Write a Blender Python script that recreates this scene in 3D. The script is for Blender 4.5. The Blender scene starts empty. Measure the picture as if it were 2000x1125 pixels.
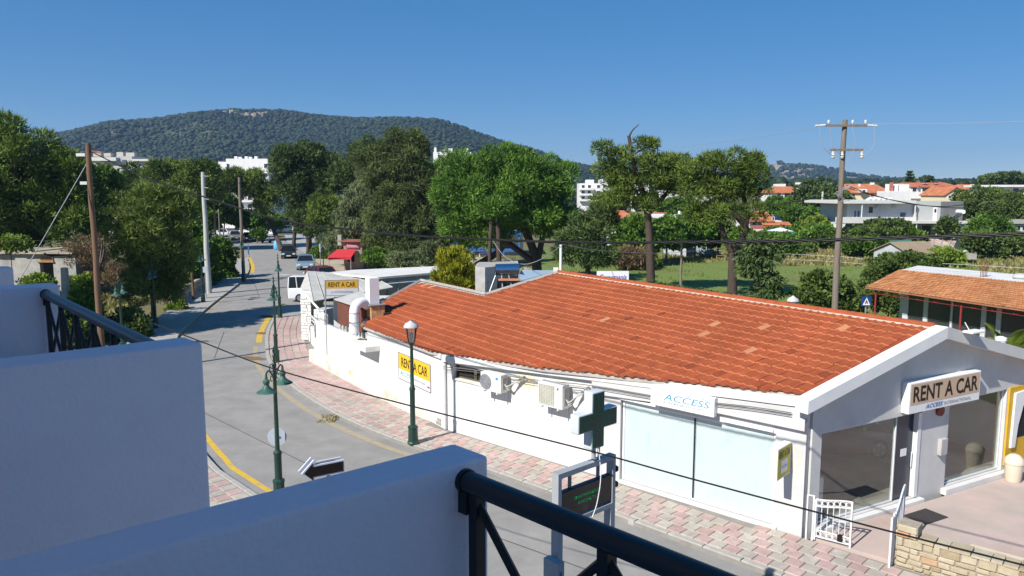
import bpy, bmesh, math, random
import numpy as np
from mathutils import Vector, Matrix
random.seed(7)
RNG = np.random.default_rng(11)
SC = bpy.context.scene
COL = SC.collection

# ------------------------------------------------------------------ camera
CAM_H = 8.2                     # eye level above the street, metres
FPX = 1480.0                    # focal length in pixels of a 2000 px wide picture
PITCH = math.atan((562.5 - 375.0) / FPX)
cam_d = bpy.data.cameras.new('camera')
cam = bpy.data.objects.new('camera', cam_d)
COL.objects.link(cam)
cam.location = (0, 0, CAM_H)
cam.rotation_euler = (math.pi / 2 - PITCH, 0, 0)
cam_d.sensor_width = 36.0
cam_d.lens = 36.0 * FPX / 2000.0
cam_d.clip_start = 0.05
cam_d.clip_end = 9000
SC.camera = cam

# ------------------------------------------------------------------ light
SUN_EL = math.radians(40)
SUN_TO = Vector((0.705, 0.709, 0)).normalized()       # where shadows point on the ground
world = bpy.data.worlds.new('World')
SC.world = world
world.use_nodes = True
wn = world.node_tree.nodes
wl = world.node_tree.links
for n in list(wn):
    wn.remove(n)
w_out = wn.new('ShaderNodeOutputWorld')
w_bg = wn.new('ShaderNodeBackground')
w_sky = wn.new('ShaderNodeTexSky')
w_sky.sky_type = 'NISHITA'
w_sky.sun_disc = False
w_sky.sun_elevation = SUN_EL
w_sky.sun_rotation = math.atan2(-SUN_TO.x, -SUN_TO.y)
w_sky.air_density = 0.6
w_sky.dust_density = 0.0
w_sky.ozone_density = 6.0
w_bg.inputs['Strength'].default_value = 0.117
w_hs = wn.new('ShaderNodeHueSaturation')
w_hs.inputs['Saturation'].default_value = 1.85
w_hs.inputs['Value'].default_value = 1.66
w_hs.inputs['Hue'].default_value = .506
w_gm = wn.new('ShaderNodeGamma')
w_gm.inputs[1].default_value = .45
wl.new(w_sky.outputs[0], w_gm.inputs[0])
wl.new(w_gm.outputs[0], w_hs.inputs['Color'])
wl.new(w_hs.outputs[0], w_bg.inputs[0])
wl.new(w_bg.outputs[0], w_out.inputs[0])
sun_d = bpy.data.lights.new('sun', 'SUN')
sun_d.energy = 4.6
sun_d.angle = math.radians(0.53)
sun_d.color = (1.0, 0.955, 0.88)
sun = bpy.data.objects.new('sun', sun_d)
COL.objects.link(sun)
sun.location = (-40, -40, 60)
sun.rotation_euler = Vector((SUN_TO.x * math.cos(SUN_EL), SUN_TO.y * math.cos(SUN_EL), -math.sin(SUN_EL))).to_track_quat('-Z', 'Y').to_euler()
vs = SC.view_settings
vs.view_transform = 'Standard'
vs.look = 'None'
vs.exposure = 0.55
vs.gamma = 1.0
vs.use_curve_mapping = False
SC.render.engine = 'CYCLES'
SC.cycles.max_bounces = 6
SC.cycles.diffuse_bounces = 3
SC.cycles.glossy_bounces = 3
SC.cycles.transmission_bounces = 4
SC.cycles.transparent_max_bounces = 8
SC.cycles.volume_bounces = 0
SC.cycles.use_denoising = True

# ------------------------------------------------------------------ measuring helpers
def ray(px, py):
    x = (px - 1000.0) / FPX
    y = -(py - 562.5) / FPX
    c, s = math.cos(PITCH), math.sin(PITCH)
    return Vector((x, c + y * s, -s + y * c))
def G(px, py, z=0.0):            # point of the photo that lies at height z
    d = ray(px, py)
    t = (z - CAM_H) / d.z
    return Vector((d.x * t, d.y * t, z))
def P(px, py, D):                # point of the photo that lies D metres in front
    d = ray(px, py)
    t = D / d.y
    return Vector((d.x * t, D, CAM_H + d.z * t))

# ------------------------------------------------------------------ materials
MATS = {}
def nodes_of(name):
    m = bpy.data.materials.new(name)
    m.use_nodes = True
    nt = m.node_tree
    for n in list(nt.nodes):
        nt.nodes.remove(n)
    out = nt.nodes.new('ShaderNodeOutputMaterial')
    return m, nt, out
def mat(name, rgb, rough=0.8, var=0.12, scale=2.0, bump=0.0, bscale=30.0, metal=0.0, spec=0.3,
        rgb2=None, stain=None, stain_scale=0.6, stain_amt=0.5, detail=6.0, stretch=None, coat=0.0):
    if name in MATS:
        return MATS[name]
    m, nt, out = nodes_of(name)
    N, L = nt.nodes, nt.links
    b = N.new('ShaderNodeBsdfPrincipled')
    L.new(b.outputs[0], out.inputs[0])
    tc = N.new('ShaderNodeTexCoord')
    src = tc.outputs['Object']
    if stretch:
        mp = N.new('ShaderNodeMapping')
        mp.inputs['Scale'].default_value = stretch
        L.new(src, mp.inputs[0])
        src = mp.outputs[0]
    no = N.new('ShaderNodeTexNoise')
    no.inputs['Scale'].default_value = scale
    no.inputs['Detail'].default_value = detail
    no.inputs['Roughness'].default_value = 0.65
    L.new(src, no.inputs['Vector'])
    rp = N.new('ShaderNodeValToRGB')
    c1 = [max(0, c * (1 - var)) for c in rgb]
    c2 = [min(1, c * (1 + var)) for c in (rgb2 or rgb)]
    rp.color_ramp.elements[0].position = 0.33
    rp.color_ramp.elements[1].position = 0.67
    rp.color_ramp.elements[0].color = (*c1, 1)
    rp.color_ramp.elements[1].color = (*c2, 1)
    L.new(no.outputs['Fac'], rp.inputs[0])
    col = rp.outputs[0]
    if stain:
        n2 = N.new('ShaderNodeTexNoise')
        n2.inputs['Scale'].default_value = stain_scale
        n2.inputs['Detail'].default_value = 8
        n2.inputs['Roughness'].default_value = 0.7
        L.new(src, n2.inputs['Vector'])
        r2 = N.new('ShaderNodeValToRGB')
        r2.color_ramp.elements[0].position = 0.5
        r2.color_ramp.elements[1].position = 0.72
        r2.color_ramp.elements[0].color = (0, 0, 0, 1)
        r2.color_ramp.elements[1].color = (stain_amt,) * 3 + (1,)
        L.new(n2.outputs['Fac'], r2.inputs[0])
        mx = N.new('ShaderNodeMixRGB')
        L.new(r2.outputs[0], mx.inputs[0])
        L.new(col, mx.inputs[1])
        mx.inputs[2].default_value = (*stain, 1)
        col = mx.outputs[0]
    L.new(col, b.inputs['Base Color'])
    b.inputs['Roughness'].default_value = rough
    b.inputs['Metallic'].default_value = metal
    b.inputs['Specular IOR Level'].default_value = spec
    if coat:
        b.inputs['Coat Weight'].default_value = coat
        b.inputs['Coat Roughness'].default_value = 0.05
    if bump:
        n3 = N.new('ShaderNodeTexNoise')
        n3.inputs['Scale'].default_value = bscale
        n3.inputs['Detail'].default_value = 5
        L.new(src, n3.inputs['Vector'])
        bp = N.new('ShaderNodeBump')
        bp.inputs['Strength'].default_value = bump
        bp.inputs['Distance'].default_value = 0.02
        L.new(n3.outputs['Fac'], bp.inputs['Height'])
        L.new(bp.outputs[0], b.inputs['Normal'])
    MATS[name] = m
    return m
def glass(name, tint=(0.9, 0.95, 0.95), refl=1.0, dark=0.0):
    """thin pane: mostly see-through, mirror-like at grazing angles"""
    if name in MATS:
        return MATS[name]
    m, nt, out = nodes_of(name)
    N, L = nt.nodes, nt.links
    tr = N.new('ShaderNodeBsdfTransparent')
    tr.inputs[0].default_value = (*tint, 1)
    gl = N.new('ShaderNodeBsdfGlossy')
    gl.inputs['Roughness'].default_value = 0.01
    fr = N.new('ShaderNodeFresnel')
    fr.inputs[0].default_value = 1.6
    mul = N.new('ShaderNodeMath')
    mul.operation = 'MULTIPLY_ADD'
    mul.use_clamp = True
    L.new(fr.outputs[0], mul.inputs[0])
    mul.inputs[1].default_value = refl
    mul.inputs[2].default_value = dark
    mx = N.new('ShaderNodeMixShader')
    L.new(mul.outputs[0], mx.inputs[0])
    L.new(tr.outputs[0], mx.inputs[1])
    L.new(gl.outputs[0], mx.inputs[2])
    L.new(mx.outputs[0], out.inputs[0])
    MATS[name] = m
    return m
def leafmat(name, dark, light, trans=0.25):
    """leaf blades: each leaf carries its own tint"""
    if name in MATS:
        return MATS[name]
    m, nt, out = nodes_of(name)
    N, L = nt.nodes, nt.links
    at = N.new('ShaderNodeAttribute')
    at.attribute_name = 'tint'
    rp = N.new('ShaderNodeValToRGB')
    rp.color_ramp.elements[0].color = (*dark, 1)
    rp.color_ramp.elements[1].color = (*light, 1)
    L.new(at.outputs['Fac'], rp.inputs[0])
    df = N.new('ShaderNodeBsdfPrincipled')
    df.inputs['Roughness'].default_value = 0.6
    df.inputs['Specular IOR Level'].default_value = 0.22
    L.new(rp.outputs[0], df.inputs['Base Color'])
    tl = N.new('ShaderNodeBsdfTranslucent')
    L.new(rp.outputs[0], tl.inputs[0])
    mx = N.new('ShaderNodeMixShader')
    mx.inputs[0].default_value = trans
    L.new(df.outputs[0], mx.inputs[1])
    L.new(tl.outputs[0], mx.inputs[2])
    L.new(mx.outputs[0], out.inputs[0])
    MATS[name] = m
    return m
def tintmat(name, stops, rough=0.85, spec=0.2, bump=0.3, bscale=25):
    """pieces that each carry their own tint value picked along a ramp of real colours"""
    if name in MATS:
        return MATS[name]
    m, nt, out = nodes_of(name)
    N, L = nt.nodes, nt.links
    at = N.new('ShaderNodeAttribute')
    at.attribute_name = 'tint'
    oi = N.new('ShaderNodeObjectInfo')
    ad = N.new('ShaderNodeMath')
    ad.operation = 'ADD'
    L.new(at.outputs['Fac'], ad.inputs[0])
    mu = N.new('ShaderNodeMath')
    mu.operation = 'MULTIPLY'
    L.new(oi.outputs['Random'], mu.inputs[0])
    mu.inputs[1].default_value = 0.0
    L.new(mu.outputs[0], ad.inputs[1])
    rp = N.new('ShaderNodeValToRGB')
    el = rp.color_ramp.elements
    while len(el) < len(stops):
        el.new(0.5)
    for e, (p, c) in zip(el, stops):
        e.position = p
        e.color = (*c, 1)
    L.new(ad.outputs[0], rp.inputs[0])
    tc = N.new('ShaderNodeTexCoord')
    no = N.new('ShaderNodeTexNoise')
    no.inputs['Scale'].default_value = 4
    no.inputs['Detail'].default_value = 8
    no.inputs['Roughness'].default_value = 0.7
    gp_ = N.new('ShaderNodeNewGeometry')
    L.new(gp_.outputs['Position'], no.inputs['Vector'])
    mr = N.new('ShaderNodeMapRange')
    mr.inputs[1].default_value = 0.3
    mr.inputs[2].default_value = 0.75
    mr.inputs[3].default_value = 0.78
    mr.inputs[4].default_value = 1.15
    L.new(no.outputs['Fac'], mr.inputs[0])
    mx = N.new('ShaderNodeMixRGB')
    mx.blend_type = 'MULTIPLY'
    mx.inputs[0].default_value = 1
    L.new(rp.outputs[0], mx.inputs[1])
    L.new(mr.outputs[0], mx.inputs[2])
    nb = N.new('ShaderNodeTexNoise')
    nb.inputs['Scale'].default_value = 0.55
    nb.inputs['Detail'].default_value = 6
    nb.inputs['Roughness'].default_value = 0.65
    L.new(gp_.outputs['Position'], nb.inputs['Vector'])
    mr2 = N.new('ShaderNodeMapRange')
    mr2.inputs[1].default_value = 0.35
    mr2.inputs[2].default_value = 0.65
    mr2.inputs[3].default_value = 0.86
    mr2.inputs[4].default_value = 1.07
    L.new(nb.outputs['Fac'], mr2.inputs[0])
    mx2 = N.new('ShaderNodeMixRGB')
    mx2.blend_type = 'MULTIPLY'
    mx2.inputs[0].default_value = 1
    L.new(mx.outputs[0], mx2.inputs[1])
    L.new(mr2.outputs[0], mx2.inputs[2])
    mx = mx2
    b = N.new('ShaderNodeBsdfPrincipled')
    b.inputs['Roughness'].default_value = rough
    b.inputs['Specular IOR Level'].default_value = spec
    L.new(mx.outputs[0], b.inputs['Base Color'])
    n3 = N.new('ShaderNodeTexNoise')
    n3.inputs['Scale'].default_value = bscale
    L.new(tc.outputs['Object'], n3.inputs['Vector'])
    bp = N.new('ShaderNodeBump')
    bp.inputs['Strength'].default_value = bump
    bp.inputs['Distance'].default_value = 0.01
    L.new(n3.outputs['Fac'], bp.inputs['Height'])
    L.new(bp.outputs[0], b.inputs['Normal'])
    L.new(b.outputs[0], out.inputs[0])
    MATS[name] = m
    return m
def emit(name, rgb, s=1.0):
    if name in MATS:
        return MATS[name]
    m, nt, out = nodes_of(name)
    e = nt.nodes.new('ShaderNodeEmission')
    e.inputs[0].default_value = (*rgb, 1)
    e.inputs[1].default_value = s
    nt.links.new(e.outputs[0], out.inputs[0])
    MATS[name] = m
    return m

# ------------------------------------------------------------------ mesh helpers
OFF = {}
def off_of(o):
    return OFF.get(o.name, Vector((0, 0, 0))) if o else Vector((0, 0, 0))
def link(o, parent=None):
    COL.objects.link(o)
    if parent:
        o.parent = parent
    return o
def tag(o, label=None, cat=None, group=None, kind=None):
    if label:
        o['label'] = label
    if cat:
        o['category'] = cat
    if group:
        o['group'] = group
    if kind:
        o['kind'] = kind
    return o
def thing(name, label, cat, loc=(0, 0, 0), group=None):
    o = bpy.data.objects.new(name, None)
    o.empty_display_size = 0.3
    COL.objects.link(o)
    o.location = loc
    OFF[o.name] = Vector(loc)
    return tag(o, label, cat, group)
class MB:
    def __init__(s):
        s.v = []
        s.f = []
        s.t = []
    def add(s, vs, fs, tint=None):
        b = len(s.v)
        s.v += [tuple(x) for x in vs]
        s.f += [tuple(i + b for i in f) for f in fs]
        if tint is not None:
            s.t += [tint] * len(vs)
        return s
    def frame(s, o, ux, uy, uz, lo, hi, tint=None):
        """box from lo to hi in the frame o, ux, uy, uz"""
        o, ux, uy, uz = Vector(o), Vector(ux), Vector(uy), Vector(uz)
        vs = [o + ux * x + uy * y + uz * z for z in (lo[2], hi[2]) for y in (lo[1], hi[1]) for x in (lo[0], hi[0])]
        return s.add(vs, [(0, 2, 3, 1), (4, 5, 7, 6), (0, 1, 5, 4), (2, 6, 7, 3), (0, 4, 6, 2), (1, 3, 7, 5)], tint)
    def box(s, lo, hi, tint=None):
        return s.frame((0, 0, 0), (1, 0, 0), (0, 1, 0), (0, 0, 1), lo, hi, tint)
    def cbox(s, c, size, ang=0, tint=None):
        a = math.radians(ang)
        h = [x / 2 for x in size]
        return s.frame(c, (math.cos(a), math.sin(a), 0), (-math.sin(a), math.cos(a), 0), (0, 0, 1), [-x for x in h], h, tint)
    def prism(s, poly, z0, z1):
        """vertical prism over a polygon of (x, y); z1 may be a function of (x, y)"""
        n = len(poly)
        fz = z1 if callable(z1) else (lambda x, y: z1)
        f0 = z0 if callable(z0) else (lambda x, y: z0)
        vs = [(p[0], p[1], f0(p[0], p[1])) for p in poly] + [(p[0], p[1], fz(p[0], p[1])) for p in poly]
        fs = [tuple(range(n - 1, -1, -1)), tuple(range(n, 2 * n))]
        fs += [(i, (i + 1) % n, n + (i + 1) % n, n + i) for i in range(n)]
        return s.add(vs, fs)
    def plate(s, poly, o, ux, uy, uz, d0, d1):
        """polygon in the (ux, uy) plane pushed out along uz from d0 to d1"""
        o, ux, uy, uz = Vector(o), Vector(ux), Vector(uy), Vector(uz)
        n = len(poly)
        vs = [o + ux * p[0] + uy * p[1] + uz * d for d in (d0, d1) for p in poly]
        fs = [tuple(range(n - 1, -1, -1)), tuple(range(n, 2 * n))]
        fs += [(i, (i + 1) % n, n + (i + 1) % n, n + i) for i in range(n)]
        return s.add(vs, fs)
    def tube(s, pts, rad, n=8, cap=True, tint=None):
        pts = [Vector(p) for p in pts]
        if not hasattr(rad, '__len__'):
            rad = [rad] * len(pts)
        vs = []
        prev = None
        for i, p in enumerate(pts):
            d = (pts[min(i + 1, len(pts) - 1)] - pts[max(i - 1, 0)])
            d = d.normalized() if d.length > 1e-9 else Vector((0, 0, 1))
            a = prev if prev is not None else (Vector((0, 0, 1)) if abs(d.z) < 0.9 else Vector((1, 0, 0)))
            x = (a - d * a.dot(d))
            x = x.normalized() if x.length > 1e-6 else d.orthogonal().normalized()
            y = d.cross(x)
            prev = x
            vs += [p + (x * math.cos(k * 2 * math.pi / n) + y * math.sin(k * 2 * math.pi / n)) * rad[i] for k in range(n)]
        fs = []
        for i in range(len(pts) - 1):
            for k in range(n):
                k2 = (k + 1) % n
                fs.append((i * n + k, i * n + k2, (i + 1) * n + k2, (i + 1) * n + k))
        if cap:
            fs.append(tuple(range(n - 1, -1, -1)))
            fs.append(tuple((len(pts) - 1) * n + k for k in range(n)))
        return s.add(vs, fs, tint)
    def bar(s, a, b, r, n=6):
        return s.tube([a, b], r, n)
    def lathe(s, prof, c, n=16, axis=None):
        """prof = [(radius, height)], turned about a vertical axis at c"""
        c = Vector(c)
        vs = []
        for r, h in prof:
            vs += [c + Vector((r * math.cos(k * 2 * math.pi / n), r * math.sin(k * 2 * math.pi / n), h)) for k in range(n)]
        fs = []
        for i in range(len(prof) - 1):
            for k in range(n):
                k2 = (k + 1) % n
                fs.append((i * n + k, i * n + k2, (i + 1) * n + k2, (i + 1) * n + k))
        fs.append(tuple(range(n - 1, -1, -1)))
        fs.append(tuple((len(prof) - 1) * n + k for k in range(n)))
        return s.add(vs, fs)
    def disc(s, c, axis, r, d0, d1, n=18):
        ax = Vector(axis).normalized()
        x = ax.orthogonal().normalized()
        y = ax.cross(x)
        return s.plate([(math.cos(k * 2 * math.pi / n) * r, math.sin(k * 2 * math.pi / n) * r) for k in range(n)], c, x, y, ax, d0, d1)
    def mesh(s, name, off=(0, 0, 0), fix=True, bevel=0.0, seg=2):
        me = bpy.data.meshes.new(name)
        o = Vector(off)
        me.from_pydata([(v[0] - o[0], v[1] - o[1], v[2] - o[2]) for v in s.v], [], s.f)
        if s.t and len(s.t) == len(s.v):
            at = me.attributes.new('tint', 'FLOAT', 'POINT')
            at.data.foreach_set('value', s.t)
        if fix or bevel:
            bm = bmesh.new()
            bm.from_mesh(me)
            if fix:
                bmesh.ops.recalc_face_normals(bm, faces=bm.faces)
            if bevel:
                ed = [e for e in bm.edges if len(e.link_faces) == 2 and e.calc_face_angle(0) > 0.5]
                bmesh.ops.bevel(bm, geom=ed, offset=bevel, segments=seg, affect='EDGES', profile=0.6)
            bm.to_mesh(me)
            bm.free()
        return me
    def build(s, name, m, parent=None, smooth=False, bevel=0.0, seg=2, local=False, fix=True):
        off = Vector((0, 0, 0)) if local else off_of(parent)
        me = s.mesh(name, off, fix, bevel, seg)
        me.materials.append(m)
        if smooth:
            for p in me.polygons:
                p.use_smooth = True
            try:
                me.set_sharp_from_angle(angle=math.radians(40))
            except Exception:
                pass
        o = bpy.data.objects.new(name, me)
        link(o, parent)
        OFF[o.name] = off_of(parent)
        return o
def solo(mb, name, m, label, cat, base, group=None, **kw):
    """a thing that is one mesh, its origin at its base"""
    me = mb.mesh(name, base, True, kw.get('bevel', 0.0), kw.get('seg', 2))
    me.materials.append(m)
    if kw.get('smooth'):
        for p in me.polygons:
            p.use_smooth = True
        me.set_sharp_from_angle(angle=math.radians(40))
    o = bpy.data.objects.new(name, me)
    COL.objects.link(o)
    o.location = base
    OFF[o.name] = Vector(base)
    return tag(o, label, cat, group)
def struct(mb, name, m, kind='structure', **kw):
    o = mb.build(name, m, None, **kw)
    o['kind'] = kind
    return o
def lettering(txt, o, ux, uy, width, height, m, parent, bold=0.0, depth=0.004, shear=0.0, name='lettering', local=False):
    """raised letters: lower left corner at o, along ux, up uy, stretched to width x height"""
    cu = bpy.data.curves.new('t', 'FONT')
    cu.body = txt
    cu.size = 1.0
    cu.offset = bold
    cu.shear = shear
    cu.resolution_u = 3
    ob = bpy.data.objects.new('t', cu)
    COL.objects.link(ob)
    bpy.context.view_layer.update()
    me = bpy.data.meshes.new_from_object(ob)
    bpy.data.objects.remove(ob)
    bpy.data.curves.remove(cu)
    o, ux, uy = Vector(o), Vector(ux).normalized(), Vector(uy).normalized()
    un = ux.cross(uy)
    xs = [v.co.x for v in me.vertices]
    ys = [v.co.y for v in me.vertices]
    x0, x1, y0, y1 = min(xs), max(xs), min(ys), max(ys)
    off = Vector((0, 0, 0)) if local else off_of(parent)
    for v in me.vertices:
        a = (v.co.x - x0) / (x1 - x0) * width
        b = (v.co.y - y0) / (y1 - y0) * height
        v.co = o + ux * a + uy * b + un * depth - off
    me.name = name
    me.materials.clear()
    me.materials.append(m)
    ob = bpy.data.objects.new(name, me)
    link(ob, parent)
    return ob
def bulk(name, V, F, m, parent=None, tint=None, off=None, smooth=False):
    """fast mesh from numpy arrays: V (n,3), F (k,3 or 4)"""
    me = bpy.data.meshes.new(name)
    V = np.asarray(V, dtype=np.float32)
    if off is None:
        off = off_of(parent)
    V = V - np.array([off[0], off[1], off[2]], dtype=np.float32)
    F = np.asarray(F, dtype=np.int32)
    k = F.shape[1]
    me.vertices.add(len(V))
    me.vertices.foreach_set('co', V.ravel())
    me.loops.add(F.size)
    me.loops.foreach_set('vertex_index', F.ravel())
    me.polygons.add(len(F))
    me.polygons.foreach_set('loop_start', np.arange(0, F.size, k, dtype=np.int32))
    try:
        me.polygons.foreach_set('loop_total', np.full(len(F), k, dtype=np.int32))
    except Exception:
        pass
    if tint is not None:
        at = me.attributes.new('tint', 'FLOAT', 'POINT')
        at.data.foreach_set('value', np.asarray(tint, dtype=np.float32))
    me.materials.append(m)
    me.update(calc_edges=True)
    if smooth:
        me.polygons.foreach_set('use_smooth', np.ones(len(F), dtype=bool))
    o = bpy.data.objects.new(name, me)
    link(o, parent)
    OFF[o.name] = Vector(off)
    return o
def copy_tree(o, parent=None):
    c = o.copy()
    COL.objects.link(c)
    c.parent = parent
    for ch in o.children:
        copy_tree(ch, c)
    return c
def smooth01(t):
    t = max(0.0, min(1.0, t))
    return t * t * (3 - 2 * t)
def interp(pts, x):
    if x <= pts[0][0]:
        return pts[0][1]
    for (a, b), (c, d) in zip(pts, pts[1:]):
        if x <= c:
            return b + (d - b) * (x - a) / (c - a)
    return pts[-1][1]
def resample(pts, step):
    pts = [Vector(p) for p in pts]
    out = [pts[0].copy()]
    acc = 0.0
    for a, b in zip(pts, pts[1:]):
        L = (b - a).length
        d = step - acc
        while d <= L:
            out.append(a + (b - a) * (d / L))
            d += step
        acc = (acc + L) % step
    return out
def curve(pts, n=8):
    """Catmull-Rom through pts"""
    pts = [Vector(p) for p in pts]
    q = [pts[0] * 2 - pts[1]] + pts + [pts[-1] * 2 - pts[-2]]
    out = []
    for i in range(1, len(q) - 2):
        a, b, c, d = q[i - 1], q[i], q[i + 1], q[i + 2]
        for k in range(n):
            t = k / n
            out.append(0.5 * ((2 * b) + (c - a) * t + (2 * a - 5 * b + 4 * c - d) * t * t + (3 * b - a - 3 * c + d) * t ** 3))
    out.append(pts[-1])
    return out
def sag(a, b, s, n=20):
    a, b = Vector(a), Vector(b)
    return [a + (b - a) * (i / n) - Vector((0, 0, 4 * s * (i / n) * (1 - i / n))) for i in range(n + 1)]
Z = Vector((0, 0, 1))
# ================================================================== THE SETTING
M_ASPH = mat('asphalt_worn', (0.285, 0.272, 0.252), 0.9, 0.14, 0.9, 0.4, 70, stain=(0.22, 0.21, 0.20), stain_scale=0.35, stain_amt=0.5)
M_ROADLINE = mat('dark_road_line', (0.09, 0.088, 0.085), 0.8)
M_SLAB = mat('pavement_joint', (0.26, 0.24, 0.215), 0.95, 0.15, 3)
M_KERB = mat('kerb_concrete', (0.40, 0.38, 0.34), 0.9, 0.16, 2.5, 0.3, 40, stain=(0.2, 0.19, 0.17), stain_scale=1.3)
M_CONC = mat('concrete_path', (0.36, 0.345, 0.32), 0.9, 0.12, 1.2, 0.2, 30)
M_GROUND = mat('dry_ground', (0.20, 0.155, 0.085), 0.95, 0.25, 0.25, 0.3, 8, rgb2=(0.13, 0.135, 0.05), detail=9)
M_FIELD = mat('field_turf', (0.20, 0.205, 0.06), 0.95, 0.2, 0.12, 0.3, 10, rgb2=(0.115, 0.19, 0.035), detail=9)
def rise(x, y):
    """the land climbs gently behind the field on the right"""
    return 4.6 * smooth01((y - 112) / 75) * smooth01((x - 6) / 40) + 5.0 * smooth01((y - 190) / 160) * smooth01((x - 20) / 60)
mb = MB()
gx = [-1500, -900, -600, -400, -280, -200, -150, -110, -80, -60, -45, -34] + list(range(-26, 90, 6)) + [96, 110, 130, 160, 200, 260, 340, 450, 600, 900, 1500]
gy = [-300, -120, -60, -30, 0, 30, 60, 90] + list(range(100, 200, 8)) + [210, 230, 260, 300, 350, 420, 520, 700, 1000, 1400, 2000, 3200]
vs_ = [(x, y, -0.04 + rise(x, y)) for y in gy for x in gx]
nx = len(gx)
mb.add(vs_, [(j * nx + i, j * nx + i + 1, (j + 1) * nx + i + 1, (j + 1) * nx + i) for j in range(len(gy) - 1) for i in range(nx - 1)])
struct(mb, 'ground', M_GROUND, fix=False)

# ---- the road
U_ST = Vector((0.72, -0.694, 0)).normalized()
kerb_r = [Vector((5.16, 15.69, 0)) + U_ST * 34, Vector((5.16, 15.69, 0)) + U_ST * 12] + [Vector((x, y, 0)) for x, y in
    [(5.16, 15.75), (2.49, 18.4), (-1.2, 21.9), (-3.55, 23.9), (-5.59, 26.0), (-7.55, 28.5), (-9.75, 31.9), (-11.75, 35.8), (-13.05, 39.4), (-14.4, 43.8), (-15.6, 48.9), (-16.9, 54.5)]]
kerb_r_s = curve(kerb_r, 6)
far_r = [Vector((x, y, 0)) for x, y in [(-17.2, 60), (-17.8, 70), (-19.4, 78.5), (-27.1, 100), (-37.5, 126), (-50, 155), (-66, 190)]]
kerb_l = [Vector((x, y, 0)) for x, y in [(26, -14.5), (9.5, 2.2), (-6.97, 19.7), (-9.2, 22.3), (-12.6, 27.6), (-15.6, 33.6), (-18.0, 39.5), (-19.34, 43), (-20.6, 48.3), (-22.2, 55.5), (-24.7, 67.8), (-27.4, 78), (-31.5, 89.6), (-41, 113), (-56, 143), (-84, 190)]]
kerb_l_s = curve(kerb_l, 5)
mb = MB()
poly = [(p.x, p.y) for p in kerb_r_s + far_r] + [(p.x, p.y) for p in reversed(kerb_l_s)]
mb.add([(x, y, 0.0) for x, y in poly], [tuple(range(len(poly)))])
bmr = bmesh.new()
me_ = mb.mesh('road')
bmr.from_mesh(me_)
bmesh.ops.triangulate(bmr, faces=bmr.faces)
bmesh.ops.recalc_face_normals(bmr, faces=bmr.faces)
bmr.to_mesh(me_)
bmr.free()
me_.materials.append(M_ASPH)
road = link(bpy.data.objects.new('road', me_))
road['kind'] = 'structure'
# side street where the van waits, and the open ground by the kiosk
mb = MB()
sp = [(-17.3, 56), (-13.2, 50.5), (-6, 51.5), (1, 55), (1, 65), (-6, 66), (-17.9, 73)]
mb.add([(x, y, 0.004) for x, y in sp], [tuple(range(len(sp)))])
struct(mb, 'side_road', M_ASPH)
mb = MB()
sp = [(-17.8, 73), (-6, 66), (1, 65), (3, 78), (-2, 96), (-12, 96), (-27, 100), (-19.3, 78.5)]
mb.add([(x, y, 0.006) for x, y in sp], [tuple(range(len(sp)))])
struct(mb, 'path', mat('sandy_path', (0.40, 0.34, 0.25), 0.95, 0.15, 0.6, 0.2, 12))
# far forecourt right of the road, behind the leaning pine
mb = MB()
sp = [(-37.5, 126), (-27.5, 101), (-12, 97), (-10, 150), (-45, 150)]
mb.add([(x, y, 0.004) for x, y in sp], [tuple(range(len(sp)))])
struct(mb, 'parking_ground', M_CONC)

def strip(line, w, z, o0=0.0):
    m_ = MB()
    L = []
    for i, p in enumerate(line):
        d = (line[min(i + 1, len(line) - 1)] - line[max(i - 1, 0)]).normalized()
        n = Vector((d.y, -d.x, 0))
        L.append((p + n * o0, p + n * (o0 + w)))
    vs = []
    for a, b in L:
        vs += [(a.x, a.y, z), (b.x, b.y, z)]
    m_.add(vs, [(2 * i, 2 * i + 1, 2 * i + 3, 2 * i + 2) for i in range(len(L) - 1)])
    return m_
M_YEL = mat('yellow_line_paint', (0.62, 0.40, 0.045), 0.8, 0.1, 8, stain=(0.30, 0.27, 0.2), stain_scale=3.0, stain_amt=0.8)
M_YELW = mat('yellow_line_worn', (0.38, 0.315, 0.205), 0.85, 0.12, 5, stain=(0.30, 0.285, 0.26), stain_scale=1.8, stain_amt=1.0)
kr = resample(kerb_r_s, 0.5)
def near_idx(line, y):
    return min(range(len(line)), key=lambda i: abs(line[i].y - y))
strip(kr[near_idx(kr, 41.0):near_idx(kr, 53.2)], 0.32, 0.006, -0.5).build('yellow_line', M_YEL, road)
strip(kr[near_idx(kr, 21):near_idx(kr, 40.5)], 0.24, 0.006, -0.62).build('yellow_line', M_YELW, road)
kl = resample(kerb_l_s, 0.5)
strip(kl[near_idx(kl, 14):near_idx(kl, 31)], 0.18, 0.006, 0.35).build('yellow_line', M_YEL, road)
strip(kl[near_idx(kl, 40):near_idx(kl, 60)], 0.22, 0.006, 0.25).build('yellow_line', M_YELW, road)
strip(kl[near_idx(kl, 77):near_idx(kl, 96)], 0.5, 0.006, 0.2).build('yellow_line', M_YEL, road)
for a in ([(400, 806), (560, 886), (700, 956)], [(418, 700), (428, 672), (437, 648)], [(960, 1045), (1080, 1088), (1180, 1125)], [(490, 545), (500, 560), (506, 580)], [(560, 470), (552, 484), (572, 500)]):
    strip(curve([G(x, y) for x, y in a], 6), 0.035, 0.005).build('dark_road_line', M_ROADLINE, road)  # thin dark lines laid along the road
for k in range(2):
    strip([G(505 + 45 * k, 535), G(527 + 45 * k, 535.5)], 1.3, 0.006).build('white_marking', mat('white_marking_worn', (0.42, 0.42, 0.41), 0.85, 0.2, 2), road)
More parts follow.
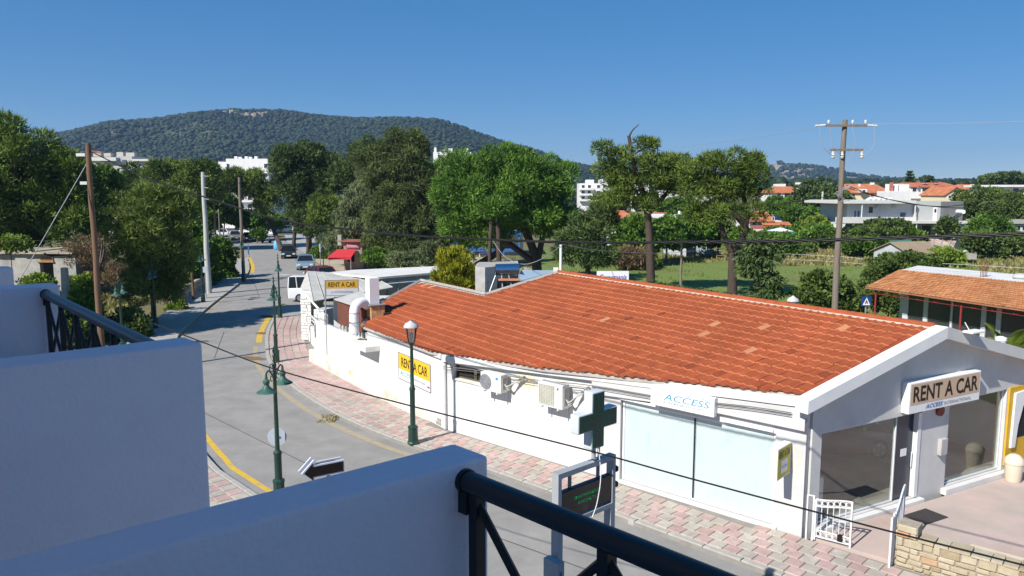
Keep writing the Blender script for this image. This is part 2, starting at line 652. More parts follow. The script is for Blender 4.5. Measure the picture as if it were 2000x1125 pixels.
# muddy patches by the drain
M_MUD = mat('silt_patch', (0.2, 0.13, 0.07), 0.95, 0.3, 3)
for cx, cy, rx, ry in ((497, 700, 0.9, 0.35), (512, 651, 0.5, 0.35)):
    c = G(cx, cy)
    m_ = MB()
    pts = []
    for k in range(16):
        a = k * math.pi / 8
        q = 0.75 + 0.35 * random.random()
        e = Vector((0.5, 0.87, 0)) * math.sin(a) * ry * q + Vector((0.87, -0.5, 0)) * math.cos(a) * rx * q
        pts.append((c.x + e.x, c.y + e.y, 0.009))
    m_.add(pts, [tuple(range(16))])
    m_.build('silt_patch', M_MUD, road)

# ---- right-hand pavement with its pink and grey pavers
A0 = Vector((6.84, 17.03, 0))            # street corner of the rental office
B0 = Vector((-2.33, 25.33, 0))           # where its long wall bends
W_DIR = Vector((-0.7414, 0.6711, 0))
inner = [A0 - W_DIR * 26, A0, B0, Vector((-9.25, 36.4, 0)), Vector((-10.3, 38.7, 0)), Vector((-11.2, 41.4, 0)), Vector((-12.6, 47.5, 0)), Vector((-13.2, 52.5, 0)), Vector((-14.8, 55, 0))]
ko = [p for p in kerb_r_s if p.y < 54]
pp = [(p.x, p.y) for p in ko] + [(p.x, p.y) for p in reversed(inner)]
def inside(x, y, poly):
    c = False
    j = len(poly) - 1
    for i in range(len(poly)):
        xi, yi = poly[i]
        xj, yj = poly[j]
        if (yi > y) != (yj > y) and x < (xj - xi) * (y - yi) / (yj - yi) + xi:
            c = not c
        j = i
    return c
mb = MB()
mb.prism(pp, -0.03, 0.095)
pavement = struct(mb, 'pavement', M_SLAB)
PAV = 0.12
pin_stops = [(0.0, (0.42, 0.375, 0.32)), (0.45, (0.51, 0.46, 0.395)), (0.55, (0.47, 0.335, 0.30)), (1.0, (0.55, 0.405, 0.37))]
M_PAVER = tintmat('paver_concrete', pin_stops, 0.92, 0.15, 0.35, 40)
def paver_mesh(t, s=0.356, s2=0.356):
    m_ = MB()
    h = s / 2
    g = s2 / 2
    e = 0.012
    m_.add([(-h, -g, 0), (h, -g, 0), (h, g, 0), (-h, g, 0), (-h + e, -g + e, 0.03), (h - e, -g + e, 0.03), (h - e, g - e, 0.03), (-h + e, g - e, 0.03)],
           [(4, 5, 6, 7), (0, 1, 5, 4), (1, 2, 6, 5), (2, 3, 7, 6), (3, 0, 4, 7)], t)
    me = m_.mesh('paver')
    me.materials.append(M_PAVER)
    return me
grey_v = [paver_mesh(t) for t in (0.08, 0.18, 0.26, 0.34, 0.42)]
pink_v = [paver_mesh(t) for t in (0.58, 0.68, 0.76, 0.84, 0.93)]
def offset_curve(line, d):
    out = []
    for i, p in enumerate(line):
        t = (line[min(i + 1, len(line) - 1)] - line[max(i - 1, 0)]).normalized()
        out.append(p + Vector((t.y, -t.x, 0)) * d)
    return out
cells = []
for r in range(20):
    oc = offset_curve(ko, 0.2 + 0.2 + 0.368 * r)
    ln = resample(oc, 0.184)
    ln = ln[(r % 2)::2]
    for i, p in enumerate(ln[:-1]):
        if p.y < 7.5 or not inside(p.x, p.y, pp):
            continue
        d = ln[i + 1] - p
        c = p
        a = math.atan2(d.y, d.x)
        q = Vector((math.sin(a), -math.cos(a), 0)) * 0.17
        if not (inside(c.x + q.x, c.y + q.y, pp)):
            continue
        far = c.y > 30
        pink = ((i + r // 2) % 2 == 0)
        if far or random.random() < 0.12:
            pink = random.random() < (0.85 if far else 0.5)
        cells.append((c.x, c.y, a, pink))
cells.sort(key=lambda c: (c[0] ** 2 + c[1] ** 2) if c[1] > 13.5 else 1e9)
for k, (x, y, a, pink) in enumerate(cells[:300]):
    o = bpy.data.objects.new('paver', random.choice(pink_v if pink else grey_v))
    link(o, pavement)
    o.location = (x, y, 0.092 + random.uniform(-0.003, 0.003))
    o.rotation_euler = (random.uniform(-0.006, 0.006), random.uniform(-0.006, 0.006), a)
mb = MB()
for x, y, a, pink in cells[300:]:
    t = random.uniform(0.58, 0.95) if pink else random.uniform(0.05, 0.42)
    z = 0.092 + random.uniform(-0.003, 0.003)
    ca, sa = math.cos(a), math.sin(a)
    h, e = 0.178, 0.012
    vs_ = [(x + ca * u - sa * v, y + sa * u + ca * v, z + w) for u, v, w in
           [(-h, -h, 0), (h, -h, 0), (h, h, 0), (-h, h, 0), (-h + e, -h + e, 0.03), (h - e, -h + e, 0.03), (h - e, h - e, 0.03), (-h + e, h - e, 0.03)]]
    mb.add(vs_, [(4, 5, 6, 7), (0, 1, 5, 4), (1, 2, 6, 5), (2, 3, 7, 6), (3, 0, 4, 7)], t)
o = mb.build('pavers', M_PAVER, pavement, fix=False)
o['kind'] = 'stuff'
# ribbed grey paving at the dropped kerb
mb = MB()
for k in range(16):
    t = k / 15
    a = Vector((-16.3, 51.2, 0)) * (1 - t) + Vector((-13.4, 50.2, 0)) * t
    mb.frame((a.x, a.y, 0.1), (0.95, -0.3, 0), (0.3, 0.95, 0), Z, (-0.09, -1.6, 0), (0.09, 1.9, 0.03))
mb.build('ribbed_paving', M_CONC, pavement)
# kerb stones
def kerb_mesh(L):
    m_ = MB()
    m_.frame((0, 0, 0), (1, 0, 0), (0, 1, 0), Z, (-L / 2, -0.085, -0.1), (L / 2, 0.085, 0.13))
    me = m_.mesh('kerb_stone', bevel=0.012, seg=1)
    me.materials.append(M_KERB)
    return me
km = kerb_mesh(0.93)
kk = resample(offset_curve(kerb_r_s, 0.09), 0.95)
for p, q in zip(kk, kk[1:]):
    c = (p + q) / 2
    if c.y < 8 or c.y > 50.5:
        continue
    o = bpy.data.objects.new('kerb_stone', km)
    link(o, pavement)
    o.location = (c.x, c.y, random.uniform(-0.012, 0.008))
    o.rotation_euler = (0, random.uniform(-.006, .006), math.atan2((q - p).y, (q - p).x) + random.uniform(-.012, .012))
# dry grass in the gutter
# ---- left-hand pavement
lw = [p for p in kerb_l_s if 36 < p.y < 96]
lp = [(p.x, p.y) for p in lw] + [(p.x, p.y) for p in reversed(offset_curve(lw, -2.3))]
mb = MB()
mb.prism(lp, -0.03, 0.125)
pavement_l = struct(mb, 'pavement_left', M_CONC)
kk = resample(offset_curve(lw, 0.09), 0.95)
for p, q in zip(kk, kk[1:]):
    c = (p + q) / 2
    o = bpy.data.objects.new('kerb_stone', km)
    link(o, pavement_l)
    o.location = (c.x, c.y, random.uniform(0.0, 0.012))
    o.rotation_euler = (0, 0, math.atan2((q - p).y, (q - p).x) + random.uniform(-.01, .01))
# pavement in front of the hotel
hp = [(p.x, p.y) for p in kerb_l_s if p.y < 30]
hp = hp + [(-16, 30), (-20, 20), (-10, 4), (10, -16), (20, -22)]
mb = MB()
mb.prism(hp, -0.03, 0.10)
pv = struct(mb, 'pavement_hotel', M_SLAB)
mb = MB()
lh = [p for p in kerb_l_s if 12 < p.y < 27]
for r in range(6):
    ln = resample(offset_curve(lh, -(0.4 + 0.408 * r)), 0.204)[(r % 2)::2]
    for i, p in enumerate(ln[:-1]):
        d = ln[i + 1] - p
        a = math.atan2(d.y, d.x)
        t = random.uniform(0.58, 0.95) if (i + r) % 2 else random.uniform(0.05, 0.42)
        ca, sa = math.cos(a), math.sin(a)
        vs_ = [(p.x + ca * u - sa * v, p.y + sa * u + ca * v, 0.096 + w) for u, v, w in [(-.197, -.197, 0), (.197, -.197, 0), (.197, .197, 0), (-.197, .197, 0), (-.185, -.185, .03), (.185, -.185, .03), (.185, .185, .03), (-.185, .185, .03)]]
        mb.add(vs_, [(4, 5, 6, 7), (0, 1, 5, 4), (1, 2, 6, 5), (2, 3, 7, 6), (3, 0, 4, 7)], t)
o = mb.build('pavers', M_PAVER, pv, fix=False)
o['kind'] = 'stuff'
kk = resample(offset_curve(lh, -0.09), 0.95)
for p, q in zip(kk, kk[1:]):
    o = bpy.data.objects.new('kerb_stone', km)
    link(o, pv)
    o.location = ((p.x + q.x) / 2, (p.y + q.y) / 2, 0)
    o.rotation_euler = (0, 0, math.atan2((q - p).y, (q - p).x))

# ---- the green field behind the office
mb = MB()
fx = [3, 12, 22, 34, 46, 58, 70, 82]
fy = [40, 50, 60, 70, 80, 90, 100, 111]
vs_ = [(x, y, 0.0) for y in fy for x in fx]
mb.add(vs_, [(j * 8 + i, j * 8 + i + 1, (j + 1) * 8 + i + 1, (j + 1) * 8 + i) for j in range(7) for i in range(7)])
struct(mb, 'field', M_FIELD, fix=False)

def grass(name, label, regions, m, seed):
    r = np.random.default_rng(seed)
    Vs, Ts = [], []
    for (x0, x1, y0, y1, n, h0, h1, t0, t1) in regions:
        x = r.uniform(x0, x1, n)
        y = r.uniform(y0, y1, n)
        cl = np.sin(x * 0.9 + 1.3 * np.sin(y * 0.37)) * np.sin(y * 0.6 + x * 0.21)
        keep = r.random(n) < 0.55 + 0.45 * cl
        x, y, cl = x[keep], y[keep], cl[keep]
        n = len(x)
        a = r.uniform(0, 6.283, n)
        h = r.uniform(h0, h1, n) * (0.75 + 0.35 * cl)
        w = h * 0.35 + 0.03
        lean = h * 0.5
        b = r.uniform(0, 6.283, n)
        zz = np.array([rise(float(i), float(j)) for i, j in zip(x, y)]) - 0.03
        p0 = np.stack([x - np.cos(a) * w, y - np.sin(a) * w, zz], 1)
        p1 = np.stack([x + np.cos(a) * w, y + np.sin(a) * w, zz], 1)
        p2 = np.stack([x + np.cos(b) * lean, y + np.sin(b) * lean, zz + h], 1)
        Vs.append(np.stack([p0, p1, p2], 1).reshape(-1, 3))
        Ts.append(np.repeat(np.clip(r.uniform(t0, t1, n), 0, 1), 3))
    V = np.concatenate(Vs)
    o = bulk(name, V, np.arange(len(V)).reshape(-1, 3), m, None, np.concatenate(Ts))
    tag(o, label, 'grass', kind='stuff')
M_GRASS = leafmat('grass_blades', (0.10, 0.17, 0.022), (0.36, 0.29, 0.13), 0.3)
grass('field_grass', 'green and straw coloured grass of the field behind the tiled roof', [
    (4, 78, 44, 110, 52000, 0.06, 0.2, 0.0, 0.45),
    (27, 48, 84, 108, 16000, 0.3, 0.85, 0.5, 1.0),
    (48, 80, 72, 98, 15000, 0.25, 0.7, 0.3, 1.0),
    (8, 30, 88, 104, 9000, 0.2, 0.6, 0.35, 0.9),
    (22, 55, 42, 62, 7000, 0.15, 0.45, 0.1, 0.7)], M_GRASS, 3)
grass('yard_grass', 'dry grass of the waste ground beside the left pavement', [
    (-36, -23.6, 38, 50, 5000, 0.2, 0.7, 0.35, 1.0),
    (-36, -27.2, 50, 62, 4000, 0.2, 0.7, 0.35, 1.0),
    (-50, -36, 62, 90, 4000, 0.2, 0.6, 0.2, 0.8)], M_GRASS, 4)
grass('verge_grass', 'thin grass under the trees beside the kiosk', [
    (-17, 2, 74, 96, 5000, 0.08, 0.3, 0.0, 0.8)], M_GRASS, 5)
grass('gutter_grass', 'tuft of dry straw growing in the gutter beside the kerb', [
    (-7.0, -6.35, 26.3, 27.3, 260, 0.06, 0.2, 0.6, 1.0)], M_GRASS, 6)

# ---- hills with their woods
def ridge_world(sil, D):
    return [((px - 1000.0) / FPX * D, CAM_H + (375 - py) * D / FPX) for px, py in sil]
def hill(name, sil, D, y0, y1, m, tree_h, nx=90, ny=26, seed=1):
    rw = ridge_world(sil, D)
    x0, x1 = rw[0][0], rw[-1][0]
    r = np.random.default_rng(seed)
    ph = r.uniform(0, 6.28, 8)
    def zz(x, y):
        b = interp(rw, x) - tree_h
        if y <= D:
            t = (y - y0) / (D - y0)
            g = 0.72 * smooth01(t) + 0.28 * t ** 3 if t > 0 else 0
        else:
            g = 1 - 0.8 * smooth01((y - D) / (y1 - D))
        n = math.sin(x * 0.013 + ph[0]) * math.sin(y * 0.017 + ph[1]) * 9 + math.sin(x * 0.041 + ph[2] + y * 0.02) * 4 + math.sin(x * 0.09 + ph[3]) * math.sin(y * 0.07 + ph[4]) * 2
        edge = smooth01((x - x0) / 120) * smooth01((x1 - x) / 60)
        k = max(0.0, min(1.0, t * 6 if y <= D else 1))
        fade = 1 - 0.85 * math.exp(-((y - D) / 70.0) ** 2)
        return max(-2, b * g + n * k * fade * edge * 0.8)
    xs = np.linspace(x0, x1, nx)
    ys = np.concatenate([np.linspace(y0, D, ny), np.linspace(D, y1, 8)[1:]])
    m_ = MB()
    m_.add([(x, y, zz(x, y)) for y in ys for x in xs], [(j * nx + i, j * nx + i + 1, (j + 1) * nx + i + 1, (j + 1) * nx + i) for j in range(len(ys) - 1) for i in range(nx - 1)])
    o = struct(m_, name, m, fix=False)
    for p_ in o.data.polygons:
        p_.use_smooth = True
    return zz
def blob_wood(name, label, pts, sizes, m, seed, tall=1.0):
    """tree crowns of a far wood, each an uneven many-sided dome"""
    r = np.random.default_rng(seed)
    n = len(pts)
    pts = np.asarray(pts, float)
    sizes = np.asarray(sizes, float)
    rings = [(0.0, 0.5), (0.4, 1.0), (0.95, 0.6)]
    K = 6
    V = np.zeros((n, len(rings) * K + 1, 3))
    for j, (h, rr) in enumerate(rings):
        for k in range(K):
            a = 6.283 * (k + 0.5 * j) / K + r.uniform(-0.25, 0.25, n)
            q = sizes * rr * r.uniform(0.55, 1.3, n)
            V[:, j * K + k, 0] = pts[:, 0] + np.cos(a) * q
            V[:, j * K + k, 1] = pts[:, 1] + np.sin(a) * q
            V[:, j * K + k, 2] = pts[:, 2] + sizes * tall * (h * 1.4 + r.uniform(-0.22, 0.22, n)) + sizes * 0.25
    V[:, -1] = pts + np.stack([r.uniform(-.3, .3, n) * sizes, r.uniform(-.3, .3, n) * sizes, sizes * tall * r.uniform(1.25, 1.6, n)], 1)
    f = []
    for j in range(len(rings) - 1):
        for k in range(K):
            a, b, c, d = j * K + k, j * K + (k + 1) % K, (j + 1) * K + (k + 1) % K, (j + 1) * K + k
            f += [(a, b, d), (b, c, d)]
    t = len(rings) * K
    f += [((len(rings) - 1) * K + k, (len(rings) - 1) * K + (k + 1) % K, t) for k in range(K)]
    f = np.array(f)
    F = (f[None] + (np.arange(n) * (t + 1))[:, None, None]).reshape(-1, 3)
    lf = 0.28 * np.sin(pts[:, 0] * 0.021 + 1.7 * np.sin(pts[:, 1] * 0.013)) * np.sin(pts[:, 1] * 0.017 + 0.6)
    tint = np.clip(np.repeat(r.uniform(0, 0.9, n) + lf, t + 1) + r.uniform(-0.2, 0.2, n * (t + 1)), 0, 1)
    o = bulk(name, V.reshape(-1, 3), F, m, None, tint)
    return tag(o, label, 'wood', kind='stuff')
M_HILL = mat('hill_scrub', (0.05, 0.06, 0.028), 0.95, 0.25, 0.02, 0, 1, rgb2=(0.10, 0.095, 0.055), detail=10)
M_WOOD = leafmat('far_wood_leaves', (0.010, 0.022, 0.012), (0.036, 0.056, 0.024), 0.0)
sil1 = [(-260, 345), (-100, 318), (20, 284), (115, 265), (200, 248), (300, 232), (400, 219), (480, 213), (560, 217), (640, 228), (700, 232), (800, 231), (860, 232), (900, 244), (960, 267), (1050, 294), (1100, 313), (1160, 326), (1230, 342), (1330, 366), (1420, 385)]
D1 = 1250
hz = hill('hill', sil1, D1, 560, 1900, M_HILL, 6.0, 110, 30, 5)
r_ = np.random.default_rng(21)
pts, sizes = [], []
rw = ridge_world(sil1, D1)
while len(pts) < 52000:
    y = 570 + 720 * r_.random() ** 0.8
    x = r_.uniform(rw[0][0] * y / D1 * 0.9 - 20, rw[-1][0])
    if interp(rw, x) < 3:
        continue
    if -1 < (x - (-445)) / 50 < 1.3 and D1 - 75 < y < D1 - 25 and math.sin(x * 0.11) + math.sin(x * 0.047 + 2) > -0.35:
        continue
    if r_.random() < 0.04 + 0.22 * (math.sin(x * 0.031 + 2 * math.sin(y * 0.011)) * math.sin(y * 0.019 + x * 0.006) > 0.62):
        continue
    pts.append((x, y, hz(x, y) - 0.8))
    sizes.append((1.3 + 3.3 * r_.random() ** 2.2) * (1.1 if y > D1 - 40 else 1))
blob_wood('hill_forest', 'dark pine forest covering the long hill', pts, sizes, M_WOOD, 8, 0.75)
# rock faces just under the crest
M_ROCK = mat('pale_cliff', (0.27, 0.22, 0.155), 0.95, 0.3, 0.15, 0, 1, rgb2=(0.34, 0.29, 0.21))
mb = MB()
for k in range(20):
    x = -445 + r_.uniform(-58, 66)
    y = D1 - r_.uniform(38, 62)
    z = hz(x, y)
    w, h = r_.uniform(2, 5.5), r_.uniform(2, 6)
    vv = []
    for j in range(7):
        a = 6.283 * j / 7
        vv.append((x + math.cos(a) * w * r_.uniform(.7, 1.2), y + math.sin(a) * 5 * r_.uniform(.7, 1.2)))
    mb.prism(vv, z - 4, lambda a_, b_, q=z + h: q + r_.uniform(-1, 1))
o = struct(mb, 'cliff', M_ROCK, kind='structure')
sil2 = [(1250, 372), (1340, 352), (1420, 336), (1480, 318), (1515, 319), (1560, 327), (1620, 338), (1660, 347), (1700, 354), (1735, 357), (1750, 351), (1775, 357), (1800, 368), (1850, 380)]
D2 = 1900
hz2 = hill('hill_right', sil2, D2, 1250, 2500, mat('hill_scrub_pale', (0.12, 0.12, 0.065), 0.95, 0.25, 0.012, 0, 1, rgb2=(0.33, 0.28, 0.2), detail=10), 4.0, 60, 20, 9)
pts, sizes = [], []
rw = ridge_world(sil2, D2)
while len(pts) < 3600:
    y = r_.uniform(1270, 1930)
    x = r_.uniform(rw[0][0] * 0.75, rw[-1][0])
    if interp(rw, x) < 4 or x / y * FPX + 1000 < 1200:
        continue
    if 600 < x < 700 and y > 1740 and r_.random() < 0.8:
        continue
    pts.append((x, y, hz2(x, y) - 1))
    sizes.append(r_.uniform(3.5, 7.5))
blob_wood('far_forest', 'hazy wood on the low hill behind the right-hand houses', pts, sizes, M_WOOD, 9)
# the wooded flat land between the town and the hill
pts, sizes = [], []
while len(pts) < 5200:
    y = 190 + 420 * r_.random()
    px = r_.uniform(-150, 2100)
    x = (px - 1000) / FPX * y
    if px > 1280 and y < 330:
        continue
    s = r_.uniform(1.8, 3.4)
    pts.append((x, y, rise(x, y) - 0.6))
    sizes.append(s)
blob_wood('lowland_wood', 'low green trees on the flat land before the hills', pts, sizes, M_WOOD, 10)
# ================================================================== THE RENTAL OFFICE
R_DIR = Vector((-0.553, 0.833, 0)).normalized()
R_N = Vector((-R_DIR.y, R_DIR.x, 0))           # from the ridge down to the street side
R_P = Vector((10.85, 19.18, 0))
RZ, RS = 4.75, 0.258
def roofz(x, y):
    d = (Vector((x, y, 0)) - R_P).dot(R_N)
    return RZ - RS * abs(d)
def rpos(a, d):
    p = R_P + R_DIR * a + R_N * d
    return p
F_DIR = Vector((0.8816, 0.4720, 0)).normalized()
F_N = Vector((F_DIR.y, -F_DIR.x, 0))
W_N = Vector((-W_DIR.y, W_DIR.x, 0))
W_N = W_N if W_N.y < 0 else -W_N
B_N = R_N                                        # outward side of the second, bent wall
def on_plane(px, py, o, u):
    d = ray(px, py)
    det = -d.x * u.y + d.y * u.x
    t = (-o.x * u.y + o.y * u.x) / det
    s = (d.x * o.y - d.y * o.x) / det
    s = (Vector((d.x * t, d.y * t, 0)) - Vector((o.x, o.y, 0))).dot(u)
    return s, CAM_H + d.z * t
def wall_cells(m_, o, u, nrm, s0, s1, th, zb, zt, holes):
    """solid wall of thickness th behind the line o + u s, with rectangular holes (s0, s1, z0, z1)"""
    br = sorted({s0, s1, *[h[0] for h in holes], *[h[1] for h in holes]})
    br = [b for b in br if s0 - 1e-6 <= b <= s1 + 1e-6]
    o = Vector((o.x, o.y, 0))
    for a, b in zip(br, br[1:]):
        hs = sorted([(h[2], h[3]) for h in holes if h[0] <= a + 1e-6 and h[1] >= b - 1e-6])
        z = zb
        segs = []
        for h0, h1 in hs:
            if h0 > z:
                segs.append((z, h0))
            z = h1
        segs.append((z, None))
        for q0, q1 in segs:
            ta = zt(a) if q1 is None else q1
            tb = zt(b) if q1 is None else q1
            vs = []
            for dpt in (0, -th):
                for s_, zz_ in ((a, q0), (b, q0), (b, tb), (a, ta)):
                    p = o + u * s_ + nrm * dpt
                    vs.append((p.x, p.y, zz_))
            m_.add(vs, [(0, 1, 2, 3), (7, 6, 5, 4), (0, 4, 5, 1), (1, 5, 6, 2), (2, 6, 7, 3), (3, 7, 4, 0)])
    return m_
M_WHITE = mat('white_plaster', (0.68, 0.67, 0.645), 0.9, 0.05, 1.5, 0.35, 25, stain=(0.52, 0.47, 0.39), stain_scale=1.1, stain_amt=0.6, stretch=(1.2, 1.2, 0.4))
M_GREY = mat('grey_plaster', (0.57, 0.56, 0.55), 0.9, 0.07, 1.2, 0.25, 25, stain=(0.47, 0.46, 0.45), stain_scale=0.7, stain_amt=0.5)
M_PLINTH = mat('stained_plinth', (0.66, 0.63, 0.56), 0.9, 0.08, 1.5, 0.3, 20, stain=(0.50, 0.37, 0.20), stain_scale=1.7, stain_amt=0.9)
M_TRIM = mat('white_trim', (0.78, 0.78, 0.77), 0.6, 0.04, 2)
M_ALU = mat('white_aluminium', (0.72, 0.73, 0.73), 0.35, 0.03, 3, spec=0.5)
M_DARK = mat('dark_void', (0.02, 0.02, 0.022), 0.9)
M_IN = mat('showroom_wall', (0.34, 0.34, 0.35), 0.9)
M_FLOOR = mat('showroom_floor', (0.40, 0.36, 0.32), 0.4, 0.12, 2)
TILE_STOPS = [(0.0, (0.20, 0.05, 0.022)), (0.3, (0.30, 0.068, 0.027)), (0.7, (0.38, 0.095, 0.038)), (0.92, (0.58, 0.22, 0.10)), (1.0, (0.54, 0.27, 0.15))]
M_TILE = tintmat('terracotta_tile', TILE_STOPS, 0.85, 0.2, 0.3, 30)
office = thing('rental_office', 'long low white and grey rental office with terracotta tile roof', 'building', A0)
top1 = lambda s: roofz(*(A0 + W_DIR * s).to_2d()) - 0.13
m_ = MB()
wall_cells(m_, A0, W_DIR, W_N, 0.0, 6.05, 0.2, 0.0, top1, [(0.72, 5.15, 0.16, 2.47)])
wg = m_.build('wall', M_GREY, office)
m_ = MB()
wall_cells(m_, A0, W_DIR, W_N, 6.05, 12.37, 0.2, 0.0, top1, [(10.39, 11.88, 1.99, 2.46)])
wwh = m_.build('wall', M_WHITE, office)
# second wall, running on beside the ridge direction
B_L = 12.95
b_end = B0 + R_DIR * B_L
topb = lambda s: (roofz(*(B0 + R_DIR * s).to_2d()) - 0.13) if s <= 6.6 + 1e-6 else 2.28
m_ = MB()
wall_cells(m_, B0, R_DIR, B_N, 0.0, 6.6, 0.2, 0.0, topb, [])
m_.build('wall', M_WHITE, office)
m_ = MB()
wall_cells(m_, B0, R_DIR, B_N, 6.601, B_L, 0.2, 0.0, lambda s: 2.05, [])
m_.build('wall', M_WHITE, office)
m_ = MB()
pl = [B0 + R_DIR * 1.0 + B_N * 0.002, B0 + R_DIR * 2.4 + B_N * 0.22, B0 + R_DIR * 5 + B_N * 0.34, B0 + R_DIR * (B_L - 0.1) + B_N * 0.42, B0 + R_DIR * (B_L - 0.1) + B_N * 0.002]
m_.prism([(p.x, p.y) for p in pl], 0.0, lambda x, y: 0.30 + 0.40 * smooth01((Vector((x, y, 0)) - B0).dot(R_DIR) / 5.5))
m_.build('plinth', M_PLINTH, office, bevel=0.03)
# lintel band over the shop window, under-eave mortar band
def under_eave(o, u, nrm, s0, s1, zt, h, out, m, name):
    q = MB()
    vs = []
    for dpt in (0.002, out):
        for s_ in (s0, s1):
            p = o + u * s_ + nrm * dpt
            vs += [(p.x, p.y, zt(s_) - h), (p.x, p.y, zt(s_))]
    q.add(vs, [(0, 1, 3, 2), (4, 6, 7, 5), (0, 2, 6, 4), (1, 5, 7, 3), (0, 4, 5, 1), (2, 3, 7, 6)])
    return q.build(name, m, office, bevel=0.01, seg=1)
q = MB()
q.frame(A0, W_DIR, W_N, Z, (0.0, 0.002, 2.72), (6.05, 0.14, 3.02))
q.build('lintel', M_GREY, office)
under_eave(A0, W_DIR, W_N, 0.0, 6.05, lambda s: top1(s) - 0.20, 0.36, 0.13, M_GREY, 'lintel_face')
under_eave(A0, W_DIR, W_N, 0.05, 12.3, lambda s: top1(s) + 0.05, 0.22, 0.17, M_WHITE, 'eave_mortar')
under_eave(B0, R_DIR, B_N, 0.0, 6.6, lambda s: topb(s) + 0.05, 0.16, 0.12, M_GREY, 'eave_mortar')
# facade with the gable
topf = lambda s: roofz(*(A0 + F_DIR * s).to_2d()) - 0.12
holes = [(0.53, 4.27, 0.26, 2.56), (5.45, 8.1, 0.32, 2.68), (8.32, 9.35, 0.45, 2.6)]
s_pk = (R_P - A0).dot(F_DIR)
m_ = MB()
wall_cells(m_, A0 + F_DIR * 0.2, F_DIR, F_N, 0.001, s_pk - 0.2, 0.2, 0.0, lambda s: topf(s + 0.2), [(a - .2, b - .2, c, d) for a, b, c, d in holes])
wall_cells(m_, A0, F_DIR, F_N, s_pk, 9.7, 0.2, 0.0, topf, holes)
m_.build('wall', M_GREY, office)
# floor, inner walls and back walls
c0 = A0 + F_DIR * 9.7
back = [A0 - F_N * 9.0, c0 - F_N * 9.0]
m_ = MB()
fl = [A0 + F_DIR * 0.15 - F_N * 0.1 - W_N * 0.15, c0 - F_N * 0.15, c0 - F_N * 9 + F_DIR * 0.0, A0 + W_DIR * 6.0 - W_N * 0.3]
m_.prism([(p.x, p.y) for p in fl], 0.1, 0.24)
m_.build('showroom_floor', M_FLOOR, office)
m_ = MB()
q1 = A0 + W_DIR * 6.2 - W_N * 0.25
q2 = c0 - F_N * 9
d_ = (q2 - q1).normalized()
wall_cells(m_, q1, d_, Vector((d_.y, -d_.x, 0)), 0, (q2 - q1).length, 0.15, 0.1, lambda s: roofz(*(q1 + d_ * s).to_2d()) - 0.2, [])
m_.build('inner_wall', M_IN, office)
m_ = MB()
wall_cells(m_, c0 + F_N * 0.002, (q2 - c0).normalized(), F_DIR, 0.0, (q2 - c0).length + 7, 0.2, 0.0, lambda s: roofz(*(c0 + (q2 - c0).normalized() * s).to_2d()) - 0.14, [])
m_.build('wall', M_WHITE, office)
# rear walls under the roof edges
def rear(a, b, zf):
    q = MB()
    d = (b - a).normalized()
    wall_cells(q, a, d, Vector((d.y, -d.x, 0)), 0, (b - a).length, 0.2, 0.0, lambda s: zf(a + d * s), [])
    q.build('wall', M_WHITE, office)
zr_ = lambda p: roofz(p.x, p.y) - 0.14
rear(rpos(15.8, -4.5), rpos(15.8, 0), zr_)
rear(rpos(15.8, 0.02), rpos(16.5, 3.3), zr_)
rear(rpos(16.6, 3.35), rpos(22.5, 3.35), zr_)
# roof decks and outline
roof_poly = [(0.0, 0.0), (15.92, 0.0), (16.70, 3.2), (22.77, 3.19), (21.4, 6.0), (18.95, 7.78), (13.0, 7.78), (7.94, 6.72), (4.36, 5.72), (0.78, 4.68), (0.45, 4.64)]
m_ = MB()
m_.prism([tuple(rpos(a, d).to_2d()) for a, d in roof_poly], lambda x, y: roofz(x, y) - 0.115, lambda x, y: roofz(x, y) - 0.012)
roof = m_.build('roof', mat('roof_deck', (0.42, 0.38, 0.34), 0.9, 0.15, 2), office)
m_ = MB()
rb = [(0.0, -0.001), (15.92, -0.001), (15.92, -5.3), (-0.5, -5.3)]
m_.prism([tuple(rpos(a, d).to_2d()) for a, d in rb], lambda x, y: roofz(x, y) - 0.115, lambda x, y: roofz(x, y) - 0.012)
m_.build('roof_back', mat('roof_deck', (0.42, 0.38, 0.34)), office)
# tiles
def tile_verts():
    prof = [(-0.122, 0.004), (-0.035, 0.0), (-0.005, 0.02), (0.045, 0.036), (0.095, 0.02), (0.122, 0.005)]
    v, f = [], []
    for x, z in prof:
        v.append((x, -0.20, z - 0.002))
    for x, z in prof:
        v.append((x, 0.20, z + 0.034))
    for x, z in prof:
        v.append((x, 0.20, max(0.0, z - 0.014)))
    for x, z in prof:
        v.append((x, 0.20, z + 0.034))
    n = len(prof)
    for i in range(n - 1):
        f.append((i, i + 1, n + i + 1, n + i))
        f.append((3 * n + i, 3 * n + i + 1, 2 * n + i + 1, 2 * n + i))
    return v, f
TV, TF = tile_verts()
CRS, TW = 0.375, 0.25
slope_a = math.atan(RS)
def tile_xf(a, d, side=1):
    """world matrix of a tile whose middle is at (a, d): local x along the ridge, y downhill"""
    dn = (R_N * side * math.cos(slope_a) - Z * math.sin(slope_a))
    up = (R_N * side * math.sin(slope_a) + Z * math.cos(slope_a))
    p = rpos(a, d)
    p.z = roofz(p.x, p.y)
    x = dn.cross(up)
    return Matrix(((x.x, dn.x, up.x, p.x), (x.y, dn.y, up.y, p.y), (x.z, dn.z, up.z, p.z), (0, 0, 0, 1)))
tiles = []
edge_tiles = []
row = 0
d = 0.17
while d < 7.8:
    a = -0.05
    while a < 23:
        cs = [inside(a + i, max(0.02, d + j), roof_poly) for i in (-0.12, 0.12) for j in (-0.19, 0.19)]
        if any(cs):
            w = tile_xf(a, d)
            (tiles if all(cs) else edge_tiles).append((w, (w.translation - Vector((0, 0, CAM_H))).length))
        a += TW
    d += CRS
    row += 1
tiles.sort(key=lambda t: t[1])
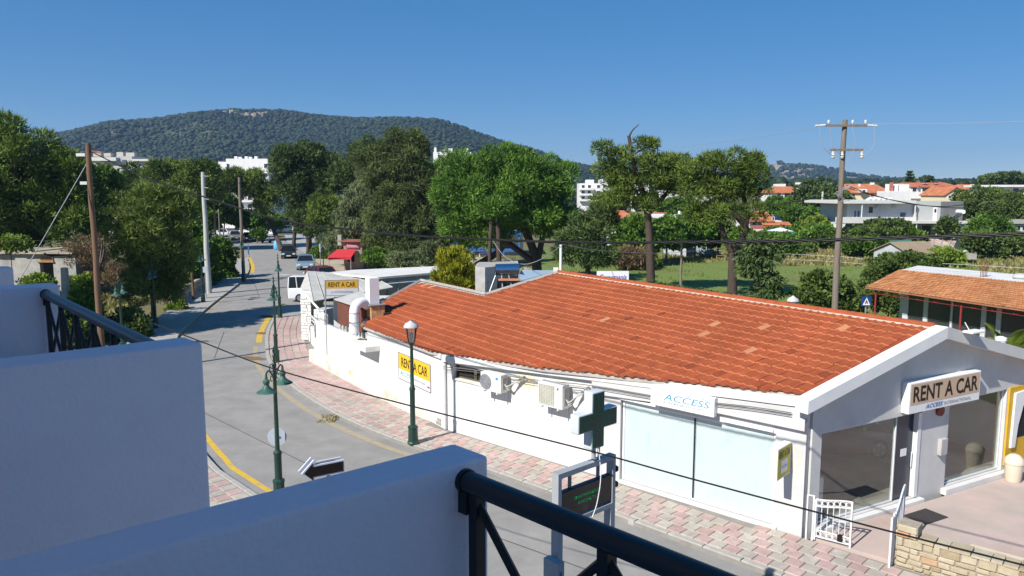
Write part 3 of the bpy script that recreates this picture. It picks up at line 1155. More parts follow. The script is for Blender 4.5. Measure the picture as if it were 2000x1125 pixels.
def tile_tint():
    q = random.random()
    if q < 0.004:
        return 1.0
    if q < 0.02:
        return random.uniform(0.1, 0.25)
    return min(0.82, max(0.32, random.gauss(0.56, 0.055)))
tms = []
for k in range(14):
    tt_ = [0.97, 0.18][k] if k < 2 else tile_tint()
    q = MB().add(TV, TF, tt_)
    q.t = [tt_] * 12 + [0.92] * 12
    me = q.mesh('tile')
    me.materials.append(M_TILE)
    for p_ in me.polygons:
        p_.use_smooth = True
    me.set_sharp_from_angle(angle=math.radians(45))
    tms.append(me)
jit = lambda: Matrix.Rotation(random.uniform(-0.018, 0.018), 4, 'Z') @ Matrix.Translation((random.uniform(-.006, .006), random.uniform(-.012, .012), random.uniform(-.002, .006)))
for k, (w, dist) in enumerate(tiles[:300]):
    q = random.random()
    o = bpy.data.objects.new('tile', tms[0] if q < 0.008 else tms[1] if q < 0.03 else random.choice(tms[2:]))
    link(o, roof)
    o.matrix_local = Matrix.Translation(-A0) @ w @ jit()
def tile_bulk(mats_, name, parent):
    tv = np.array(TV)
    tf = np.array(TF)
    Vs, Fs, Ts = [], [], []
    for k, w in enumerate(mats_):
        mm = np.array(w @ jit())
        Vs.append(tv @ mm[:3, :3].T + mm[:3, 3])
        Fs.append(tf + k * len(tv))
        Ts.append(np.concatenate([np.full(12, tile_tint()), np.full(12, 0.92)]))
    o = bulk(name, np.concatenate(Vs), np.concatenate(Fs), M_TILE, parent, np.concatenate(Ts), smooth=True)
    o.data.set_sharp_from_angle(angle=math.radians(45))
    o['kind'] = 'stuff'
    return o
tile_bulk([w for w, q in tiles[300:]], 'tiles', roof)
# tiles cut along the slanting eave and the other edges
q = MB()
edges_ = list(zip(roof_poly, roof_poly[1:] + roof_poly[:1]))
for w, dist in edge_tiles:
    bm = bmesh.new()
    tt = tile_tint()
    vv = [bm.verts.new(w @ Vector(v)) for v in TV]
    for f in TF:
        bm.faces.new([vv[i] for i in f])
    for (a0, d0), (a1, d1) in edges_:
        p0, p1 = rpos(a0, d0), rpos(a1, d1)
        if d0 == 0.0 and d1 == 0.0:
            continue
        e = (p1 - p0)
        e.z = 0
        L2 = e.length
        e.normalize()
        n = Vector((e.y, -e.x, 0))
        c = w.translation
        s_along = (Vector((c.x, c.y, 0)) - p0).dot(e)
        if -0.3 < s_along < L2 + 0.3 and abs((Vector((c.x, c.y, 0)) - p0).dot(n)) < 0.4:
            mid = rpos(6, 3)
            if (mid - p0).dot(n) > 0:
                n = -n
            bmesh.ops.bisect_plane(bm, geom=bm.verts[:] + bm.edges[:] + bm.faces[:], plane_co=p0 + n * (0.05 + 0.03 * random.random()), plane_no=n, clear_outer=True)
    bm.verts.index_update()
    b = len(q.v)
    for v in bm.verts:
        q.v.append(tuple(v.co))
        q.t.append(tt)
    for f in bm.faces:
        q.f.append(tuple(b + v.index for v in f.verts))
    bm.free()
o = q.build('cut_tiles', M_TILE, roof, fix=False)
o['kind'] = 'stuff'
bt = []
d = 0.17
while d < 5.2:
    a = 0.12 - 0.094 * d
    while a < 15.8:
        bt.append(tile_xf(a, -d, -1))
        a += TW
    d += CRS
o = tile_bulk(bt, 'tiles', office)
# ridge tiles
q = MB()
pr = [(0.12 * math.cos(t), 0.12 * math.sin(t)) for t in [math.pi * k / 6 for k in range(7)]]
for yy, sc in ((-0.22, 1.0), (0.22, 0.97)):
    for x, z in pr:
        q.v.append((x * sc, yy, z * sc))
for i in range(6):
    q.f.append((i, i + 1, 7 + i + 1, 7 + i))
q.f.append(tuple(range(7)))
q.t = [0.62] * len(q.v)
rmesh = q.mesh('ridge_tile')
rmesh.materials.append(M_TILE)
for p_ in rmesh.polygons:
    p_.use_smooth = True
rmesh.set_sharp_from_angle(angle=math.radians(50))
a = 0.0
while a < 15.7:
    p = rpos(a + 0.2, 0)
    o = bpy.data.objects.new('ridge_tile', rmesh)
    link(o, roof)
    o.location = Vector((p.x, p.y, RZ + 0.0)) - A0
    o.rotation_euler = (0, random.uniform(-.02, .02), math.atan2(R_DIR.y, R_DIR.x) - math.pi / 2 + random.uniform(-.02, .02))
    a += 0.4
q = MB()
for s_ in (1, -1):
    pts = [rpos(0.02, 0.145 * s_), rpos(15.8, 0.145 * s_)]
    q.tube([Vector((p.x, p.y, roofz(p.x, p.y) + 0.03)) for p in pts], 0.03, 6)
q.build('ridge_mortar', mat('pale_mortar', (0.50, 0.43, 0.34), 0.95, 0.2, 3), roof)
# concrete edging along the cut edges of the roof
q = MB()
for a, b in (((15.95, 0.0), (16.75, 3.2)), ((16.75, 3.2), (22.8, 3.19)), ((22.8, 3.19), (21.4, 6.02)), ((21.4, 6.02), (18.95, 7.8))):
    p0, p1 = rpos(*a), rpos(*b)
    p0.z = roofz(p0.x, p0.y) + 0.03
    p1.z = roofz(p1.x, p1.y) + 0.03
    q.tube([p0, p1], 0.085, 4)
q.build('roof_edging', mat('grey_flashing', (0.33, 0.31, 0.28), 0.85, 0.15, 3), roof)
# barge boards of the gable
for sgn, s1, nm in ((-1, -0.42, 'barge_board'), (1, 9.95, 'barge_board')):
    q = MB()
    vs_ = []
    for dpt in (0.003, 0.36):
        for s_ in (s_pk + 0.0, s1):
            p = A0 + F_DIR * s_ + F_N * dpt
            zt_ = roofz(*(A0 + F_DIR * s_).to_2d()) + 0.07
            vs_ += [(p.x, p.y, zt_ - 0.30), (p.x, p.y, zt_)]
    q.add(vs_, [(0, 1, 3, 2), (4, 6, 7, 5), (0, 2, 6, 4), (1, 5, 7, 3), (0, 4, 5, 1), (2, 3, 7, 6)])
    q.build(nm, M_TRIM if sgn < 0 else M_GREY, office)
# --- shop window on the street wall
def window_grid(parent, o, u, nrm, s0, s1, z0, z1, mull, m_frame, m_glass, depth=0.08, bar=0.05, name='window', pane='pane'):
    q = MB()
    for a, b, c, d in [(s0, s1, z0, z0 + bar), (s0, s1, z1 - bar, z1), (s0, s0 + bar, z0 + bar, z1 - bar), (s1 - bar, s1, z0 + bar, z1 - bar)]:
        q.frame(o, u, nrm, Z, (a, -depth - 0.05, c), (b, -depth + 0.01, d))
    for mm, wd in mull:
        q.frame(o, u, nrm, Z, (mm - wd / 2, -depth - 0.05, z0 + bar), (mm + wd / 2, -depth + 0.012, z1 - bar))
    wdw = q.build(name, m_frame, parent)
    ed = [s0 + bar] + [x for mm, wd in mull for x in (mm - wd / 2, mm + wd / 2)] + [s1 - bar]
    for a, b in zip(ed[::2], ed[1::2]):
        q = MB()
        q.frame(o, u, nrm, Z, (a, -depth - 0.025, z0 + bar), (b, -depth - 0.015, z1 - bar))
        q.build(pane, m_glass, wdw)
    return wdw
M_FILM = mat('whitewashed_glass', (0.50, 0.585, 0.58), 0.3, 0.03, 0.5, stain=(0.33, 0.42, 0.43), stain_scale=2.6, stain_amt=0.4, spec=0.3, stretch=(1, 1, 0.4))
M_MULL = mat('navy_mullion', (0.015, 0.022, 0.04), 0.5)
wnd = window_grid(office, A0, W_DIR, W_N, 0.74, 5.13, 0.18, 2.45, [(2.9, 0.05)], M_ALU, M_FILM, 0.1, 0.06, 'shop_window')
q = MB()
q.frame(A0, W_DIR, W_N, Z, (2.878, -0.085, 0.24), (2.922, -0.07, 2.39))
q.build('mullion', M_MULL, wnd)
q = MB()
q.frame(A0, W_DIR, W_N, Z, (0.6, 0.002, 0.1), (5.25, 0.07, 0.17))
q.build('sill', M_WHITE, office)
for a, b in ((0.78, 2.05), (3.9, 5.2)):
    q = MB()
    q.frame(A0, W_DIR, W_N, Z, (a, 0.002, 2.5), (b, 0.05, 2.57))
    q.build('awning_rail', M_TRIM, office)
# small window high in the white wall
wnd = window_grid(office, A0, W_DIR, W_N, 10.41, 11.86, 2.0, 2.45, [(10.95, 0.12)], mat('brown_window_frame', (0.10, 0.085, 0.07), 0.6), glass('dull_glass', (0.35, 0.37, 0.37), 1.0, 0.08), 0.12, 0.05, 'high_window')
q = MB()
q.frame(A0, W_DIR, W_N, Z, (10.35, -0.1, 1.93), (11.92, 0.05, 1.985))
q.build('sill', M_PLINTH, office)
q = MB()
q.frame(A0, W_DIR, W_N, Z, (10.3, -0.9, 1.9), (11.95, -0.5, 2.6))
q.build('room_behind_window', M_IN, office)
# --- facade glazing
M_GLASS = glass('shop_glass', (0.92, 0.95, 0.94), 0.28, 0.0)
window_grid(office, A0, F_DIR, F_N, 0.55, 3.42, 0.28, 2.54, [], M_ALU, M_GLASS, 0.1, 0.035, 'display_window')
window_grid(office, A0, F_DIR, F_N, 5.47, 8.08, 0.34, 2.66, [], M_ALU, M_GLASS, 0.1, 0.035, 'display_window')
q = MB()
q.frame(A0, F_DIR, F_N, Z, (3.44, -0.16, 0.3), (4.12, -0.11, 2.5))
door = q.build('door', mat('navy_door', (0.012, 0.02, 0.045), 0.25, spec=0.6), office)
q = MB()
q.frame(A0, F_DIR, F_N, Z, (3.66, -0.109, 1.42), (3.9, -0.104, 1.62))
q.build('notice', M_TRIM, door)
q = MB()
q.tube([A0 + F_DIR * 4.05 + F_N * -0.06 + Z * 1.1, A0 + F_DIR * 4.05 + F_N * -0.06 + Z * 1.5], 0.015, 6)
q.build('handle', M_ALU, door)
q = MB()
q.frame(A0, F_DIR, F_N, Z, (4.13, -0.17, 0.28), (4.265, 0.02, 2.54))
q.build('door_frame', M_ALU, office)
q = MB()
q.frame(A0, F_DIR, F_N, Z, (0.35, 0.002, 0.12), (4.4, 0.16, 0.25))
q.frame(A0, F_DIR, F_N, Z, (5.3, 0.002, 0.14), (9.7, 0.16, 0.31))
q.build('threshold', M_WHITE, office, bevel=0.012, seg=1)
# yellow cash point front at the right end
M_YP = mat('yellow_panel', (0.62, 0.36, 0.02), 0.5, 0.06, 2)
q = MB()
q.frame(A0, F_DIR, F_N, Z, (8.16, 0.003, 0.45), (9.69, 0.05, 2.72))
cp = q.build('yellow_surround', M_YP, office)
q = MB()
q.plate([(8.32, 0.95), (8.52, 0.95), (8.6, 1.6), (8.78, 2.15), (9.2, 2.35), (9.2, 2.6), (8.36, 2.55)], A0, F_DIR, Z, F_N, 0.052, 0.11)
q.build('white_arch', M_TRIM, cp)
q = MB()
q.plate([(8.62, 1.2), (9.6, 1.2), (9.6, 2.3), (9.15, 2.3), (8.82, 2.1), (8.66, 1.6)], A0, F_DIR, Z, F_N, 0.052, 0.06)
q.build('screen', M_DARK, cp)
# letter box and the round red ornament on the pier
q = MB()
q.frame(A0, F_DIR, F_N, Z, (5.02, 0.003, 1.28), (5.3, 0.12, 1.72))
q.build('letter_box', mat('stone_grey_box', (0.42, 0.41, 0.4), 0.6), office, bevel=0.01, seg=1)
q = MB()
q.disc(A0 + F_DIR * 4.98 + Z * 2.5, F_N, 0.14, 0.003, 0.08, 16)
q.build('alarm_bell', mat('dull_red', (0.22, 0.05, 0.045), 0.6, 0.3, 12), office)
# lamp on the barge board
q = MB()
p = A0 + F_DIR * 5.25 + F_N * 0.42 + Z * 4.62
q.frame(p, F_DIR, F_N, Z, (-0.12, -0.05, 0), (0.42, 0.22, 0.06))
fl_ = q.build('floodlight', M_TRIM, office, bevel=0.015, seg=1)
q = MB()
q.bar(p + F_DIR * 0.1 + Z * 0.05, p + F_DIR * 0.05 - F_N * 0.1 + Z * 0.25, 0.012)
q.build('bracket', M_ALU, fl_)
q = MB()
q.lathe([(0.13, 0), (0.13, 0.3), (0.15, 0.3), (0.15, 0.38), (0.05, 0.42)], rpos(-0.1, -3.45) + Z * 3.75, 14)
q.build('vent_cap', M_TRIM, office, smooth=True)
# drain pipe at the bend, eave cables, stone patch
q = MB()
pb = A0 + W_DIR * 12.25 + W_N * 0.06
q.tube([pb + Z * 0.12, pb + Z * 2.55], 0.05, 8)
q.build('drain_pipe', M_GREY, office)
q = MB()
for zz_, rr in ((0.33, 0.014), (0.40, 0.01)):
    pts = [A0 + W_DIR * s + W_N * 0.2 + Z * (top1(s) - zz_ + 0.03 * math.sin(s * 1.3)) for s in np.linspace(0.3, 12.2, 26)]
    q.tube(pts, rr, 5)
q.build('eave_cable', mat('grey_cable', (0.16, 0.15, 0.14), 0.7), office)
q = MB()
for k in range(5):
    q.frame(B0 + R_DIR * 0.5 + B_N * 0.0, R_DIR, B_N, Z, (-0.25 + 0.12 * (k % 3), 0.003, 0.14 + 0.13 * (k // 3)), (-0.14 + 0.12 * (k % 3), 0.03, 0.25 + 0.13 * (k // 3)))
q.build('bare_stone_patch', mat('bare_stone', (0.34, 0.30, 0.24), 0.9, 0.2, 8), office, bevel=0.01, seg=1)
# yellowed patch where an older unit was taken off
q = MB()
q.frame(A0, W_DIR, W_N, Z, (8.3, 0.002, 2.22), (8.95, 0.012, 2.62))
q.build('old_paint_patch', mat('yellowed_plaster', (0.72, 0.64, 0.44), 0.9, 0.12, 2), office)

# --- signs
M_SIGNY = mat('sign_yellow', (0.78, 0.47, 0.02), 0.45, 0.03, 1)
M_SIGNW = mat('sign_white', (0.80, 0.80, 0.80), 0.4, 0.02, 1)
M_SIGNT = mat('sign_beige', (0.58, 0.42, 0.29), 0.5, 0.04, 1)
M_INK = mat('sign_black_letters', (0.02, 0.012, 0.01), 0.5)
M_BLUE = mat('sign_blue_letters', (0.03, 0.16, 0.42), 0.5)
M_TEAL = mat('sign_teal_letters', (0.06, 0.30, 0.42), 0.5)
M_GREYL = mat('sign_grey_letters', (0.25, 0.27, 0.3), 0.5)
sb = A0 + F_DIR * 3.4
sg = thing('shop_sign', 'wide white-edged box sign with beige face reading RENT A CAR above the glass door', 'sign', (sb.x, sb.y, 2.66))
q = MB()
q.frame(A0, F_DIR, F_N, Z, (3.38, 0.004, 2.66), (6.38, 0.22, 3.46))
q.build('box', M_SIGNW, sg, bevel=0.015, seg=1)
q = MB()
q.frame(A0, F_DIR, F_N, Z, (3.43, 0.221, 2.88), (6.33, 0.224, 3.42))
q.build('face', M_SIGNT, sg)
fo = A0 + F_N * 0.226
lettering('RENT A CAR', fo + F_DIR * 3.53 + Z * 2.95, F_DIR, Z, 2.72, 0.41, M_INK, sg, 0.02)
lettering('ACCESS', fo + F_DIR * 4.05 + Z * 2.73, F_DIR, Z, 0.72, 0.11, M_BLUE, sg, 0.015, shear=0.3)
lettering('INTERNATIONAL', fo + F_DIR * 4.83 + Z * 2.73, F_DIR, Z, 1.15, 0.09, M_GREYL, sg)
# ACCESS sign over the shop window
sb = A0 + W_DIR * 3.1 + W_N * 0.2
sg = thing('shop_sign', 'white box sign with blue-grey ACCESS lettering over the pale shop window', 'sign', (sb.x, sb.y, 2.62))
q = MB()
q.frame(A0, W_DIR, W_N, Z, (2.19, 0.146, 2.63), (4.02, 0.30, 3.12))
q.build('box', M_SIGNW, sg, bevel=0.012, seg=1)
fo = A0 + W_N * 0.302
lettering('ACCESS', fo + W_DIR * 3.62 + Z * 2.83, -W_DIR, Z, 1.32, 0.17, M_TEAL, sg, 0.0, shear=0.25)
lettering('RENT A CAR', fo + W_DIR * 2.95 + Z * 3.03, -W_DIR, Z, 0.5, 0.04, M_GREYL, sg)
lettering('INTERNATIONAL', fo + W_DIR * 3.64 + Z * 2.735, -W_DIR, Z, 1.2, 0.065, M_GREYL, sg)
q = MB()
q.frame(A0, W_DIR, W_N, Z, (2.3, 0.301, 2.69), (2.52, 0.304, 2.7))
q.build('underline', M_GREYL, sg)
# yellow and white sign board on the bent wall
(s0, z0), (s1, z1) = on_plane(781, 737, B0, R_DIR), on_plane(841, 713, B0, R_DIR)
zb_, zt_ = 1.0, 0
sA, zA = on_plane(779, 687, B0, R_DIR)
sB, zB = on_plane(841, 713, B0, R_DIR)
sC, zC = on_plane(843, 768, B0, R_DIR)
sD, zD = on_plane(781, 737, B0, R_DIR)
sl, sr, zt_, zb_ = (sA + sD) / 2, (sB + sC) / 2, (zA + zB) / 2, (zC + zD) / 2
sb = B0 + R_DIR * ((sl + sr) / 2)
sg = thing('shop_sign', 'flat yellow and white RENT A CAR board on the white wall behind the globe lamp', 'sign', (sb.x, sb.y, zb_))
q = MB()
q.frame(B0, R_DIR, B_N, Z, (sr, 0.004, zb_), (sl, 0.03, zt_))
q.build('board', M_SIGNW, sg)
q = MB()
zm = zb_ + (zt_ - zb_) * 0.38
q.frame(B0, R_DIR, B_N, Z, (sr + 0.02, 0.031, zm), (sl - 0.02, 0.034, zt_ - 0.02))
q.build('face', M_SIGNY, sg)
q = MB()
for a, b, c, d in ((sr, sl, zb_ - .015, zb_ + .01), (sr, sl, zt_ - .01, zt_ + .015), (sr - .015, sr + .01, zb_, zt_), (sl - .01, sl + .015, zb_, zt_)):
    q.frame(B0, R_DIR, B_N, Z, (a, 0.0305, c), (b, 0.04, d))
q.build('edge_strip', mat('dark_edge', (0.2, 0.2, 0.2), 0.5), sg)
fo = B0 + B_N * 0.036
wS = sl - sr
lettering('RENT A CAR', fo + R_DIR * (sl - 0.1 * wS) + Z * (zm + 0.12), -R_DIR, Z, wS * 0.82, (zt_ - zm) - 0.26, M_INK, sg, 0.012)
lettering('ACCESS', fo + R_DIR * (sl - 0.05 * wS) + Z * (zb_ + 0.16), -R_DIR, Z, wS * 0.36, 0.17, M_TEAL, sg, 0.0, shear=0.3)
lettering('INTERNATIONAL', fo + R_DIR * (sl - 0.45 * wS) + Z * (zb_ + 0.17), -R_DIR, Z, wS * 0.42, 0.09, M_GREYL, sg)
q = MB()
q.frame(B0, R_DIR, B_N, Z, (sr + 0.06, 0.031, zb_ + .12), (sr + 0.24, 0.034, zb_ + .19))
q.build('red_mark', mat('sign_red', (0.35, 0.03, 0.05), 0.5), sg)
# projecting yellow sign at the corner of the office
pc = A0 + W_DIR * 0.42
sg = thing('projecting_sign', 'small square yellow RENT A CAR sign sticking out from the office corner', 'sign', (pc.x, pc.y, 1.55))
q = MB()
q.frame(pc, W_DIR, W_N, Z, (-0.10, 0.06, 1.62), (0.08, 0.82, 2.38))
q.build('box', M_SIGNW, sg, bevel=0.01, seg=1)
q = MB()
q.frame(pc, W_DIR, W_N, Z, (-0.104, 0.09, 1.65), (-0.101, 0.79, 2.35))
q.build('face', mat('sign_lime', (0.60, 0.50, 0.03), 0.5, 0.03, 1), sg)
q = MB()
q.frame(pc, W_DIR, W_N, Z, (-0.05, 0.003, 1.9), (0.03, 0.06, 2.1))
q.build('bracket', M_ALU, sg)
fo = pc - W_DIR * 0.106
lettering('RENT A CAR', fo + W_N * 0.74 + Z * 2.12, -W_N, Z, 0.6, 0.17, M_INK, sg, 0.01)
q = MB()
q.frame(pc, W_DIR, W_N, Z, (-0.108, 0.25, 1.75), (-0.105, 0.62, 2.06))
q.build('logo_panel', M_SIGNW, sg)
lettering('ACCESS', pc - W_DIR * 0.110 + W_N * 0.59 + Z * 1.87, -W_N, Z, 0.3, 0.06, M_BLUE, sg, 0.0)

# --- air conditioners
def aircon(name, label, s0, s1, z0, z1, fan_c, fan_r, round_grille):
    c = A0 + W_DIR * ((s0 + s1) / 2) + W_N * 0.3
    t = thing(name, label, 'air conditioner', (c.x, c.y, z0), 'air conditioner units on the white wall')
    q = MB()
    q.frame(A0, W_DIR, W_N, Z, (s0, 0.14, z0), (s1, 0.46, z1))
    q.build('casing', mat('aircon_casing', (0.70, 0.69, 0.65), 0.5, 0.05, 2), t, bevel=0.02)
    fc = A0 + W_DIR * fan_c + W_N * 0.46 + Z * ((z0 + z1) / 2)
    if round_grille:
        q = MB()
        q.disc(fc, W_N, fan_r, 0.002, 0.014, 26)
        q.build('fan', mat('grey_fan', (0.20, 0.21, 0.22), 0.6), t)
        q = MB()
        for k in range(1, 6):
            n = 28
            q.tube([fc + W_N * 0.02 + (W_DIR * math.cos(2 * math.pi * i / n) + Z * math.sin(2 * math.pi * i / n)) * fan_r * k / 5 for i in range(n + 1)], 0.006, 4)
        for k in range(8):
            a = k * math.pi / 4
            q.bar(fc + W_N * 0.02, fc + W_N * 0.02 + (W_DIR * math.cos(a) + Z * math.sin(a)) * fan_r, 0.006, 4)
        q.build('grille', mat('grille_grey', (0.36, 0.37, 0.38), 0.5), t)
        q = MB()
        q.frame(A0, W_DIR, W_N, Z, (s0 + 0.12, 0.461, z1 - 0.17), (s0 + 0.22, 0.465, z1 - 0.09))
        q.build('badge', mat('badge_blue', (0.05, 0.25, 0.6), 0.5), t)
    else:
        q = MB()
        q.frame(A0, W_DIR, W_N, Z, (s0 + 0.3, 0.461, z0 + 0.06), (s1 - 0.04, 0.466, z1 - 0.06))
        q.build('fan', mat('cream_dark', (0.34, 0.32, 0.27), 0.6), t)
        q = MB()
        for k in range(16):
            zz_ = z0 + 0.07 + (z1 - z0 - 0.14) * k / 15
            q.frame(A0, W_DIR, W_N, Z, (s0 + 0.3, 0.467, zz_ - 0.008), (s1 - 0.04, 0.478, zz_ + 0.008))
        for k in range(7):
            ss = s0 + 0.32 + (s1 - s0 - 0.38) * k / 6
            q.frame(A0, W_DIR, W_N, Z, (ss - 0.006, 0.479, z0 + 0.06), (ss + 0.006, 0.484, z1 - 0.06))
        q.build('grille', mat('grille_cream', (0.62, 0.60, 0.52), 0.5), t)
        lettering('F', A0 + W_N * 0.464 + W_DIR * (s0 + 0.2) + Z * (z1 - 0.17), -W_DIR, Z, 0.07, 0.07, M_INK, t, 0.02, name='badge')
    q = MB()
    for s_ in (s0 + 0.15, s1 - 0.15):
        q.frame(A0, W_DIR, W_N, Z, (s_ - 0.02, 0.003, z0 - 0.045), (s_ + 0.02, 0.5, z0 - 0.005))
        q.frame(A0, W_DIR, W_N, Z, (s_ - 0.02, 0.003, z0 - 0.3), (s_ + 0.02, 0.03, z0 - 0.046))
    q.build('bracket', M_ALU, t)
    q = MB()
    for k in range(3):
        st = A0 + W_DIR * (s0 - 0.015) + W_N * (0.22 + 0.04 * k) + Z * (z0 + 0.16 + 0.06 * k)
        en = A0 + W_DIR * (s0 - 0.62 - 0.05 * k) + W_N * 0.03 + Z * (z1 + 0.02 - 0.05 * k)
        q.tube(curve([st, st - W_DIR * 0.12 - Z * 0.05, (st + en) / 2 - Z * 0.02 + W_N * 0.05, en], 6), 0.022, 6)
    q.build('hoses', mat('hose_grey', (0.42, 0.41, 0.38), 0.8), t)
    q = MB()
    q.frame(A0, W_DIR, W_N, Z, (s0 - 0.02, 0.17, z0 + 0.1), (s0 - 0.001, 0.4, z1 - 0.1))
    q.build('service_cover', mat('hose_grey', (0.42, 0.41, 0.38), 0.8), t)
aircon('air_conditioner', 'compact air conditioner with round grey fan beside the small high window', 9.28, 10.16, 1.98, 2.56, 9.93, 0.24, True)
aircon('air_conditioner', 'larger cream air conditioner with square slatted grille behind the pharmacy cross', 6.85, 7.78, 1.94, 2.66, 7.4, 0.3, False)

# --- kitchen exhaust on the low end of the roof
t = thing('exhaust_chimney', 'white square exhaust stack on a rusty fan box at the roof edge', 'chimney', P(733, 622, 31.6))
q = MB()
c = P(733, 616, 31.6)
q.cbox((c.x, c.y, c.z + 0.10), (0.62, 0.62, 0.72), 33)
q.build('fan_box', mat('rusty_orange', (0.46, 0.24, 0.09), 0.85, 0.25, 5, rgb2=(0.6, 0.4, 0.2)), t, bevel=0.015, seg=1)
q = MB()
q.cbox((c.x - 0.1, c.y, c.z + 1.06), (0.44, 0.44, 1.1), 33)
q.build('stack', M_TRIM, t, bevel=0.01, seg=1)
q = MB()
q.cbox((c.x - 0.02, c.y, c.z + 0.485), (0.75, 0.75, 0.04), 33)
q.build('collar', mat('zinc', (0.42, 0.43, 0.44), 0.5, metal=0.4), t)
q = MB()
q.cbox((c.x + 0.42, c.y + 0.1, c.z - 0.05), (0.35, 0.45, 0.35), 33)
q.build('motor', mat('soot', (0.05, 0.035, 0.025), 0.9), t)
q = MB()
for k in range(4):
    dx, dy = [(-.3, -.3), (.3, -.3), (.3, .3), (-.3, .3)][k]
    q.bar((c.x + dx, c.y + dy, c.z - 0.75), (c.x + dx, c.y + dy, c.z - 0.2), 0.03)
q.build('stand', mat('soot', (0.05, 0.035, 0.025)), t)
t = thing('exhaust_duct', 'white round elbow duct curving up out of the wall to the rusty fan box', 'duct', P(700, 662, 31.2))
pts = [P(692, 650, 30.9), P(692, 630, 30.9), P(692, 612, 30.9), P(694, 600, 31.0), P(700, 593, 31.1), P(709, 591, 31.3), P(718, 596, 31.5)]
q = MB()
q.tube(curve(pts, 5), 0.21, 14)
q.build('elbow', M_TRIM, t, smooth=True)
q = MB()
for pz in (pts[1], pts[2]):
    q.tube([pz, pz + Z * 0.035], 0.222, 14)
q.build('clamp', mat('zinc', (0.42, 0.43, 0.44)), t)
q = MB()
cb = B0 + R_DIR * 6.15 + B_N * 0.28
q.frame(B0, R_DIR, B_N, Z, (5.35, 0.004, 1.88), (7.3, 0.62, 2.1))
q.build('tray', M_WHITE, t, bevel=0.02)
t = thing('vent_housing', 'brown corrugated metal housing with grey lid on the low wall end', 'vent', P(668, 640, 33.5))
q = MB()
o_ = B0 + R_DIR * 7.3 - B_N * 0.05
q.frame(o_, R_DIR, B_N, Z, (0.0, -1.0, 2.32), (2.75, 0.0, 3.38))
q.build('casing', mat('brown_sheet', (0.21, 0.085, 0.06), 0.7, 0.12, 3), t)
q = MB()
for k in range(20):
    q.frame(o_, R_DIR, B_N, Z, (0.04 + k * 0.138, 0.002, 2.34), (0.09 + k * 0.138, 0.02, 3.36))
for k in range(7):
    q.frame(o_, R_DIR, B_N, Z, (-0.02, -0.96 + k * 0.138, 2.34), (-0.002, -0.9 + k * 0.138, 3.36))
q.build('rib', mat('brown_sheet', (0.21, 0.085, 0.06)), t)
q = MB()
vs_ = []
for dd in (0.12, -1.12):
    for s_ in (-0.12, 2.87):
        p = o_ + R_DIR * s_ + B_N * dd
        vs_ += [(p.x, p.y, 3.385 + (0.25 if dd < 0 else 0)), (p.x, p.y, 3.43 + (0.25 if dd < 0 else 0))]
q.add(vs_, [(0, 1, 3, 2), (4, 6, 7, 5), (0, 2, 6, 4), (1, 5, 7, 3), (0, 4, 5, 1), (2, 3, 7, 6)])
q.build('lid', mat('pale_sheet', (0.46, 0.45, 0.43), 0.7), t)
for k in range(8):
    q = MB()
    q.frame(B0, R_DIR, B_N, Z, (7.35 + k * 0.36, -0.13, 2.051), (7.40 + k * 0.36, -0.06, 2.319))
    q.build('louvre_post', M_TRIM, t)
# white post end of the low wall
q = MB()
q.frame(B0, R_DIR, B_N, Z, (B_L - 1.35, -0.16, 2.052), (B_L - 0.75, 0.05, 2.5))
q.build('wall_post', M_WHITE, office, bevel=0.02)

# --- sign on a post
pb = G(641, 690, 0.7)
sg = thing('post_sign', 'yellow and white RENT A CAR sign on a thin grey post above the stone pillar', 'sign', (pb.x, pb.y, 0.62))
q = MB()
pt = P(636, 547, pb.y)
q.bar((pb.x - 0.05, pb.y, 0.62), (pb.x - 0.05, pb.y, pt.z), 0.035, 8)
q.build('post', mat('galvanised', (0.40, 0.41, 0.42), 0.5, metal=0.5), sg)
ux = Vector((0.985, 0.17, 0))
un = Vector((0.17, -0.985, 0))
o_ = Vector((pb.x - 0.01, pb.y - 0.05, pt.z - 0.74))
q = MB()
q.frame(o_, ux, un, Z, (0, -0.05, 0), (1.5, 0.05, 0.74))
q.build('board', mat('dark_edge', (0.2, 0.2, 0.2)), sg)
q = MB()
q.frame(o_, ux, un, Z, (0.03, 0.051, 0.03), (1.47, 0.055, 0.34))
q.build('lower_face', mat('sign_pale', (0.55, 0.55, 0.6), 0.5), sg)
q = MB()
q.frame(o_, ux, un, Z, (0.03, 0.051, 0.34), (1.47, 0.055, 0.71))
q.build('face', mat('sign_amber', (0.55, 0.31, 0.03), 0.5), sg)
lettering('RENT A CAR', o_ + un * 0.057 + ux * 0.13 + Z * 0.42, ux, Z, 1.22, 0.22, M_INK, sg, 0.01)
lettering('ACCESS INTERNATIONAL', o_ + un * 0.057 + ux * 0.25 + Z * 0.13, ux, Z, 1.0, 0.1, M_GREYL, sg, 0.0)

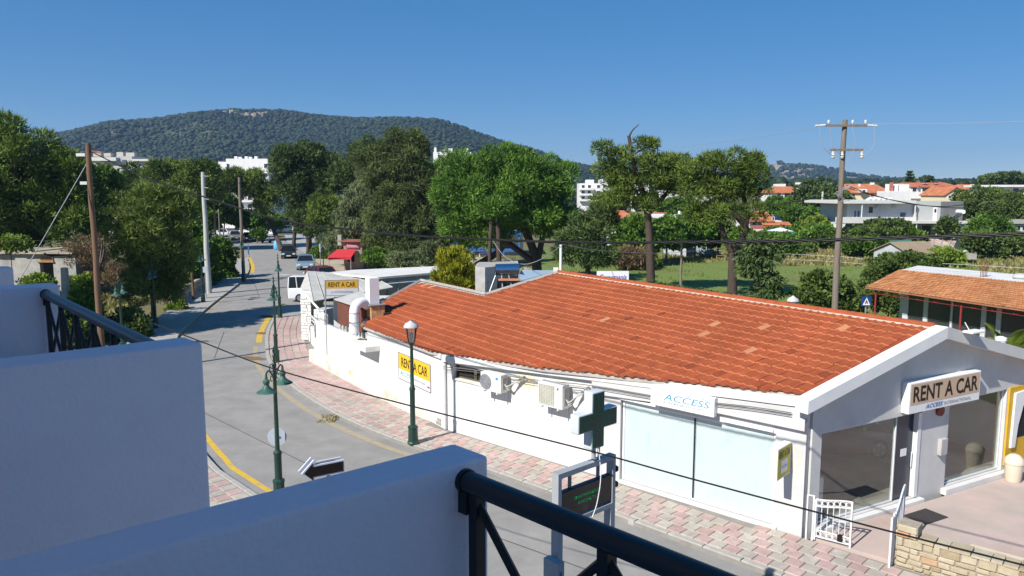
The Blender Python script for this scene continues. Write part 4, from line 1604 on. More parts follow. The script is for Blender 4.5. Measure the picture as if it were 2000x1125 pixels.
# ================================================================== stone-pillared neighbour with sheet canopy
cafe = thing('canopy_building', 'low building with white stone pillars under a grey sheet canopy', 'building', G(628, 699, PAV))
M_STW = mat('white_stone', (0.68, 0.67, 0.64), 0.9, 0.12, 5, 0.3, 20)
M_SHEET = mat('grey_roof_sheet', (0.47, 0.46, 0.42), 0.85, 0.10, 0.8, stain=(0.36, 0.32, 0.26), stain_scale=0.6)
def stone_pillar(c, w, d, ang, h, parent):
    core = MB().cbox((c.x, c.y, 0.1 + h / 2), (w - 0.06, d - 0.06, h), ang)
    pil = core.build('pillar', mat('white_joint', (0.46, 0.45, 0.43), 0.95), parent)
    a = math.radians(ang)
    ux, uy = Vector((math.cos(a), math.sin(a), 0)), Vector((-math.sin(a), math.cos(a), 0))
    z = 0.12
    while z < h + 0.02:
        hh = random.uniform(0.11, 0.19)
        hh = min(hh, h + 0.1 - z)
        if hh < 0.05:
            break
        for f_, L_, nrm, uu in ((0, w, -uy, ux), (1, d, -ux, uy)):
            s = -L_ / 2
            while s < L_ / 2 - 0.04:
                l = min(random.uniform(0.16, 0.42), L_ / 2 - s)
                if L_ / 2 - s - l < 0.09:
                    l = L_ / 2 - s
                k = (d if f_ == 0 else w) / 2 - 0.03
                q = MB()
                q.frame(Vector((c.x, c.y, 0)), uu, nrm, Z, (s + 0.008, k, z + 0.008), (s + l - 0.008, k + random.uniform(0.03, 0.075), z + hh - 0.008))
                q.build('stone', M_STW, pil, bevel=0.014, seg=1)
                s += l
        z += hh
pA, pB = G(603, 664, PAV), G(629, 699, PAV)
stone_pillar(pB + Vector((0.05, 0.5, 0)), 0.62, 0.8, -22, 2.4, cafe)
stone_pillar(pA + Vector((0.1, 0.7, 0)), 0.62, 1.5, -14, 2.75, cafe)
# low wall with an opening between the pillars, further wall behind
q = MB()
d_ = (pA - pB)
L_ = d_.length
d_.normalize()
n_ = Vector((-d_.y, d_.x, 0))
n_ = n_ if n_.x < 0 else -n_
wall_cells(q, pB + d_ * 0.6, d_, n_, 0, L_ - 0.6, 0.18, 0.0, lambda s: 1.05, [])
q.build('parapet_wall', M_WHITE, cafe)
q = MB()
for zz_ in (1.25, 1.45):
    q.frame(pB, d_, n_, Z, (0.7, -0.12, zz_ - 0.03), (L_ - 0.1, -0.06, zz_ + 0.03))
q.build('parapet_rail', M_TRIM, cafe)
q = MB()
e0, e1, e2, e3, e4 = P(612, 588, 38.6), P(767, 561, 42.0), P(722, 537, 47.0), P(600, 529, 46.5), P(587, 561, 43.0)
zz_ = Vector((0, 0, 0.05))
q.add([e0, e1, e2, e3, e4, e0 - zz_, e1 - zz_, e2 - zz_, e3 - zz_, e4 - zz_],
      [(0, 1, 2, 3), (0, 3, 4), (8, 7, 6, 5), (9, 8, 5), (0, 5, 6, 1), (1, 6, 7, 2), (2, 7, 8, 3), (3, 8, 9, 4), (4, 9, 5, 0)])
cn = q.build('canopy', M_SHEET, cafe)
q = MB()
for k in range(9):
    t = k / 8
    a, b = e0.lerp(e1, t), e3.lerp(e2, t)
    q.tube([a + Z * 0.012, b + Z * 0.012], 0.022, 4)
q.build('sheet_seam', M_SHEET, cn)
q = MB()
q.tube([e4 - Z * 0.1, P(624, 605, 37.2)], 0.06, 6)
q.build('edge_beam', M_TRIM, cafe)
# dark inside and back wall under the canopy
q = MB()
q.add([e0 + Vector((0.3, 1, -0.1)), e1 + Vector((0, 1, -0.1)), Vector((e1.x, e1.y + 1, 0.1)), Vector((e0.x + 0.3, e0.y + 1, 0.1))], [(0, 1, 2, 3)])
bw = MB()
bw.frame(Vector((e0.x + 0.5, e0.y + 2.2, 0)), (1, 0, 0), (0, 1, 0), Z, (0, 0, 0), (5.5, 0.15, 2.6))
bw.build('back_wall', M_WHITE, cafe)
# flat white roof behind, on its posts, with a beam front
fr = [G(640, 532, 3.25), G(735, 541.5, 3.25), G(850, 532, 3.25), G(1000, 530, 3.25), G(1000, 519, 3.25), G(850, 520, 3.25), G(690, 527, 3.25)]
q = MB()
q.prism([(p.x, p.y) for p in fr], 3.13, 3.25)
q.build('flat_roof', mat('white_roof_membrane', (0.66, 0.65, 0.62), 0.85, 0.07, 0.6, stain=(0.5, 0.42, 0.3), stain_scale=0.4, stain_amt=0.6), cafe)
q = MB()
a_, b_ = fr[1], fr[2]
for k in range(7):
    t = k / 6
    p = a_.lerp(b_, t)
    q.frame(Vector((p.x, p.y, 0)), (1, 0, 0), (0, 1, 0), Z, (-0.06, 0.08, 0), (0.06, 0.2, 3.128))
q.build('post', mat('grey_steel', (0.36, 0.37, 0.38), 0.6), cafe)
q = MB()
q.tube([a_ + Vector((0, 0.15, -0.45)), b_ + Vector((0, 0.15, -0.45)), fr[3] + Vector((0, 0.15, -0.45))], 0.12, 4)
q.build('beam', mat('pale_steel', (0.5, 0.52, 0.54), 0.6), cafe)
q = MB()
p = G(600, 560, 0)
q.frame(Vector((-9.0, 47.5, 0)), (1, 0.02, 0), (0, 1, 0), Z, (0, 0, 0), (9.3, 0.2, 3.12))
q.build('back_wall', M_WHITE, cafe)

# grey plaster stair block with solar water heater behind the roof notch
sb = P(965, 575, 37.5)
t = thing('plaster_block', 'rough grey plaster stair block behind the roof notch', 'building', (sb.x, sb.y, 0))
q = MB()
lo, hi = P(928, 521, 37.5), P(1012, 521, 38.6)
q.prism([(lo.x, lo.y), (lo.x + 0.5, lo.y - 0.3), (hi.x - 0.4, hi.y - 0.3), (hi.x, hi.y), (hi.x, hi.y + 2.2), (lo.x, lo.y + 2.2)], 0, lo.z)
q.build('wall', mat('rough_grey_plaster', (0.40, 0.39, 0.37), 0.95, 0.15, 3, 0.6, 14), t)
q = MB()
q.cbox(((lo.x + hi.x) / 2, lo.y + 1.0, lo.z + 0.03), (1.9, 1.9, 0.06), 1)
q.build('slab_roof', M_CONC, t)
hb = P(990, 572, 34.0)
t = thing('solar_water_heater', 'solar water heater with shiny tank and panel beside the roof notch', 'water heater', (hb.x, hb.y, 3.5))
q = MB()
a_, b_ = P(967, 527, 34.6), P(1015, 526, 34.6)
q.tube([a_, a_.lerp(b_, 0.03), a_.lerp(b_, 0.97), b_], [0.17, 0.27, 0.27, 0.17], 18)
q.build('tank', mat('polished_steel', (0.62, 0.63, 0.66), 0.12, 0.04, 2, metal=1.0), t, smooth=True)
q = MB()
q.frame(a_ + Vector((0.15, -0.24, -0.42)), (1, 0, 0), Vector((0, -0.75, -0.66)), Vector((0, -0.66, 0.75)), (0, 0, 0), (0.95, 0.14, 0.07))
q.build('panel_header', mat('rust_band', (0.38, 0.16, 0.08), 0.7), t)
q = MB()
up_ = Vector((0, 0.35, -0.94))
q.frame(a_ + Vector((0.1, -0.1, -0.3)), (1, 0, 0), up_, Vector((0, -0.94, -0.35)), (0, 0.05, 0), (1.0, 1.0, 0.06))
q.build('panel', mat('collector_glass', (0.03, 0.035, 0.045), 0.25, spec=0.6), t)
q = MB()
for xx, lean in ((0.02, -0.45), (0.3, 0.1), (0.62, 0.35), (1.1, 0.0)):
    q.bar(a_ + Vector((xx, -0.12, -0.25)), a_ + Vector((xx + lean, -0.55, -1.45)), 0.03, 6)
q.build('stand_leg', mat('galvanised', (0.40, 0.41, 0.42)), t)
# white pole with a cable at the top of the gable end
pp_ = P(1095, 536, 33.6)
t = thing('mast', 'thin white mast rising behind the top of the tiled roof', 'mast', (pp_.x, pp_.y, 0))
q = MB()
tp = P(1095, 478, 33.6)
q.bar((pp_.x, pp_.y, 0), (pp_.x, pp_.y, tp.z), 0.06, 10)
q.build('tube', M_TRIM, t, smooth=True)
q = MB()
q.frame((pp_.x - 0.32, pp_.y, 4.4), (1, 0, 0), (0, 1, 0), Z, (0, 0, 0), (0.22, 0.2, 0.45))
q.build('junction_box', M_TRIM, t)
# blue-grey sheet roofs between block and gable
t = thing('sheet_lean_to', 'pale blue corrugated lean-to roof behind the tiled roof edge', 'shed', (1.0, 37.5, 0))
q = MB()
a_, b_ = P(1010, 549, 36.5), P(1075, 545, 39)
q.add([a_, b_, b_ + Vector((0.6, 1.6, 0.3)), a_ + Vector((0.2, 2.2, 0.3)), a_ - Z * .05, b_ - Z * .05, b_ + Vector((0.6, 1.6, 0.25)), a_ + Vector((0.2, 2.2, 0.25))], [(0, 1, 2, 3), (7, 6, 5, 4), (0, 4, 5, 1), (1, 5, 6, 2), (2, 6, 7, 3), (3, 7, 4, 0)])
q.build('roof', mat('blue_sheet', (0.34, 0.44, 0.52), 0.6, 0.1, 2), t)
q = MB()
for p in (a_, b_, a_ + Vector((0.2, 2.1, 0.2)), b_ + Vector((0.5, 1.5, 0.2))):
    q.bar((p.x, p.y + 0.05, 0), (p.x, p.y + 0.05, p.z - 0.05), 0.05, 6)
q.build('post', mat('grey_steel', (0.36, 0.37, 0.38)), t)
# creperie sign behind the ridge
pb = P(1196, 540, 38.0)
t = thing('shop_sign', 'white sign with blue handwriting standing behind the roof ridge', 'sign', (pb.x, pb.y, 2.5))
q = MB()
a_, b_ = P(1166, 548, 38), P(1228, 546, 38)
q.box((a_.x, 38, 3.2), (b_.x, 38.18, P(1200, 530, 38).z))
q.build('box', M_SIGNW, t)
lettering('Crepomania', (a_.x + 0.12, 37.995, 3.72), (1, 0, 0), Z, (b_.x - a_.x) - 0.24, 0.36, mat('sign_ink_blue', (0.04, 0.07, 0.30), 0.5), t, 0.01, shear=0.3)
q = MB()
for xx in (a_.x + 0.2, b_.x - 0.2):
    q.bar((xx, 38.1, 0), (xx, 38.1, 3.25), 0.04, 6)
q.build('post', mat('grey_steel', (0.36, 0.37, 0.38)), t)

# ================================================================== terrace, gate and stone wall in front of the facade
T0 = A0 - W_DIR * 2.05
q = MB()
tp_ = [A0 + F_N * 0.17 + F_DIR * 0.1, A0 + F_DIR * 14 + F_N * 0.17, A0 + F_DIR * 14 - W_DIR * 9, A0 - W_DIR * 9 - W_N * 0.3]
q.prism([(p.x, p.y) for p in tp_], 0.0, 0.16)
terr = struct(q, 'terrace', mat('terrace_stone', (0.46, 0.40, 0.35), 0.8, 0.12, 0.8, 0.1, 20, rgb2=(0.48, 0.37, 0.33), stain=(0.42, 0.27, 0.23), stain_scale=0.35, stain_amt=0.8), )
M_STB = tintmat('rubble_stone', [(0.0, (0.30, 0.23, 0.15)), (0.35, (0.44, 0.37, 0.25)), (0.7, (0.52, 0.46, 0.34)), (0.9, (0.46, 0.25, 0.12)), (1.0, (0.62, 0.58, 0.5))], 0.9, 0.15, 0.6, 18)
sw = thing('stone_wall', 'low golden rubble stone wall along the pavement beside the white gate', 'wall', (T0.x, T0.y, PAV))
q = MB()
q.frame(T0, -W_DIR, W_N, Z, (0.02, -0.36, 0.0), (6.5, -0.02, 0.80))
q.frame(T0, -W_DIR, W_N, Z, (0.02, -0.38, 0.80), (0.4, -0.02, 1.08))
q.build('core', mat('wall_mortar', (0.36, 0.31, 0.24), 0.95, 0.2, 5), sw)
def rubble(o, u, nrm, L_, z0, z1, k0, parent):
    z = z0
    while z < z1 - 0.03:
        hh = min(random.uniform(0.11, 0.2), z1 - z)
        if z1 - z - hh < 0.07:
            hh = z1 - z
        s = 0.0
        while s < L_ - 0.03:
            l = min(random.uniform(0.14, 0.38), L_ - s)
            if L_ - s - l < 0.08:
                l = L_ - s
            q = MB()
            j = lambda: random.uniform(-0.014, 0.014)
            g = 0.010
            lo = [(s + g + j(), z + g + j()), (s + l - g + j(), z + g + j()), (s + l - g + j(), z + hh - g + j()), (s + g + j(), z + hh - g + j())]
            q.plate(lo, Vector((o.x, o.y, 0)), u, Z, nrm, k0, k0 + random.uniform(0.025, 0.06))
            q.t = [min(1, max(0, random.gauss(0.5, 0.25)))] * len(q.v)
            me = q.mesh('stone', off_of(parent), True, 0.016, 1)
            if 'tint' in me.attributes:
                v_ = np.full(len(me.vertices), q.t[0], dtype=np.float32)
                me.attributes['tint'].data.foreach_set('value', v_)
            me.materials.append(M_STB)
            ob = bpy.data.objects.new('stone', me)
            link(ob, parent)
            s += l
        z += hh
rubble(T0, -W_DIR, W_N, 6.4, 0.12, 0.80, -0.02, sw)
rubble(T0, -W_N, W_DIR, 0.36, 0.12, 1.06, -0.02, sw)
rubble(T0, -W_DIR, W_N, 0.4, 0.80, 1.08, -0.02, sw)
# coping stones
s = 0.42
while s < 6.3:
    l = random.uniform(0.2, 0.42)
    q = MB()
    q.frame(T0, -W_DIR, W_N, Z, (s + .01, -0.38 + random.uniform(-.02, .02), 0.795), (s + l - .01, 0.03 + random.uniform(-.02, .02), 0.84 + random.uniform(0, .03)))
    q.t = [random.uniform(0.1, 0.8)] * 8
    o = q.build('coping_stone', M_STB, sw)
    s += l
# cream slab bench on the terrace behind the wall
q = MB()
sl0 = T0 - W_DIR * 0.75 - W_N * 0.75
q.frame(sl0, -W_DIR, W_N, Z, (0.4, -0.62, 0.40), (6.0, 0.12, 0.50))
bench_l = T0 - W_DIR * 2.5 - W_N * 1.0
bench = thing('stone_bench', 'long cream stone slab bench just behind the rubble wall', 'bench', (bench_l.x, bench_l.y, 0.16))
q.build('slab', mat('cream_stone', (0.62, 0.52, 0.39), 0.8, 0.06, 1.5), bench, bevel=0.015, seg=1)
for k in range(4):
    q = MB()
    q.frame(sl0, -W_DIR, W_N, Z, (0.6 + 1.6 * k, -0.5, 0.16), (0.85 + 1.6 * k, 0.0, 0.40))
    q.build('block', mat('cream_stone', (0.62, 0.52, 0.39)), bench)
# gate leaves
M_IRON = mat('white_iron', (0.66, 0.66, 0.66), 0.5, 0.05, 3)
def gate_leaf(label, o, u, L_, h0, h1, z0):
    t = thing('iron_gate', label, 'gate', (o.x, o.y, z0), 'white iron gate leaves')
    n_ = Vector((u.y, -u.x, 0))
    top = lambda s: h0 + (h1 - h0) * smooth01(s / L_)
    q = MB()
    q.bar(o + Z * z0, o + Z * (z0 + top(0)), 0.028, 4)
    q.bar(o + u * L_ + Z * z0, o + u * L_ + Z * (z0 + top(L_)), 0.028, 4)
    q.build('stile', M_IRON, t)
    for dz in (0, -0.16):
        q = MB()
        q.tube([o + u * (L_ * k / 10) + Z * (z0 + top(L_ * k / 10) + dz) for k in range(11)], 0.018, 5)
        q.build('top_rail', M_IRON, t)
    q = MB()
    for zz_ in (0.08, 0.24):
        q.bar(o + Z * (z0 + zz_), o + u * L_ + Z * (z0 + zz_), 0.018, 4)
    q.build('bottom_rail', M_IRON, t)
    for k in range(1, 6):
        s_ = L_ * k / 6
        q = MB()
        q.bar(o + u * s_ + Z * (z0 + 0.08), o + u * s_ + Z * (z0 + top(s_)), 0.012, 5)
        q.build('bar', M_IRON, t)
    q = MB()
    for k in range(6):
        for zc in (0.16, top(L_ * (k + .5) / 6) - 0.08):
            c_ = o + u * (L_ * (k + .5) / 6) + Z * (z0 + zc)
            q.tube([c_ + (u * math.cos(a) + Z * math.sin(a)) * 0.055 for a in [i * math.pi / 5 for i in range(11)]], 0.009, 4)
    q.build('scroll', M_IRON, t)
    return t
g0 = A0 - W_DIR * 0.06 + W_N * 0.03
l1 = gate_leaf('white iron gate leaf with arched top standing against the grey office corner', g0 + Vector((0.20, -0.14, 0)), Vector((0.80, -0.60, 0)), 0.78, 0.98, 1.10, PAV + 0.03)
q = MB()
q.bar(g0 + Vector((0.04, -0.05, PAV)), g0 + Vector((0.04, -0.05, 1.2)), 0.028, 4)
q.bar(g0 + Vector((0.16, -0.12, PAV)), g0 + Vector((0.16, -0.12, 1.2)), 0.028, 4)
q.bar(g0 + Vector((0.04, -0.05, 1.19)), g0 + Vector((0.16, -0.12, 1.19)), 0.02, 4)
q.build('side_panel', M_IRON, l1)
q = MB()
q.frame(g0 + Vector((0.6, -0.44, 0)), Vector((0.80, -0.60, 0)), Vector((0.6, 0.8, 0)), Z, (0, -0.03, 0.26), (0.11, 0.03, 0.42))
q.build('lock', M_INK, l1)
g1 = T0 + W_DIR * 0.06
l2 = gate_leaf('white iron gate leaf folded open against the rubble stone wall', g1 - W_N * 0.05, Vector((0.62, 0.78, 0)), 0.8, 1.12, 1.5, PAV + 0.05)
q = MB()
q.bar(g1 + W_N * 0.05 + Z * PAV, g1 + W_N * 0.05 + Z * 1.3, 0.03, 4)
q.bar(g1 + W_N * 0.2 + Z * PAV, g1 + W_N * 0.2 + Z * 1.25, 0.03, 4)
q.bar(g1 + W_N * 0.05 + Z * 1.24, g1 + W_N * 0.2 + Z * 1.24, 0.02, 4)
q.build('side_panel', M_IRON, l2)
# litter bin, door mat
bp = A0 + F_DIR * 7.95 + F_N * 0.42
t = thing('litter_bin', 'cream domed litter bin standing by the right display window', 'bin', (bp.x, bp.y, 0.16))
M_BIN = mat('cream_plastic', (0.66, 0.58, 0.46), 0.6, 0.04, 3)
q = MB()
q.lathe([(0.19, 0), (0.2, 0.02), (0.235, 0.5), (0.245, 0.5), (0.245, 0.52)], (bp.x, bp.y, 0.165), 18)
q.build('body', M_BIN, t, smooth=True)
q = MB()
q.lathe([(0.255, 0.0), (0.255, 0.05), (0.22, 0.14), (0.13, 0.23), (0.03, 0.26)], (bp.x, bp.y, 0.686), 18)
q.build('lid', M_BIN, t, smooth=True)
mp_ = A0 + F_DIR * 3.55 + F_N * 0.75
q = MB()
q.frame(mp_, F_DIR, F_N, Z, (-0.45, -0.3, 0.161), (0.45, 0.3, 0.175))
solo(q, 'door_mat', mat('dark_mat', (0.05, 0.045, 0.045), 0.95, 0.2, 20), 'dark grey door mat on the terrace before the glass door', 'mat', (mp_.x, mp_.y, 0.161))
# ================================================================== THE HOTEL THE CAMERA STANDS IN
HU = Vector((0.70, -0.714, 0)).normalized()
HP = Vector((0.77, 0.638, 0)).normalized()
M_HOTEL = mat('hotel_white_paint', (0.84, 0.80, 0.85), 0.8, 0.03, 3, 0.3, 60, stain=(0.74, 0.71, 0.75), stain_scale=1.2, stain_amt=0.4)
M_RAIL = mat('dark_rail_paint', (0.010, 0.020, 0.026), 0.35, 0.1, 4, spec=0.5)
M_RAILB = mat('dark_bar_paint', (0.010, 0.018, 0.022), 0.5, 0.1, 4, spec=0.4)
hotel = thing('hotel', 'white hotel front with rounded balcony walls and dark rails in the foreground', 'building', (-2.0, 1.0, 0))
HO = Vector((0, 0, 0))
q = MB()
q.frame(HO, HU, HP, Z, (-8.7, -7.0, 0.0), (6.5, -0.36, 9.5))
q.build('wall', M_HOTEL, hotel)
q = MB()
q.frame(HO, HU, HP, Z, (-8.7, -0.355, 9.28), (6.5, 0.6, 9.5))  # unseen slab, added to keep sky light off the divider walls
q.build('unseen_balcony_ceiling', M_HOTEL, hotel)
ZT = 7.55
ends = [(Vector((-0.105, 1.865, 0)), 0.135), (Vector((-1.415, 3.305, 0)), 0.20), (Vector((-3.265, 5.385, 0)), 0.20), (Vector((-4.40, 6.62, 0)), 0.20)]
for e, th in ends:
    q = MB()
    L_ = e.dot(HP) + 0.30
    q.frame(e, HU, -HP, Z, (-th / 2, 0.0, 5.9), (th / 2, L_, ZT))
    q.build('divider_wall', M_HOTEL, hotel, bevel=0.013, seg=3, smooth=True)
def balcony_slab(a, b):
    q = MB()
    q.frame(a, (b - a).normalized(), -HP, Z, (0.11, 0.01, 6.3), ((b - a).length - 0.11, a.dot(HP) + 0.3, 6.48))
    q.build('balcony_floor', M_HOTEL, hotel)
balcony_slab(ends[2][0], ends[1][0])
balcony_slab(ends[0][0], ends[0][0] + HU * 3.6)
def railing(a, b, n, zt, r, first=0.05):
    a, b = Vector(a), Vector(b)
    u = (b - a).normalized()
    L_ = (b - a).length
    q = MB()
    q.tube([Vector((a.x, a.y, zt)), Vector((b.x, b.y, zt))], r, 16)
    rl = q.build('railing', M_RAIL, hotel, smooth=True)
    st = (L_ - first) / n
    for k in range(n + 1):
        p = a + u * min(first + st * k, L_ - 0.02)
        q = MB()
        q.frame(Vector((p.x, p.y, 0)), u, HP, Z, (-0.014, -0.014, zt - 0.52), (0.014, 0.014, zt - r * 0.6))
        q.build('post', M_RAILB, rl)
        if k < n:
            p2 = a + u * (first + st * (k + 1))
            for (x0, z0_), (x1, z1_) in (((p, zt - 0.04), (p2, zt - 0.46)), ((p, zt - 0.46), (p2, zt - 0.04))):
                q = MB()
                q.tube([Vector((x0.x, x0.y, z0_)), Vector((x1.x, x1.y, z1_))], 0.0105, 6)
                q.build('brace', M_RAILB, rl)
    q = MB()
    q.tube([Vector((a.x, a.y, zt - 0.47)), Vector((b.x, b.y, zt - 0.47))], 0.013, 6)
    q.build('bottom_rail', M_RAILB, rl)
    q = MB()
    q.frame(Vector((a.x, a.y, 0)), u, HP, Z, (0.002, -0.07, 6.482), (L_ - 0.002, 0.07, zt - 0.521))
    q.build('low_parapet', M_HOTEL, hotel)
    q = MB()
    q.tube([Vector((a.x, a.y, zt)) - u * 0.002, Vector((a.x, a.y, zt)) + u * 0.012], r * 1.12, 16)
    q.frame(Vector((a.x, a.y, 0)), u, HP, Z, (-0.002, -0.02, zt - 0.075), (0.03, 0.02, zt - 0.02))
    q.build('wall_flange', M_RAILB, rl)
    return rl
ra = ends[0][0] + HU * (0.135 / 2) - HP * 0.075
railing(ra, ra + HU * 3.2, 8, ZT - 0.045, 0.0265, 0.045)
ra = ends[2][0] + HU * 0.1 - HP * 0.09
rb_ = ends[1][0] - HU * 0.1 - HP * 0.09
railing(ra, rb_, 6, ZT - 0.06, 0.032, 0.05)

# ================================================================== STREET LAMPS AND POLES
M_LG = mat('dark_green_iron', (0.012, 0.045, 0.032), 0.45, 0.15, 4, spec=0.5)
M_SH = mat('green_shade', (0.045, 0.11, 0.085), 0.5, 0.15, 4, spec=0.4)
M_LMP = mat('frosted_bulb', (0.7, 0.7, 0.68), 0.4)
def lamp_proto():
    t = thing('street_lamp', 'x', 'street lamp', (0, 0, 0), 'dark green twin-arm street lamps')
    q = MB()
    q.lathe([(0.17, 0), (0.17, 0.06), (0.15, 0.08), (0.15, 0.5), (0.165, 0.52), (0.165, 0.56), (0.10, 0.6)], (0, 0, 0), 8)
    q.build('base', M_LG, t)
    q = MB()
    q.lathe([(0.095, 0.6), (0.095, 1.25), (0.11, 1.27), (0.11, 1.33), (0.06, 1.38), (0.045, 3.6), (0.06, 3.62), (0.06, 3.68), (0.03, 3.72), (0.03, 3.85), (0.055, 3.9), (0.02, 3.97), (0.04, 4.03), (0.005, 4.15)], (0, 0, 0), 12)
    q.build('pole', M_LG, t, smooth=True)
    for s in (-1, 1):
        q = MB()
        q.tube(curve([(0, 0, 3.25), (s * 0.15, 0, 3.45), (s * 0.33, 0, 3.58), (s * 0.47, 0, 3.52), (s * 0.47, 0, 3.40)], 5), 0.022, 6)
        for c_, r_q in (((s * 0.16, 0, 3.62), 0.1), ((s * 0.17, 0, 3.34), 0.07)):
            q.tube([(c_[0] + math.cos(a) * r_q, 0, c_[2] + math.sin(a) * r_q) for a in [i * 2 * math.pi / 10 for i in range(9)]], 0.014, 5)
        arm = q.build('arm', M_LG, t, smooth=True)
        q = MB()
        q.lathe([(0.26, 3.06), (0.235, 3.085), (0.15, 3.13), (0.08, 3.2), (0.06, 3.26), (0.085, 3.3), (0.085, 3.36), (0.04, 3.40), (0.03, 3.5)], (s * 0.47, 0, 0), 16)
        q.build('lamp_shade', M_SH, arm, smooth=True)
        q = MB()
        q.lathe([(0.01, 2.99), (0.07, 3.02), (0.08, 3.055)], (s * 0.47, 0, 0), 10)
        q.build('bulb', M_LMP, arm, smooth=True)
    return t
lp0 = lamp_proto()
lamp_spots = [(G(546, 977, 0.1), 82, 'green twin-arm street lamp in front of the nearest balcony wall'),
              (G(540, 707, PAV), 96, 'green twin-arm street lamp standing on the curve of the pink pavement'),
              (G(547, 620, PAV), 104, 'green twin-arm street lamp at the far end of the pink pavement'),
              (G(304, 641, PAV), 98, 'green twin-arm street lamp at the near end of the left pavement'),
              (G(397, 590, PAV), 100, 'green twin-arm street lamp in front of the grey concrete pole'),
              (G(241, 690, 0), 98, 'green twin-arm street lamp showing above the balcony rail'),
              (G(475, 548, PAV), 100, 'farthest green twin-arm street lamp by the dark wooden pole')]
for k, (p, a, lab) in enumerate(lamp_spots):
    o = lp0 if k == 0 else copy_tree(lp0)
    o.location = (p.x, p.y, p.z)
    o.rotation_euler = (0, 0, math.radians(a))
    o['label'] = lab
def globe_lamp(p, lab):
    t = thing('globe_lamp', lab, 'street lamp', p, 'green globe street lamps')
    q = MB()
    q.lathe([(0.19, 0), (0.19, 0.05), (0.165, 0.08), (0.15, 0.5), (0.17, 0.52), (0.17, 0.57), (0.09, 0.62)], p, 8)
    q.build('base', M_LG, t)
    q = MB()
    q.lathe([(0.085, 0.62), (0.085, 1.75), (0.1, 1.78), (0.1, 1.84), (0.065, 1.9), (0.05, 3.2), (0.075, 3.24), (0.1, 3.3)], p, 12)
    q.build('pole', M_LG, t, smooth=True)
    q = MB()
    q.lathe([(0.1, 3.3), (0.13, 3.4), (0.19, 3.82)], p, 16)
    q.build('glass_bowl', glass('lamp_bowl', (0.86, 0.88, 0.86), 1.0, 0.04), t, smooth=True)
    q = MB()
    q.lathe([(0.03, 3.31), (0.06, 3.4), (0.06, 3.6), (0.02, 3.66)], p, 10)
    q.build('bulb', M_LMP, t, smooth=True)
    q = MB()
    q.lathe([(0.245, 3.822), (0.245, 3.85), (0.2, 3.93), (0.08, 4.0), (0.03, 4.05)], p, 18)
    q.build('cap', mat('pale_lamp_cap', (0.5, 0.5, 0.48), 0.5), t, smooth=True)
gl_p = G(807, 866, PAV)
globe_lamp(gl_p, 'green lamp with clear glass bowl on the pavement before the yellow board')
globe_lamp(Vector((11.35, 30.3, 0)), 'globe lamp whose pale head shows behind the tiled ridge')

M_WOODP = mat('pole_wood', (0.17, 0.105, 0.065), 0.9, 0.25, 3, 0.4, 30, stretch=(6, 6, 0.4))
M_WOODG = mat('pole_wood_grey', (0.20, 0.165, 0.13), 0.9, 0.25, 3, 0.4, 30, stretch=(6, 6, 0.4))
M_WIRE = mat('black_cable', (0.012, 0.012, 0.013), 0.6)
M_WIREG = mat('grey_wire', (0.30, 0.30, 0.31), 0.6)
M_PORC = mat('porcelain', (0.62, 0.62, 0.6), 0.3)
def pole(name, lab, px, py_top, D, r0, r1, m, cat='utility pole', n=10, group=None):
    tp = P(px, py_top, D)
    t = thing(name, lab, cat, (tp.x, tp.y, 0), group)
    q = MB()
    nseg = 8
    q.tube([(tp.x + 0.02 * math.sin(k * 1.7), tp.y, tp.z * k / nseg) for k in range(nseg + 1)], [r0 + (r1 - r0) * k / nseg for k in range(nseg + 1)], n)
    q.build('shaft', m, t, smooth=True)
    return t, tp
t, LP = pole('utility_pole', 'reddish wooden utility pole rising over the balcony wall on the left', 171, 280, 33, 0.135, 0.105, M_WOODP)
q = MB()
q.box((LP.x - 0.42, LP.y - 0.05, LP.z - 1.75), (LP.x - 0.12, LP.y + 0.05, LP.z - 1.62))
q.box((LP.x - 0.5, LP.y - 0.06, LP.z - 0.55), (LP.x - 0.12, LP.y + 0.06, LP.z - 0.42))
q.build('step_bracket', M_PORC, t)
q = MB()
q.tube([(LP.x + 0.15, LP.y, LP.z - 0.35), (LP.x + 0.5, LP.y, LP.z - 0.4)], 0.03, 6)
q.build('cable_clamp', mat('clamp_red', (0.4, 0.1, 0.06), 0.6), t)
q = MB()
en = P(40, 540, 26)
en = Vector((LP.x - 3.0, LP.y - 3.2, 0))
st = Vector((LP.x - 0.12, LP.y, LP.z - 0.9))
dd = P(45, 535, 30.5)
q.bar(st, st + (dd - st) * 1.6, 0.02, 6)
q.build('stay_wire', M_WIREG, t)
t, CP = pole('concrete_pole', 'pale grey tapered concrete pole on the left pavement', 396, 336, 60.5, 0.24, 0.15, mat('pole_concrete', (0.46, 0.46, 0.43), 0.9, 0.08, 2))
q = MB()
for k in range(3):
    q.bar((CP.x, CP.y - 0.1, CP.z - 0.3 - k * 0.9), (CP.x + 0.5, CP.y - 0.3, CP.z - 0.35 - k * 0.9), 0.03, 5)
q.build('hook', M_WIREG, t)
t, WP2 = pole('utility_pole', 'dark wooden utility pole standing where the left hedge ends', 467, 346, 70, 0.17, 0.12, M_WOODG)
t, WP3 = pole('utility_pole', 'slim wooden utility pole far up the street between trees', 416, 362, 108, 0.17, 0.12, M_WOODG)
pole('fence_post', 'short weathered wooden post among the bushes by the left pavement', 371, 455, 57, 0.11, 0.09, M_WOODP, 'post')
pole('fence_post', 'thin wooden post beside the far parked cars', 427, 408, 118, 0.12, 0.1, M_WOODG, 'post')
pole('utility_pole', 'pale concrete pole in front of the round dark tree on the right', 1607, 374, 118, 0.2, 0.15, mat('pole_concrete', (0.46, 0.46, 0.43)))
pole('fence_post', 'slim leaning dark post between the two tall pines', 1332, 460, 62, 0.12, 0.08, M_WOODG, 'post')
